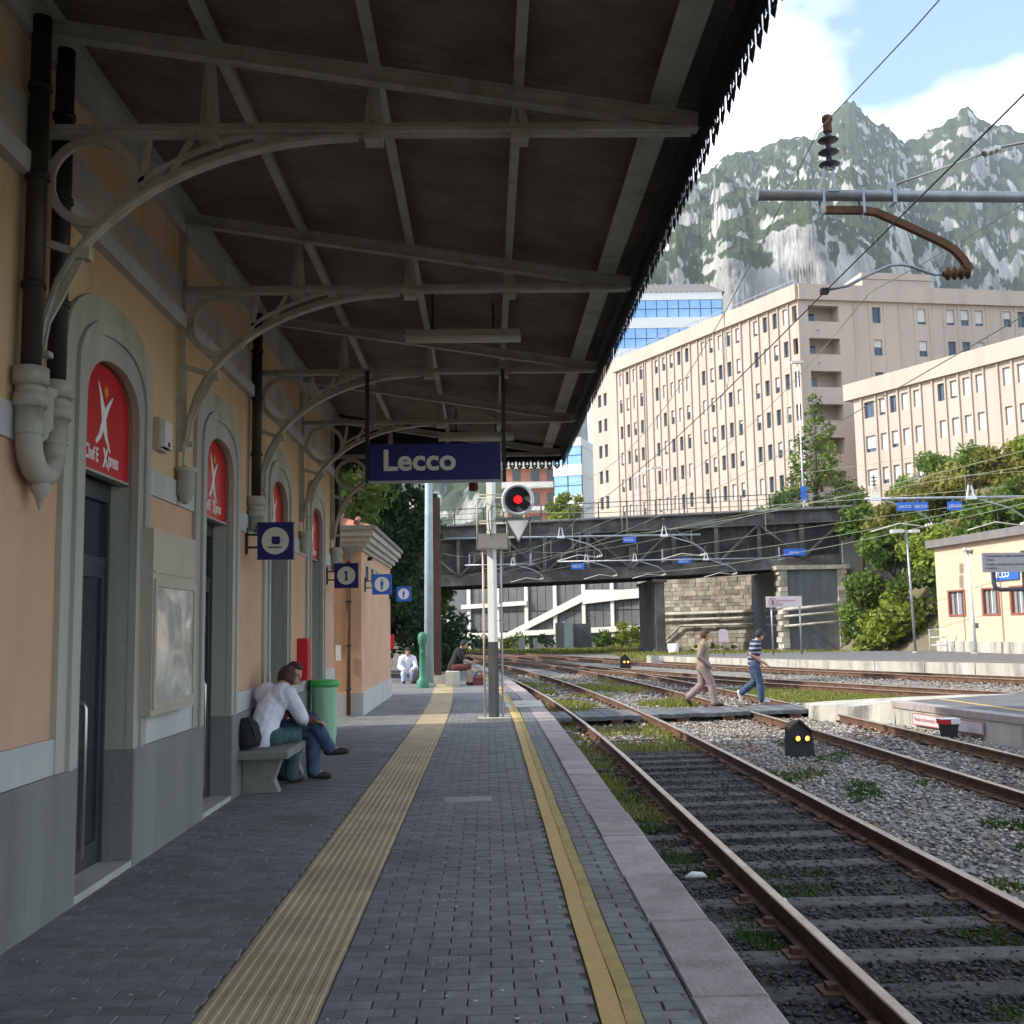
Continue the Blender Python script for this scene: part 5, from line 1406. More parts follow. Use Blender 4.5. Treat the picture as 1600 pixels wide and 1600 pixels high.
    u = [(1.28, 2.48), (3.1, 3.8), (4.38, 5.1), (5.7, 6.45), (7.08, 7.8), (9.72, 10.45), (11.02, 11.74), (12.33, 13.05), (13.62, 14.33), (16.25, 16.95), (17.6, 18.3), (18.9, 19.6), (20.2, 20.9)]
    mb = MB(FB); facade_wall(mb, 30, 8, 22.95, brow, [u] * 3); mb.build('wall', M['facade'], t)
    MB(FB).box(-.9, 30, -.6, .38, 22.95, 24.54).build('parapet', M['facade'], t)
    for k, (zb, zt) in enumerate(brow):
        for a, c in u: window(t, FB, a, c, zb, zt, (random.choice((0, 0, .45, .8, 1)) if k == 0 and a < 10 else random.choice((1, 1, 1, .85, .75))), 0, M['darkpanel'])
    for p in (1.05, 2.78, 4.05, 5.38, 6.72, 7.98, 9.25, 10.6, 11.95, 13.22, 14.5, 15.85, 17.2, 18.5, 19.8): MB(FB).box(p - .065, p + .065, -.02, .16, 9, 22.95).build('pilaster', M['facade'], t)
    MB(FB).box(0, 30, -9, -.3, 8, 24.0).build('core', M['facade'], t)
hillside_offices()

M['skyglass'] = mat('sky_reflecting_glass', (.30, .48, .72), (.36, .55, .8), .08, .4, metal=.6)
def glazed_block(name, label, org, d, L_, z0, bands, depth, roof=None, cols=9, wallm='retro', glassm='skyglass'):
    """bands = [(z, z, 'wall' | 'glass')] along a front of length L_"""
    org = Vector(org); d = Vector(d).normalized(); w = Vector((d.y, -d.x, 0)); F0 = (org, d, w)
    t = thing(name, org, label, 'building')
    MB(F0).box(.05, L_ - .05, -depth, -.2, z0, bands[-1][1]).build('core', M[wallm], t)
    for a, c, k in bands:
        if k == 'wall': MB(F0).box(0, L_, -depth - .1, .15, a, c).build('band', M[wallm], t)
        else:
            f = MB(F0); n = cols
            for i in range(n + 1): f.box(L_ * i / n - .06, L_ * i / n + .06, -.1, .04, a, c)
            f.box(0, L_, -.1, .035, (a + c) / 2 - .05, (a + c) / 2 + .05)
            wo = f.build('window', M['doorframe'], t)
            for i in range(n):
                for zz in ((a, (a + c) / 2 - .05), ((a + c) / 2 + .05, c)):
                    MB(F0).box(L_ * i / n + .06, L_ * (i + 1) / n - .06, -.08, -.03, zz[0], zz[1]).build('pane', M[glassm], wo)
    if roof:
        n = 26; b = MB(F0)
        b.add([(0, .2, roof[0]), (L_ + .6, .2, roof[0]), (L_ - 1.5, -depth * .4, roof[1]), (0, -depth * .4, roof[1])], [(0, 1, 2, 3)])
        for i in range(n):
            x = L_ * i / n; x2 = min(x, L_ - 1.5); b.beam((x, .22, roof[0] + .08), (x2, -depth * .4, roof[1] + .08), .14, .16)
        b.add([(L_ + .6, .2, roof[0]), (L_ + .6, -depth, roof[0]), (L_ - 1.5, -depth * .4, roof[1])], [(0, 1, 2)])
        b.build('roof', M['roofgrey'], t)
    return t
glazed_block('glass_tower', 'pale tower with blue glass bands and ribbed grey roof behind the largest offices', (20.0, 191, 0), (1, -.02, 0), 24.4, 8,
             [(40, 46, 'wall'), (46, 49.8, 'glass'), (49.8, 52.5, 'wall'), (52.5, 56.3, 'glass'), (56.3, 58.3, 'wall'), (58.3, 61.6, 'glass'), (61.6, 63.0, 'wall')], 14, (63.0, 66.4), 12)
glazed_block('glass_corner_block', 'white and blue glass block behind the bridge railing, left of the largest office block', (9.8, 150, 0), (.93, -.36, 0), 4.2, 8,
             [(12, 16, 'wall'), (16, 18.6, 'glass'), (18.6, 20.2, 'wall'), (20.2, 23.0, 'glass'), (23.0, 24.6, 'wall'), (24.6, 27.2, 'glass'), (27.2, 28.4, 'wall')], 9, None, 2, 'white')
def red_block():
    o = Vector((3.2, 170, 0)); t = thing('apartment_building', o, 'brick red apartment house with white balcony bands just behind the red signal light', 'building')
    F0 = (o, Vector((1, 0, 0)), Vector((0, -1, 0)))
    MB(F0).box(0, 14, -8, 0, 8, 27.2).build('wall', M['balcony'], t)
    for z in (16.4, 20.2, 24.0, 27.2):
        MB(F0).box(-.5, 14.5, -.5, 1.4, z, z + .9).build('balcony', M['offwhite'], t)
    for z in (17.6, 21.4, 25.2):
        for x in (1.2, 4.2, 6.8, 9.6, 12):
            wo = MB(F0).box(x, x + 1.4, -.05, .06, z, z + 1.9).build('window', M['darkpanel'], t)
            MB(F0).box(x + .1, x + 1.3, .0605, .07, z + .1, z + 1.8).build('pane', M['glass'], wo)
    MB(F0).box(-.8, 14.8, -9, 1.6, 28.4, 29.2).build('roof', M['offwhite'], t)
red_block()
t = thing('small_house', (-3, 128, 8), 'small pale house seen through the bridge railing left of the signal post', 'building')
MB().box(-3.4, -1.9, 126, 130, 7.5, 12.6).build('wall', M['facade'], t)
MB().prism([(-3.7, 12.6), (-1.6, 12.6), (-2.65, 13.4)], 'y', 125.7, 130.3).build('roof', M['tile'], t)
MB().box(-1.9, 2.5, 128, 131, 7.5, 13.0).build('annex', M['concrete'], t)
t = thing('parapet_wall', (5, 106, 8), 'grey wall behind the bridge railing under the lime green tree', 'wall')
MB().box(3.6, 13.5, 105, 105.4, 7.6, 10.6).build('face', M['concrete'], t)

# ------------------------------------------------------------------ mountain
def interp(x, pts): return float(np.interp(x, [p[0] for p in pts], [p[1] for p in pts]))
# ridge height (rise over run) against bearing (x over y)
RIDGE = [(-.9, .30), (-.5, .20), (-.28, .16), (-.14, .15), (-.06, .155), (.0, .17), (.06, .26), (.12, .36), (.19, .425), (.235, .455), (.265, .462), (.305, .478), (.335, .486), (.348, .502), (.36, .514), (.372, .516), (.384, .508), (.398, .494), (.42, .476), (.44, .480), (.465, .496), (.49, .506), (.51, .490), (.54, .485), (.62, .50), (.75, .47), (1.0, .42), (1.4, .3)]
CLIFFTOP = [(-.9, .1), (-.1, .13), (-.02, .15), (.10, .31), (.15, .345), (.19, .36), (.215, .345), (.24, .372), (.265, .365), (.29, .385), (.325, .40), (.345, .368), (.385, .352), (.41, .33), (.45, .27), (.6, .2), (1.4, .15)]
def mountain():
    az = np.concatenate([np.linspace(-.9, -.2, 40), np.linspace(-.19, .1, 110), np.linspace(.104, .56, 420), np.linspace(.57, 1.4, 60)])
    S = np.concatenate([np.linspace(0, .16, 14), np.linspace(.165, .30, 60), np.linspace(.305, 1, 150)]); V = np.zeros((len(S) + 1, len(az), 3))
    F3 = lambda x, y, z, sc_, o=5: mnoise.fractal(Vector((x / sc_, y / sc_, z)), .85, 2.05, o)
    for j, t in enumerate(az):
        hr = interp(t, RIDGE); ct = interp(t, CLIFFTOP)
        d1 = 1900.0
        cl = interp(t, [(-.3, .0), (-.02, .3), (.10, 1), (.40, 1.0), (.45, .5), (.52, .1), (.7, 0)])
        for i, s in enumerate(S):
            r = 640 + (d1 - 640) * s
            x, y = t * r, r
            foot = .225 + .02 * F3(x, y, 1, 120, 4) + .012 * math.sin(t * 70)
            k = 1 / (1 + math.exp(max(-60, min(60, -(s - foot) * 130))))
            cliff = .30 * hr * s / .225 * (1 - k) + k * (ct + (hr - ct) * max(0, (s - .23) / .77) ** .8)
            g = (1 - cl) * hr * s ** .9 + cl * min(cliff, hr)
            w = min(1, max(0, (s - .26) * 6)) * (1 - .82 * max(0, (s - .72) / .28) ** .8)
            hr2 = 1 + .016 * mnoise.fractal(Vector((t * 34, 1, 2)), .7, 2.1, 5)
            spur = mnoise.ridged_multi_fractal(Vector((x / 420, y / 900, 3)), .95, 2.15, 6, 1.0, 2.0) - 1.1
            zz = g * hr2 * r + 60 * w * spur + (6 + 22 * w) * F3(x, y, 2, 60) + 9 * F3(x, y, 9, 18, 3) * (.4 + w)
            push = 10 * F3(x, zz, 6, 40) * k
            V[i, j] = (t * (r + push), r + push, max(zz, -2))
        V[len(S), j] = (t * 2500, 2500, V[len(S) - 1, j, 2] * .4)
    n = len(az); I = np.arange((len(S) + 1) * n).reshape(len(S) + 1, n)
    F = np.stack([I[:-1, :-1], I[:-1, 1:], I[1:, 1:], I[1:, :-1]], -1).reshape(-1, 4)
    m = bpy.data.materials.new('mountain_rock_and_woods'); m.use_nodes = True
    nt = m.node_tree; N, L = nt.nodes, nt.links; b = N['Principled BSDF']; b.inputs['Roughness'].default_value = .95; b.inputs['Specular IOR Level'].default_value = .1
    g = N.new('ShaderNodeNewGeometry')
    def nz(sc_, det, mp=None, rough=.65):
        q = N.new('ShaderNodeTexNoise'); q.inputs['Scale'].default_value = sc_; q.inputs['Detail'].default_value = det; q.inputs['Roughness'].default_value = rough
        if mp:
            k = N.new('ShaderNodeMapping'); k.inputs['Scale'].default_value = mp; L.new(g.outputs['Position'], k.inputs[0]); L.new(k.outputs[0], q.inputs['Vector'])
        else: L.new(g.outputs['Position'], q.inputs['Vector'])
        return q.outputs['Fac']
    def ramp(v, a, c, c0=(0, 0, 0), c1=(1, 1, 1)):
        r = N.new('ShaderNodeValToRGB'); r.color_ramp.elements[0].position = a; r.color_ramp.elements[1].position = c
        r.color_ramp.elements[0].color = (*c0, 1); r.color_ramp.elements[1].color = (*c1, 1); L.new(v, r.inputs[0]); return r.outputs[0]
    def mth(op, a, c):
        q = N.new('ShaderNodeMath'); q.operation = op
        for i, v in enumerate((a, c)):
            if isinstance(v, float): q.inputs[i].default_value = v
            else: L.new(v, q.inputs[i])
        return q.outputs[0]
    sep = N.new('ShaderNodeSeparateXYZ'); L.new(g.outputs['Normal'], sep.inputs[0])
    rock = ramp(nz(.035, 11, (1, 1, .16), .72), .32, .62, (.17, .168, .16), (.60, .585, .555))
    wood = ramp(nz(.09, 8, None, .8), .3, .7, (.028, .044, .022), (.085, .105, .05))
    patch = mth('ADD', mth('MULTIPLY', sep.outputs['Z'], 2.0), mth('MULTIPLY', nz(.011, 12, (1, 1, .45), .68), 1.5))
    mask = ramp(patch, .0, 1.0)
    mr = N.new('ShaderNodeMapRange'); mr.inputs['From Min'].default_value = 1.52; mr.inputs['From Max'].default_value = 1.66; mr.clamp = True
    L.new(patch, mr.inputs['Value'])
    mx = N.new('ShaderNodeMix'); mx.data_type = 'RGBA'; L.new(mr.outputs[0], mx.inputs['Factor']); L.new(rock, mx.inputs['A']); L.new(wood, mx.inputs['B'])
    L.new(mx.outputs['Result'], b.inputs['Base Color'])
    bu = N.new('ShaderNodeBump'); bu.inputs['Strength'].default_value = .9; bu.inputs['Distance'].default_value = 9.0
    L.new(nz(.06, 9, (1, 1, .5), .75), bu.inputs['Height']); L.new(bu.outputs[0], b.inputs['Normal'])
    o = quick_mesh('mountain', V.reshape(-1, 3), F, m, kind='structure')
    o.data.polygons.foreach_set('use_smooth', [True] * len(o.data.polygons))
mountain()

# ------------------------------------------------------------------ vegetation
def blob_points(n, c, r, hollow=.55, squash=(1, 1, 1)):
    d = rng.normal(size=(n, 3)); d /= np.linalg.norm(d, axis=1)[:, None]
    k = (hollow + (1 - hollow) * rng.random(n)) [:, None] * r
    return np.array(c) + d * k * np.array(squash)
def foliage(name, parent, clumps, per, size, m):
    """leaf clumps: list of (centre, radius)"""
    per *= 2.6
    P = [blob_points(max(10, int(per * (r ** 2))), c, r * random.uniform(.8, 1.15), .35, (1, 1, .8)) for c, r in clumps]
    C = np.concatenate(P); V, F = leaves(C, size)
    tone = np.concatenate([np.clip(random.random() * .6 + rng.uniform(0, .4, len(p)), 0, 1) for p in P])
    return quick_mesh(name, V, F, m, tone, parent)
def tree(label, x, y, z, h, w, m, kind='broad', per=60, size=.18, cat='tree', group=None, trunk=True):
    t = thing('tree', (x, y, z), label, cat, group)
    mb = MB(); lean = random.uniform(-.04, .04) * h
    if trunk:
        mb.tube([(x, y, z - .3), (x + lean * .4, y, z + h * .4), (x + lean, y, z + h * .9)], [h * .022 + .05, h * .016 + .03, .03], 8)
    cl = []
    if kind == 'conifer':
        k = int(h * 3.2)
        for i in range(k):
            f = i / k; zz = z + h * (.08 + .92 * f); rr = w * .5 * (1 - f) ** .75 * random.uniform(.55, 1.1) + .12; a = i * 2.4 + random.uniform(-.4, .4)
            c = (x + lean * f + rr * .75 * math.cos(a), y + rr * .75 * math.sin(a), zz)
            cl.append((c, .28 + rr * .33))
            if trunk: mb.tube([(x + lean * f, y, zz + .15), (c[0], c[1], zz)], [.035, .012], 5)
    else:
        k = int(16 + h * 2.5)
        for i in range(k):
            d = Vector((random.gauss(0, 1), random.gauss(0, 1), random.gauss(0, 1))).normalized() * random.uniform(.45, 1)
            c = (x + lean + d.x * w * .42, y + d.y * w * .42, z + h * .64 + d.z * h * .33)
            cl.append((c, w * random.uniform(.11, .2)))
            if trunk and i % 2 == 0: mb.tube([(x + lean * .5, y, z + h * random.uniform(.3, .6)), c], [.05, .012], 5)
    if trunk: mb.build('trunk', M['bark'], t)
    foliage('crown', t, cl, per, size, M[m])
    return t
def shrub(label, x, y, z, h, w, m, per=70, size=.14, n=9, group=None):
    t = thing('shrub', (x, y, z), label, 'shrub', group)
    cl = []
    for i in range(n):
        a = random.uniform(0, 6.28); q = random.random() ** .6 * w * .42
        cl.append(((x + q * math.cos(a), y + q * math.sin(a) * .7, z + h * random.uniform(.15, .85) * (1 - .5 * q / (w * .5))), min(w, h) * random.uniform(.16, .3)))
    foliage('foliage', t, cl, per, size, M[m])
    b = MB()
    for c, r in cl[:5]: b.tube([(x, y, z - .3), c], [.05, .015], 5)
    b.build('stems', M['bark'], t)
    return t

# left of the platform, beyond the annex
tree('light green leafy tree rising behind the annex roof at the left', -5.6, 33, 0, 12.5, 6.6, 'leaf', per=120, size=.13)
tree('dark evergreen tree standing right behind the annex, left of the pale blue mast', -4.0, 36.5, 0, 16.0, 5.8, 'leafdark', 'conifer', per=330, size=.12)
tree('dark round evergreen crown low beside the annex corner', -4.3, 40, 0, 9.5, 5.6, 'leafdark', 'conifer', per=260, size=.12)
tree('bright yellow green tree under the bridge right of the rusty column', -4.4, 86, -.5, 6.0, 4.6, 'leaflight', per=120, size=.16)
shrub('sunlit yellow green bush at the foot of the white end wall', -3.9, 84, -.5, 3.4, 3.6, 'leaflight', 110, .15)
for i, (x, y, w, h, m, l) in enumerate(((-1.2, 97, 4.0, 2.4, 'leafdark', 'leftmost dark bush under the white framed wall'), (2.8, 98, 4.4, 2.2, 'leaf', 'green bush under the start of the white ramp band'),
        (5.6, 98.5, 3.6, 2.3, 'leafdark', 'dark bush left of the tall lineside cabinet'), (10.6, 97, 3.4, 2.4, 'leaf', 'bush climbing right of the tall lineside cabinet'),
        (13.0, 98, 3.0, 3.6, 'leaflight', 'tall climbing plant near the bridge pier'), (11.6, 92, 4.6, 1.2, 'leaflight', 'low sunlit weeds left of the bridge pier'))):
    shrub(l, x, y, -.6, h, w, m, 90, .15, group='bushes under the white framed wall')
shrub('sunlit grassy growth along the foot of the stone wall', 17.5, 87.5, -.6, .9, 9.0, 'leaflight', 160, .14, 16)
for i, (x, y, h, l) in enumerate(((-8.2, 48, 13, 'first dark tree of the row beyond the shelter at the far left'), (-8.8, 54, 14, 'second dark tree of the row beyond the shelter at the far left'),
        (-8.4, 60, 13, 'third dark tree of the row, behind the pale blue mast'), (-9.4, 66.5, 14, 'last dark tree of the row before the bridge at the left'))):
    tree(l, x, y, -.4, h, 6.2, 'leafdark', per=70, size=.24, group='row of trees left of the far rails')
# things seen over the bridge railing
tree('lime green tree behind the bridge railing right of the red signal light', 9.3, 118, 8.0, 9.0, 5.0, 'leaflight', per=110, size=.2)
shrub('green bush behind the bridge railing by the pale blue mast', -5.2, 112, 8, 4.4, 6.5, 'leaf', 60, .22)
shrub('yellow green bush behind the railing left of the signal post', -1.4, 110, 8, 3.8, 4.0, 'leaflight', 60, .22)
for i, (x, w, m, l) in enumerate(((24.0, 3.6, 'leaf', 'green hedge clump behind the bridge railing before the offices'), (27.3, 4.2, 'leafdry', 'reddish brown hedge behind the bridge railing before the offices'), (30.5, 4.0, 'leafdry', 'browning hedge end nearest the tall thin tree'))):
    shrub(l, x, 92.5, 10.2, 2.0, w, m, 110, .14, 10, group='hedge behind the bridge railing')
tree('tall thin grey green tree in front of the office block corner', 29.3, 93, 10.5, 11.6, 7.4, 'leaf', 'conifer', per=34, size=.2)
shrub('leafy bush at the foot of the tall thin tree, left side', 26.4, 91.5, 10.4, 4.6, 4.0, 'leaf', 80, .17)
shrub('leafy bush at the foot of the tall thin tree, right side', 31.8, 91.5, 10.4, 4.2, 3.6, 'leaf', 80, .17)
t = tree('hanging bright green sprays of leaves over the right bridge end', 27.2, 76, 5.2, 5.4, 3.6, 'leaf', per=160, size=.22)
# overgrown bank on the right
k = 0
words_ = ('low', 'broad', 'dense', 'ragged', 'spreading', 'rounded')
spots = [
         (25.9, 71, 2.2, 3.6, 3.8, 'leaf', 'bush against the dark wing wall beside the abutment'), (26.7, 69, 4.8, 4.0, 4.4, 'leaf', 'bush on the steep bank under the right bridge end'),
         (27.6, 70.5, 7.4, 3.6, 4.2, 'leafdry', 'dry tinted bush just below the right bridge end'), (28.2, 66, 4.8, 3.8, 4.4, 'leaflight', 'sunlit bush left of the lamp post arm'),
         (29.3, 63.5, 3.0, 3.8, 4.2, 'leaf', 'bush directly behind the lamp post shaft'), (29.6, 59.5, -.2, 3.2, 3.4, 'leaflight', 'low bush behind the pale tube frame'),
         (27.4, 62, -.3, 2.8, 3.6, 'leaf', 'lowest bush between the lamp post and the tube frame'), (31.4, 64, 6.2, 3.8, 4.8, 'leaf', 'bush peeping over the left end of the peach roof'),
         (24.9, 68, -.4, 2.2, 3.0, 'leaflight', 'small weedy bush at the foot of the leaning props'),
         (25.4, 70, .2, 4.4, 4.2, 'leaf', 'lowest bush of the bank beside the leaning props'), (26.4, 67, .0, 4.2, 4.6, 'leaflight', 'sunlit low bush of the bank left of the pale lamp post'),
         (27.8, 66, 2.6, 4.2, 5.0, 'leaf', 'bank bush halfway up left of the pale lamp post'), (28.6, 63, .6, 3.8, 4.4, 'leaflight', 'low bank bush just right of the pale lamp post'),
         (28.4, 70, 5.2, 5.2, 5.2, 'leaf', 'bank bush next to the right bridge end'), (30.2, 66, 4.6, 4.8, 5.4, 'leafdry', 'brownish bank bush behind the pale lamp post head'),
         (30.2, 61.5, 1.8, 3.8, 4.2, 'leaf', 'green bank bush against the left wall of the peach building'), (31.5, 72, 8.2, 5.0, 5.6, 'leafdry', 'browning bush high on the bank under the blue plates'),
         (32.8, 67, 7.2, 4.6, 5.4, 'leaf', 'green bush above the peach roof corner'), (35.5, 70, 10.2, 5.2, 6.4, 'leafdry', 'golden green bush below the office wing'),
         (38.2, 68, 10.8, 5.8, 6.4, 'leaflight', 'large sunlit bush above the peach roof at the right edge'), (36.0, 64, 8.0, 4.8, 6.0, 'leafdry', 'brown green bush just over the peach roof'),
         (41.0, 72, 11.6, 4.6, 7.5, 'leaf', 'tall green bush at the right edge below the office wing'), (34.0, 75, 11.2, 4.0, 5.6, 'leaf', 'bush at the foot of the office wing corner'),
         (40.0, 65, 9.5, 5.0, 6.0, 'leaf', 'bush behind the peach roof at the right edge'), (29.2, 73, 8.4, 3.4, 3.8, 'leaf', 'leafy bush on the bank top just right of the bridge railing'),
         (38.5, 80, 11.4, 3.6, 7.0, 'leafdry', 'golden bush in front of the lowest windows of the office wing')]
for (x, y, z, h, w, m, l) in spots: shrub(l, x, y, z, h, w, m, 75, .2, 13, 'overgrown bank beside the peach building')

# grass and weeds
def blades(name, n, region, m, h0, h1, z, wd=.012):
    P = np.array([region() for _ in range(n)]); h = rng.uniform(h0, h1, n); a = rng.uniform(0, 6.28, n); l = rng.uniform(0, .6, n) * h
    ca, sa = np.cos(a), np.sin(a); w = wd * rng.uniform(.6, 1.4, n)
    Z = np.full(n, z)
    v0 = np.stack([P[:, 0] - sa * w, P[:, 1] + ca * w, Z], 1); v1 = np.stack([P[:, 0] + sa * w, P[:, 1] - ca * w, Z], 1)
    v2 = np.stack([P[:, 0] + ca * l, P[:, 1] + sa * l, Z + h], 1)
    V = np.stack([v0, v1, v2], 1).reshape(-1, 3); F = np.arange(3 * n).reshape(n, 3)
    return quick_mesh(name, V, F, m, rng.uniform(0, 1, n), kind='stuff')
def patchy(y0, y1, o0, o1, thr, sc_=.9, seed=0, pw=1.0):
    def f():
        while True:
            y = y0 + (y1 - y0) * rng.random() ** pw; o = rng.uniform(o0, o1)
            if mnoise.noise(Vector((o * sc_, y * sc_ * .6, seed))) > thr: return ref(o, y)[0], y
    return f
blades('edge_weeds', 9000, patchy(4.2, 13, 1.22, 1.80, .05, 1.6, 3, 1.5), M['weed'], .015, .06, -.455, .014)
blades('edge_grass', 9000, patchy(11, 34, 1.25, 1.95, -.15, 1.2, 4, 1.3), M['grass'], .03, .10, -.46, .014)
blades('track_moss', 3500, patchy(4.6, 14, 2.05, 3.3, .28, 1.3, 5, 1.4), M['weed'], .012, .05, -.455, .012)
blades('track_grass', 6000, patchy(17, 42, 2.05, 3.35, .12, .7, 6), M['grass'], .05, .15, -.47, .02)
blades('gap_weeds', 3600, patchy(8, 19, 3.7, 5.5, .30, 1.7, 7, 1.2), M['weed'], .02, .09, -.455, .014)
blades('gap_grass', 8000, patchy(24.5, 44, 3.6, 5.5, .08, .5, 8), M['grass'], .05, .18, -.47, .022)
def isl_grass():
    while True:
        y = rng.uniform(23.3, 33); x = rng.uniform(7.2, 13) - (y - 28) * .42
        if x > ref(7.35, y)[0] + .1 and x < 12.6 - (y - 28) * .5 - 1.5 and (y > 24.2 or x < 8): return x, y
blades('island_grass', 22000, isl_grass, M['grass'], .04, .11, -.45, .025)
blades('bank_foot_grass', 16000, lambda: (rng.uniform(9, 24), rng.uniform(58.8, 80)), M['grass'], .1, .4, -.55, .06)
blades('far_grass', 14000, lambda: (rng.uniform(-6, 13), rng.uniform(84, 98)), M['grass'], .15, .5, -.6, .07)
# scraps lying in the track bed
for i, (x, y, w, l) in enumerate(((2.06, 7.75, .05, 'small white scrap beside the left rail of the nearest track'), (1.62, 8.6, .09, 'flattened pale bottle in the weeds between platform edge and rail'), (3.62, 7.45, .06, 'larger pale stone against the right rail at the right edge'))):
    t = thing('litter', (x, y, -.43), l, 'litter')
    b = MB(); b.tube([(x - w, y, -.42), (x - w * .3, y + .01, -.405), (x + w * .6, y + .015, -.41), (x + w, y + .02, -.425)], [.01, .028, .024, .008], 7); b.build('scrap', M['white'], t)

mb = MB()
for i in range(150):
    y = 4.2 + 14 * random.random() ** 1.6; x = random.choice((random.uniform(-2.3, -1.25), random.uniform(-.68, .40), random.uniform(-.68, .40))); r = random.uniform(.004, .013); n_ = 6
    mb.prism([(x + r * random.uniform(.6, 1.3) * math.cos(q * 1.047), y + r * random.uniform(.6, 1.3) * math.sin(q * 1.047)) for q in range(n_)], 'z', .0015, .0035)
mb.build('pale_specks', M['ltrim'])['kind'] = 'stuff'

# ------------------------------------------------------------------ people
def remeshed(name, mb, voxel, smooth, m, parent):
    me = mb.mesh(name + '_raw', ORG[parent.name])
    tmp = bpy.data.objects.new('tmp', me); COL.objects.link(tmp)
    r = tmp.modifiers.new('r', 'REMESH'); r.mode = 'VOXEL'; r.voxel_size = voxel
    if smooth:
        s = tmp.modifiers.new('s', 'SMOOTH'); s.factor = .5; s.iterations = smooth
    dg = bpy.context.evaluated_depsgraph_get()
    out = bpy.data.meshes.new_from_object(tmp.evaluated_get(dg)); out.name = name
    bpy.data.objects.remove(tmp); bpy.data.meshes.remove(me)
    if name in ('shirt', 'vest', 'sleeves', 'trousers'):
        # creases in the cloth
        nrm = [v.normal.copy() for v in out.vertices]; O_ = ORG[parent.name]
        for v, n in zip(out.vertices, nrm):
            p = v.co + O_
            f = mnoise.fractal(Vector((p.x * 7 + p.z * 3, p.y * 7, p.z * 5)), .8, 2.2, 3) + .7 * abs(mnoise.noise(Vector((p.x * 13, p.y * 13, p.z * 9 + p.x * 8))))
            v.co += n * (.0075 * f - .002)
    out.polygons.foreach_set('use_smooth', [True] * len(out.polygons))
    o = link(name, out, parent); out.materials.clear(); out.materials.append(m)
    return o
def ball(mb, c, r, n=12, rot=None):
    rx, ry, rz = (r, r, r) if isinstance(r, (int, float)) else r
    vs_, fs = [], []; k = 8; c = Vector(c)
    for i in range(k + 1):
        ph = math.pi * i / k
        for j in range(n):
            q = 2 * math.pi * j / n; p = Vector((rx * math.sin(ph) * math.cos(q), ry * math.sin(ph) * math.sin(q), rz * math.cos(ph)))
            vs_.append(c + (rot @ p if rot else p))
    for i in range(k):
        for j in range(n): fs.append((i * n + j, i * n + (j + 1) % n, (i + 1) * n + (j + 1) % n, (i + 1) * n + j))
    mb.add(vs_, fs)
def limb(mb, pts, rs, n=12):
    for i in range(len(pts) - 1):
        d = (Vector(pts[i + 1]) - Vector(pts[i]))
        steps = 3; mb.tube([Vector(pts[i]) + d * t for t in (0, .35, 1)], [rs[i], rs[i] * .58 + rs[i + 1] * .42 + .004, rs[i + 1]], n)
    for p, r in zip(pts, rs): ball(mb, p, r)
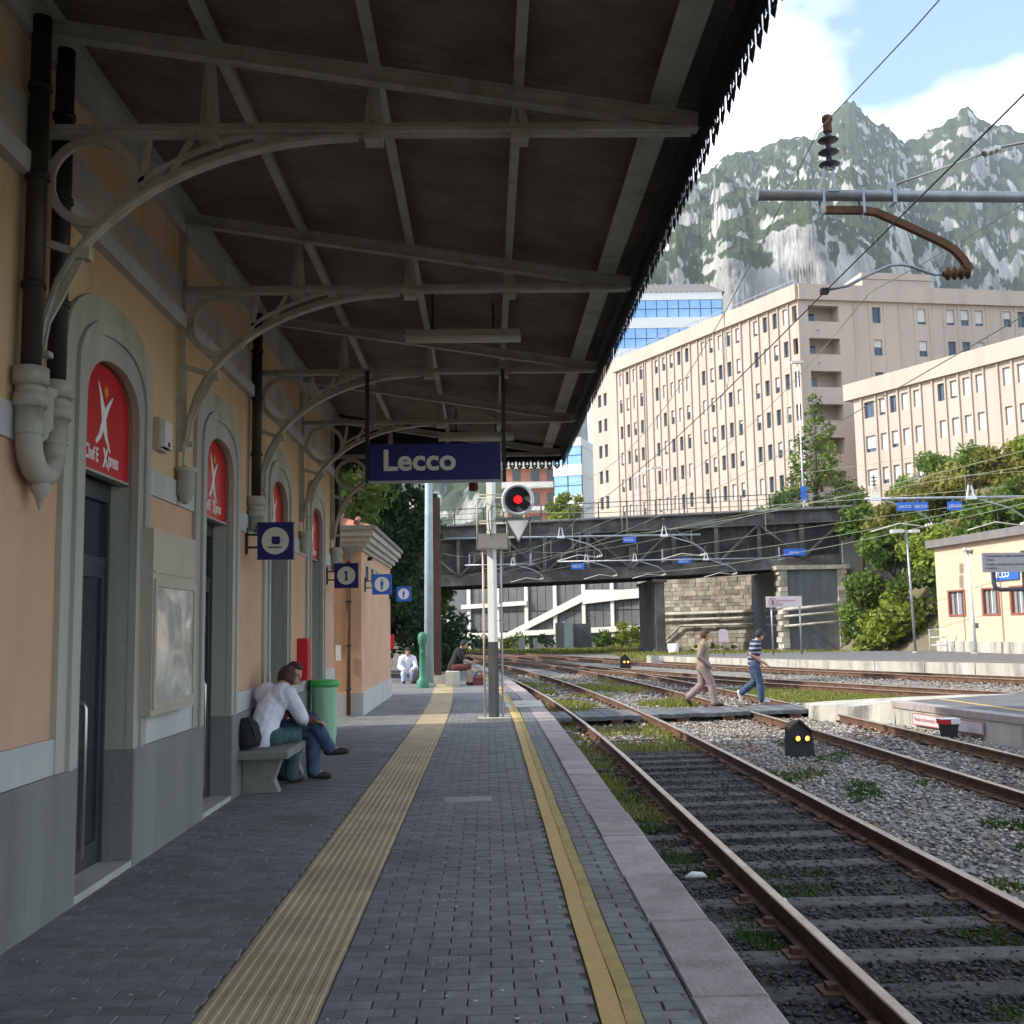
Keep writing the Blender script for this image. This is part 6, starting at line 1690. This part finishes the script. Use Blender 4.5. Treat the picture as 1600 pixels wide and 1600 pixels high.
def person(label, loc, yaw, J, wear, s=1.0, z0=0.0, head_yaw=0.0, cap=None, bald=False):
    """J: joints as (forward, left, up) in metres; wear: materials"""
    t = thing('person', (loc[0], loc[1], z0), label, 'person')
    cy, sy = math.cos(yaw), math.sin(yaw)
    W = {k: Vector((loc[0] + s * (p[0] * cy - p[1] * sy), loc[1] + s * (p[0] * sy + p[1] * cy), z0 + s * p[2])) for k, p in J.items()}
    Rz = Matrix.Rotation(yaw, 3, 'Z')
    up = (W['neck'] - W['chest']).normalized()
    fw = Rz @ Vector((1, 0, 0)); fw = (Matrix.Rotation(head_yaw, 3, 'Z') @ fw); lf = Vector((-fw.y, fw.x, 0))
    hd = W['head']; hup = (Vector((0, 0, 1)) * .75 + (hd - W['neck']).normalized() * .6).normalized()
    hf = (fw - hup * fw.dot(hup)).normalized(); hl = hup.cross(hf)
    HR = Matrix((hf, hl, hup)).transposed()
    b = MB()
    limb(b, [W['pelvis'], W['waist'], W['chest']], [.12 * s, .11 * s, .12 * s])
    limb(b, [W['chest'], W['neck'], hd - hup * .05 * s], [.08 * s, .054 * s, .052 * s])
    ball(b, hd + hup * .012 * s, (.098 * s, .078 * s, .115 * s), 16, HR)
    ball(b, hd + hf * .05 * s - hup * .055 * s, (.048 * s, .05 * s, .055 * s), 12, HR)
    ball(b, hd + hf * .104 * s - hup * .012 * s, (.018 * s, .014 * s, .026 * s), 8, HR)
    for q in (-1, 1): ball(b, hd + hl * q * .08 * s - hup * .005 * s, (.02 * s, .01 * s, .033 * s), 8, HR)
    for q in 'lr':
        limb(b, [W['sh_' + q], W['el_' + q], W['wr_' + q]], [.052 * s, .041 * s, .029 * s])
        # hand: palm, four curled fingers of unequal length, thumb from the side
        d = (W['wr_' + q] - W['el_' + q]).normalized(); side = d.cross(Vector((0, 0, 1)))
        side = side.normalized() if side.length > .1 else Rz @ Vector((1, 0, 0)); nrm = side.cross(d)
        if 'hand_' + q in J: d = (W['hand_' + q] - W['wr_' + q]).normalized(); side = (side - d * side.dot(d)).normalized(); nrm = side.cross(d)
        pc = W['wr_' + q] + d * .045 * s
        ball(b, pc, (.05 * s, .038 * s, .018 * s), 10, Matrix((d, side, nrm)).transposed())
        for i, (o, L_) in enumerate(((-.027, .062), (-.009, .074), (.009, .07), (.027, .054))):
            p0 = pc + d * .035 * s + side * o * s; p1 = p0 + d * L_ * .55 * s - nrm * .008 * s; p2 = p1 + d * L_ * .35 * s - nrm * .026 * s
            b.tube([p0, p1, p2], [.011 * s, .0105 * s, .009 * s], 7)
        p0 = pc - d * .015 * s + side * .03 * s; b.tube([p0, p0 + d * .03 * s + side * .026 * s, p0 + d * .062 * s + side * .03 * s - nrm * .012 * s], [.014 * s, .012 * s, .01 * s], 7)
        limb(b, [W['hip_' + q], W['kn_' + q], W['an_' + q]], [.08 * s, .055 * s, .038 * s])
        limb(b, [W['an_' + q], W['toe_' + q]], [.036 * s, .03 * s])
    limb(b, [W['sh_l'], W['chest'], W['sh_r']], [.06 * s, .1 * s, .06 * s])
    remeshed('body', b, .0095 * s, 3, M['skin'], t)
    # eyes and mouth
    e = MB()
    for q in (-1, 1): ball(e, hd + hf * .088 * s + hl * q * .033 * s + hup * .012 * s, (.01 * s, .013 * s, .008 * s), 8, HR)
    e.build('eyes', M['blackcloth'], t)
    # hair: cap over the back and top of the skull, broken edge
    h = MB()
    for i in range(520):
        u = Vector((random.gauss(0, 1), random.gauss(0, 1), random.gauss(0, 1))).normalized()
        if u.x > .45 and u.z < .55 or u.z < -.5 or (u.x > .1 and u.z < .0): continue
        ball(h, hd + hup * .016 * s + HR @ Vector((u.x * .096 * s, u.y * .08 * s, u.z * .114 * s)), .021 * s, 6, HR)
    remeshed('hair', h, .0085 * s, 1, M[wear['hair']], t)
    # upper garment
    g = MB(); gr = wear.get('loose', .022) * s
    limb(g, [W['pelvis'] + (W['waist'] - W['pelvis']) * wear.get('hem', -.05), W['waist'], W['chest']], [.128 * s + gr, .118 * s + gr, .122 * s + gr])
    for q in 'lr':
        ball(g, W['chest'] + (W['sh_' + q] - W['chest']) * .55, (.1 * s + gr, .1 * s + gr, .12 * s + gr), 12, Rz)
    limb(g, [W['sh_l'], W['chest'] + up * .07 * s, W['sh_r']], [.058 * s + gr, .09 * s, .058 * s + gr])
    limb(g, [W['chest'] + up * .04 * s, W['neck'] - up * .015 * s], [.09 * s, .062 * s])
    if not wear.get('vest'):
        for q in 'lr':
            f_ = wear.get('sleeve', .93); a = W['el_' + q]; w_ = a + (W['wr_' + q] - a) * (f_ if f_ > .3 else 0)
            if f_ > .3: limb(g, [W['sh_' + q], a, w_], [.056 * s + gr, .048 * s + gr * .9, .038 * s + gr * .6])
            else: limb(g, [W['sh_' + q], W['sh_' + q].lerp(a, .75)], [.058 * s + gr, .055 * s + gr])
    remeshed('shirt' if not wear.get('vest') else 'vest', g, .013 * s, 4, M[wear['top']], t)
    if wear.get('vest'):
        g = MB()
        for q in 'lr': limb(g, [W['sh_' + q], W['el_' + q], W['el_' + q].lerp(W['wr_' + q], .95)], [.066 * s, .058 * s, .048 * s])
        remeshed('sleeves', g, .012 * s, 3, M[wear['vest']], t)
    # trousers
    g = MB(); lr_ = wear.get('leg', .022) * s
    limb(g, [W['pelvis'], W['pelvis'] + (W['waist'] - W['pelvis']) * .5], [.125 * s + .01, .12 * s + .008])
    short = wear.get('short')
    for q in 'lr':
        ball(g, W['hip_' + q], .098 * s + lr_ * .4)
        k_, a_ = W['kn_' + q], W['an_' + q]
        if short: limb(g, [W['hip_' + q], k_], [.088 * s + lr_, .065 * s + lr_])
        else: limb(g, [W['hip_' + q], k_, k_.lerp(a_, .97)], [.088 * s + lr_, .06 * s + lr_, .05 * s + lr_ * 1.1])
    remeshed('trousers', g, .012 * s, 3, M[wear['legs']], t)
    if wear.get('sock'):
        g = MB()
        for q in 'lr': limb(g, [W['kn_' + q].lerp(W['an_' + q], .86), W['an_' + q]], [.046 * s, .046 * s])
        g.build('socks', M[wear['sock']], t)
    for q in 'lr':
        g = MB(); a, c = W['an_' + q], W['toe_' + q]; d = (c - a); d.z = d.z if abs(d.z) > .09 * s else 0
        down = Vector((0, 0, -1)) if abs((c - a).normalized().z) < .75 else -(Rz @ Vector((1, 0, 0)))
        h0 = a + down * .035 * s - (c - a).normalized() * .03 * s
        limb(g, [h0, a + (c - a) * .55 + down * .012 * s, c + (c - a).normalized() * .015 * s], [.045 * s, .045 * s, .034 * s])
        remeshed('shoe', g, .01 * s, 2, M[wear['shoe']], t)
    if cap:
        g = MB(); ball(g, hd + hup * .05 * s, (.108 * s, .09 * s, .085 * s), 14, HR)
        for i in range(5): ball(g, hd + hup * .045 * s + hf * (.09 + i * .018) * s, (.03 * s, .075 * s * (1 - i * .1), .008 * s), 8, HR)
        remeshed('cap', g, .009 * s, 2, M[cap], t)
    return t
def sit(seat=.42, lean=.0, **kw):
    p = seat + .10
    J = dict(pelvis=(0, 0, p), waist=(.05 + lean * .4, 0, p + .19), chest=(.08 + lean * 1.1, 0, p + .40 - lean * .12), neck=(.10 + lean * 1.7, 0, p + .545 - lean * .25), head=(.15 + lean * 2.1, 0, p + .655 - lean * .42))
    c = J['chest']
    for q, y in (('l', 1), ('r', -1)):
        J['sh_' + q] = (c[0] + .01, y * .185, c[2] + .055); J['el_' + q] = (c[0] + .16, y * .24, c[2] - .20); J['wr_' + q] = (c[0] + .36, y * .12, p + .12)
        J['hip_' + q] = (.05, y * .09, p - .01); J['kn_' + q] = (.45, y * .12, p + .0); J['an_' + q] = (.44, y * .12, .085); J['toe_' + q] = (.60, y * .13, .04)
    J.update(kw); return J
def walk(**kw):
    J = dict(pelvis=(0, 0, .93), waist=(.0, 0, 1.08), chest=(.02, 0, 1.30), neck=(.035, 0, 1.46), head=(.07, 0, 1.60))
    for q, y, a in (('l', 1, 1), ('r', -1, -1)):
        J['sh_' + q] = (.02 + a * .02, y * .185, 1.385); J['el_' + q] = (-.05 + a * .06, y * .225, 1.12); J['wr_' + q] = (.04 + a * .14, y * .21, .90)
        J['hip_' + q] = (0, y * .09, .90)
    J.update(kn_r=(.17, -.09, .50), an_r=(.22, -.09, .085), toe_r=(.38, -.09, .045), kn_l=(-.04, .09, .48), an_l=(-.36, .09, .20), toe_l=(-.30, .09, .045))
    J.update(kw); return J
# two men on the bench, seen from behind
person('man in a white shirt and faded jeans, hunched on the bench with his back turned', (-2.29, 10.92), 1.08,
       sit(.445, .13, hip_l=(.05, .09, .54), kn_r=(.45, -.10, .54), an_r=(.42, -.08, .085), toe_r=(.58, -.08, .04), kn_l=(.46, .12, .53), an_l=(.55, .15, .085), toe_l=(.71, .16, .04)),
       dict(top='shirtwhite', legs='denimgreen', shoe='leather', hair='hairbrown', loose=.034), head_yaw=.35, s=.94)
person('man in maroon with lime sock, legs crossed, half hidden behind the white shirt', (-2.30, 11.42), .10,
       sit(.445, .05, kn_l=(.46, .06, .54), an_l=(.48, .05, .085), toe_l=(.64, .05, .04), kn_r=(.46, -.05, .68), an_r=(.66, .10, .33), toe_r=(.83, .10, .30)),
       dict(top='maroon', legs='denim', shoe='leather', hair='hairbrown', loose=.02, sock='limesock'), head_yaw=-.5, s=.94)
t = thing('dark_bench_shape', (-2.25, 10.62, .42), 'black shape on the bench at the near side of the man in white', 'bag')
b = MB(); b.tube([(-2.33, 10.6, .44), (-2.34, 10.6, .52), (-2.36, 10.6, .66), (-2.37, 10.6, .73)], [.10, .13, .11, .05], 10); b.build('bag', M['blackcloth'], t)  # added black shape filling the dark patch beside the man
b = MB(); b.tube([(-2.26, 10.52, .50), (-2.27, 10.5, .62), (-2.34, 10.53, .70)], .012, 6); b.build('strap', M['leather'], t)
# two men walking over the crossing, towards the right
person('man in a beige vest and mauve trousers striding right over the crossing', (4.86, 24.1), -.10,
       walk(wr_r=(.16, -.20, .90)), dict(top='vest', vest='mauve', legs='mauve', shoe='leather', hair='hairbrown', leg=.032, hem=-.55), z0=-.255, s=.985)
person('man in dark cap, striped polo shirt and blue jeans crossing the tracks', (6.18, 24.75), -.05,
       walk(chest=(.05, 0, 1.29), neck=(.085, 0, 1.44), head=(.145, 0, 1.555), sh_l=(.06, .18, 1.37), sh_r=(.05, -.18, 1.37), kn_r=(.10, -.09, .49), an_r=(.12, -.09, .085), toe_r=(.28, -.09, .04),
            kn_l=(.02, .09, .49), an_l=(-.32, .09, .23), toe_l=(-.30, .09, .06), wr_r=(.26, -.2, .88), wr_l=(.2, .2, .88)),
       dict(top='stripes', legs='denim', shoe='whiteshoe', hair='hairblack', sleeve=.1, loose=.02, leg=.026, hem=-.2), z0=-.255, cap='signal')
# far end of the platform
person('distant seated person in a white top and pale blue trousers, facing the camera', (-2.40, 32.1), -1.45,
       sit(.18, .05), dict(top='shirtwhite', legs='paleblue', shoe='leather', hair='hairblack'), s=1.0)
t = thing('backpack', (-2.0, 31.6, 0), 'black backpack on the ground beside the distant person in white', 'bag')
b = MB(); b.tube([(-2.0, 31.6, 0), (-2.0, 31.6, .12), (-1.99, 31.62, .3), (-1.98, 31.63, .4)], [.17, .2, .17, .06], 10); b.build('bag', M['blackcloth'], t)
b = MB(); b.tube([(-2.05, 31.45, .32), (-2.0, 31.42, .2), (-1.95, 31.45, .1)], .02, 6); b.build('strap', M['leather'], t)
person('person in a black top seated on the pale block, facing right', (-.98, 30.2), .0,
       sit(.40, .08), dict(top='blackcloth', legs='maroon', shoe='leather', hair='hairblack', sleeve=.1, short=True))
t = thing('travel_bag', (-.35, 30.2, 0), 'dark reddish bag at the feet of the person in black', 'bag')
b = MB(); b.bev(-.42, -.08, 30.0, 30.35, 0, .26, .05); b.build('bag', M['maroon'], t)
MB().tube([(-.34, 30.15, .25), (-.31, 30.15, .36), (-.19, 30.15, .36), (-.16, 30.15, .25)], .018, 6).build('handle', M['blackcloth'], t)

# ------------------------------------------------------------------ overhead line
def insulator(mb, p, d, n=3, r=.075, L_=.30):
    """ribbed insulator from p along d"""
    prof = [(.03, 0)]
    for i in range(n):
        h = L_ * (i + .4) / n; prof += [(.032, h - .03), (r, h - .012), (r * .93, h), (.034, h + .02)]
    prof += [(.03, L_)]
    mb.lathe(prof, p, 12, d)
def near_cantilever():
    y = 11.2; z = 6.22
    t = thing('catenary_support', (9.6, y, 0), 'nearest overhead line arm: grey tube with black insulator and rusty drop bracket', 'catenary support', 'overhead line supports')
    MB().tube([(3.05, y, z + .04), (9.6, y, z - .06)], .062, 14).build('tube', M['galv'], t)
    MB().tube([(9.6, y, 0), (9.6, y, 7.6)], .13, 12).build('mast', M['galv'], t)
    b = MB()
    for s in (-.07, .07): b.beam((3.82 + s * 1.4, y, z + .02), (3.86 + s * .55, y, z + .36), .02, .05, (0, 1, 0))
    b.box(3.81, 3.93, y - .07, y + .07, z + .05, z + .085).beam((3.80, y, z + .34), (3.93, y, z + .34), .05, .03); b.build('cradle', M['galv'], t)
    b = MB(); insulator(b, (3.865, y, z + .34), (0, 0, 1), 3, .115, .42); b.build('insulator', M['signal'], t)
    MB().lathe([(.05, 0), (.05, .12), (.06, .13), (.06, .18), (.03, .2)], (3.865, y, z + .76), 10).build('cap', M['rust'], t)
    b = MB()
    b.strip([(3.78, y, z - .14), (4.2, y, z - .145), (4.36, y, z - .17), (4.7, y, z - .33), (5.06, y, z - .51), (5.2, y, z - .60), (5.30, y, z - .72), (5.355, y, z - .84)], .07, .075, (0, 0, 1)); b.build('drop_bracket', M['rust'], t)
    b = MB()
    for x in (3.76, 4.2): b.box(x - .014, x + .014, y - .085, y + .085, z - .20, z - .185).box(x - .014, x + .014, y - .085, y - .07, z - .19, z + .09).box(x - .014, x + .014, y + .07, y + .085, z - .19, z + .09)
    b.box(4.53, 4.57, y - .075, y + .075, z - .08, z + .09).box(4.51, 4.59, y - .03, y + .03, z + .06, z + .17); b.build('clamp', M['galv'], t)
    b = MB(); insulator(b, (5.36, y, z - .86), (-1, 0, -.06), 4, .075, .30); b.build('drop_insulator', M['rust'], t)
    b = MB(); b.tube([(5.05, y, z - .875), (4.98, y, z - .885), (4.9, y, z - .86), (4.72, y, z - .79), (4.6, y, z - .765), (4.48, y, z - .775), (4.25, y, z - .87), (4.0, y, z - 1.0), (3.75, y, z - 1.045)], .018, 8); b.build('steady_arm', M['galv'], t)
    MB().box(3.70, 3.78, y - .04, y + .04, z - 1.09, z - 1.03).build('wire_clamp', M['darkiron'], t)
    b = MB(); b.tube([(4.56, y, z + .14), (5.6, y, z + .5)], .014, 6).tube([(5.78, y, z + .57), (9.6, y, z + 1.35)], .014, 6); insulator(b, (5.6, y, z + .5), (.94, 0, .33), 3, .05, .2); b.build('stay', M['steel'], t)
near_cantilever()
WZ = 5.17
def wire_pts(f, z, ys, sag=0.0):
    out = []
    for a in range(len(ys) - 1):
        y0, y1 = ys[a], ys[a + 1]
        for i in range(13 if a == len(ys) - 2 else 12):
            s = i / 12; y = y0 + (y1 - y0) * s
            out.append((f(y), y, z - sag * 4 * s * (1 - s)))
    return out
def line(name, label, f, ys, sag, zc=WZ, zm=7.0, r=.0075, m='wire', mc=None, near=None):
    t = thing('overhead_line', (f(ys[0]), ys[0], zc), label, 'overhead wire', 'overhead wires over the tracks')
    MB().tube(wire_pts(f, zc, ys, .02), r, 6).build('contact_wire', M[mc or m], t)
    mp = wire_pts(f, zm, ys, sag)
    MB().tube(mp, r * .9, 6).build('messenger_wire', M[m], t)
    for a in range(len(ys) - 1):
        n = 6
        for i in range(1, n):
            s = i / n; y = ys[a] + (ys[a + 1] - ys[a]) * s; zt = zm - sag * 4 * s * (1 - s)
            if near and y < near: continue
            MB().tube([(f(y), y - .02, zt), (f(y) - .03, y - .025, zc + .12), (f(y), y - .02, zc)], r * .6, 5).tube([(f(y), y + .02, zt), (f(y) + .03, y + .025, zc + .12), (f(y), y + .02, zc)], r * .6, 5).build('dropper', M[m], t)
    return t
L1 = lambda y: 3.76 - max(0, y - 14) ** 2 / 560
L2 = lambda y: 6.45 - max(0, y - 14) ** 2 / 560
line('a', 'nearest overhead wire pair crossing the sky above the first track', L1, [-20, 11.2, 40, 76], 1.15, mc='wiredark')
line('b', 'overhead wire pair above the second track, crossing the office wing', L2, [-15, 17, 45, 76], 1.0)
L3 = lambda y: float(np.interp(y, [8, 20, 28, 34.5, 41, 48, 57, 68, 76], [21.5, 16.4, 12.6, 9.8, 7.6, 5.6, 3.4, .8, -1.2]))
L4 = lambda y: float(np.interp(y, [10, 23.4, 30.8, 38, 45, 53, 63, 76], [28.5, 22.2, 18.6, 15.4, 12.6, 9.8, 6.8, 3.4]))
line('c', 'overhead wire pair above the rusty track behind the island', L3, [12, 40, 76], .9, zc=5.4)
line('d', 'overhead wire pair above the farthest track by the far platform', L4, [14, 40, 76], .9, zc=5.5)
def far_cantilever(y, xa, xb, z, label, mast=None, regs=(), hang=None):
    t = thing('catenary_support', (xb, y, 0), label, 'catenary support', 'overhead line supports')
    MB().tube([(xa, y, z), (xb, y, z + .02)], .052, 10).build('tube', M['galv'], t)
    if mast is not None: MB().tube([(mast, y, -.3), (mast, y, z + 1.5)], [.14, .10], 10).build('mast', M['bluegrey'], t)
    if hang is not None:
        for x in hang: MB().box(x - .05, x + .05, y, y + 1.9, z - .05, z + .05).box(x - .05, x + .05, y + 1.5, y + 1.6, z, z + .9).build('hanger', M['galv'], t)
    for x, dr in regs:
        b = MB()
        for s in (-.14, .14): b.beam((x + s, y, z), (x + s * .35, y, z + .5), .05, .05, (0, 1, 0))
        b.beam((x - .2, y, z), (x + .2, y, z), .2, .12); b.build('cradle', M['retro'], t)
        b = MB(); insulator(b, (x, y, z + .5), (0, 0, 1), 3, .13, .42); b.build('insulator', M['insul'], t)
        b = MB(); b.tube([(x + .3, y, z - .05), (x + 1.5 * dr, y, z - .42), (x + 2.0 * dr, y, z - .75), (x + 2.15 * dr, y, z - 1.0)], .03, 8); b.build('drop_bracket', M['galv'], t)
        b = MB(); insulator(b, (x + 2.15 * dr, y, z - 1.0), (-dr, 0, -.25), 3, .09, .32); b.tube([(x + 1.85 * dr, y, z - 1.08), (x + .9 * dr, y, z - .95), (x - .2 * dr, y, z - 1.25)], .025, 6); b.build('steady_arm', M['paleins'], t)
far_cantilever(40, 14.5, 24.0, 6.25, 'overhead line arm with white insulators and blue plates, in front of the overgrown bank', 24.0, ((14.9, 1), (18.6, 1)))
t = thing('number_plates', (16.5, 40, 5.7), 'three small blue plates hanging under the overhead arm before the bank', 'sign')
for x0, x1 in ((15.7, 16.28), (16.31, 16.9), (17.65, 18.2)):
    o = MB().box(x0, x1, 39.9, 39.93, 5.77, 6.10).box(x0 + .2, x0 + .24, 39.93, 40, 6.0, 6.2).build('plate', M['blue'], t)
    text('lettering', 'LECCO', .15, M['white'], o, (x0 + .06, 39.895, 5.88), (1, 0, 0), (0, 0, 1), .002)
far_cantilever(55, -2.5, 11.2, 6.25, 'long overhead arm reaching right from the far left mast across the bridge front', -2.52, ((3.9, 1), (9.3, 1)))
far_cantilever(74, 5.0, 21.6, 6.15, 'overhead arm in front of the dark girder, right half of the bridge', None, ((7.0, 1), (10.4, 1), (15.4, 1)), (12.6, 21.0))
far_cantilever(75, -1.5, 3.4, 6.05, 'short overhead arm in front of the dark girder by the signal post', None, ((1.9, 1),), (-1.2, 3.2))
t = thing('feeder_cable', (20, 30, 6), 'long thin cables running from the right edge down to the bridge', 'cable')
for (a, c) in (((24, 26, 8.6), (9.5, 77.5, 8.2)), ((26, 30, 7.6), (13.5, 77.5, 6.6)), ((30, 60, 9.2), (-5, 110, 14)), ((22, 22, 6.6), (11, 77, 5.4))):
    p = [Vector(a).lerp(Vector(c), i / 14) - Vector((0, 0, .8 * 4 * (i / 14) * (1 - i / 14))) for i in range(15)]
    MB().tube(p, .014, 5).build('cable', M['wire'], t)
# lamp posts on the road over the bridge
def road_lamp(x, y, z0, z1, label, arm=1.6, plate=False):
    t = thing('street_lamp', (x, y, z0), label, 'street lamp')
    MB().tube([(x, y, z0), (x, y, z1)], [.075, .05], 10).build('pole', M['retro'], t)
    if arm: MB().tube([(x, y, z1), (x + arm * .4, y, z1 + .45), (x + arm, y, z1 + .6)], .045, 8).build('arm', M['retro'], t)
    MB().box(x + arm - .45, x + arm + .45, y - .18, y + .18, z1 + (.5 if arm else 0), z1 + (.68 if arm else .18)).build('lamp_head', M['paleins'], t)
    if plate: MB().box(x - .2, x + .25, y - .1, y - .06, 10.9, 12.0).build('plate', M['blue'], t)
road_lamp(24.3, 80, 9.6, 21.6, 'tall pale lamp post with a small blue plate before the office corner', 0, True)
road_lamp(12.2, 84, 9.4, 13.6, 'small street lamp seen against the middle of the office windows', 1.6)
road_lamp(4.0, 110, 8.5, 15.6, 'small street lamp whose arm shows right behind the red signal disc', 1.4)

# ------------------------------------------------------------------ air
def haze():
    me = MB().box(-3060, 3060, -3060, 3060, -3.5, 1130).mesh('haze')
    m = bpy.data.materials.new('thin_haze'); m.use_nodes = True; nt = m.node_tree; nt.nodes.clear()
    o_ = nt.nodes.new('ShaderNodeOutputMaterial'); v = nt.nodes.new('ShaderNodeVolumePrincipled')
    v.inputs['Color'].default_value = (.80, .90, 1.0, 1); v.inputs['Density'].default_value = .00011; v.inputs['Anisotropy'].default_value = .2
    nt.links.new(v.outputs[0], o_.inputs['Volume'])
    link('haze', me, None, m)['kind'] = 'stuff'
haze()
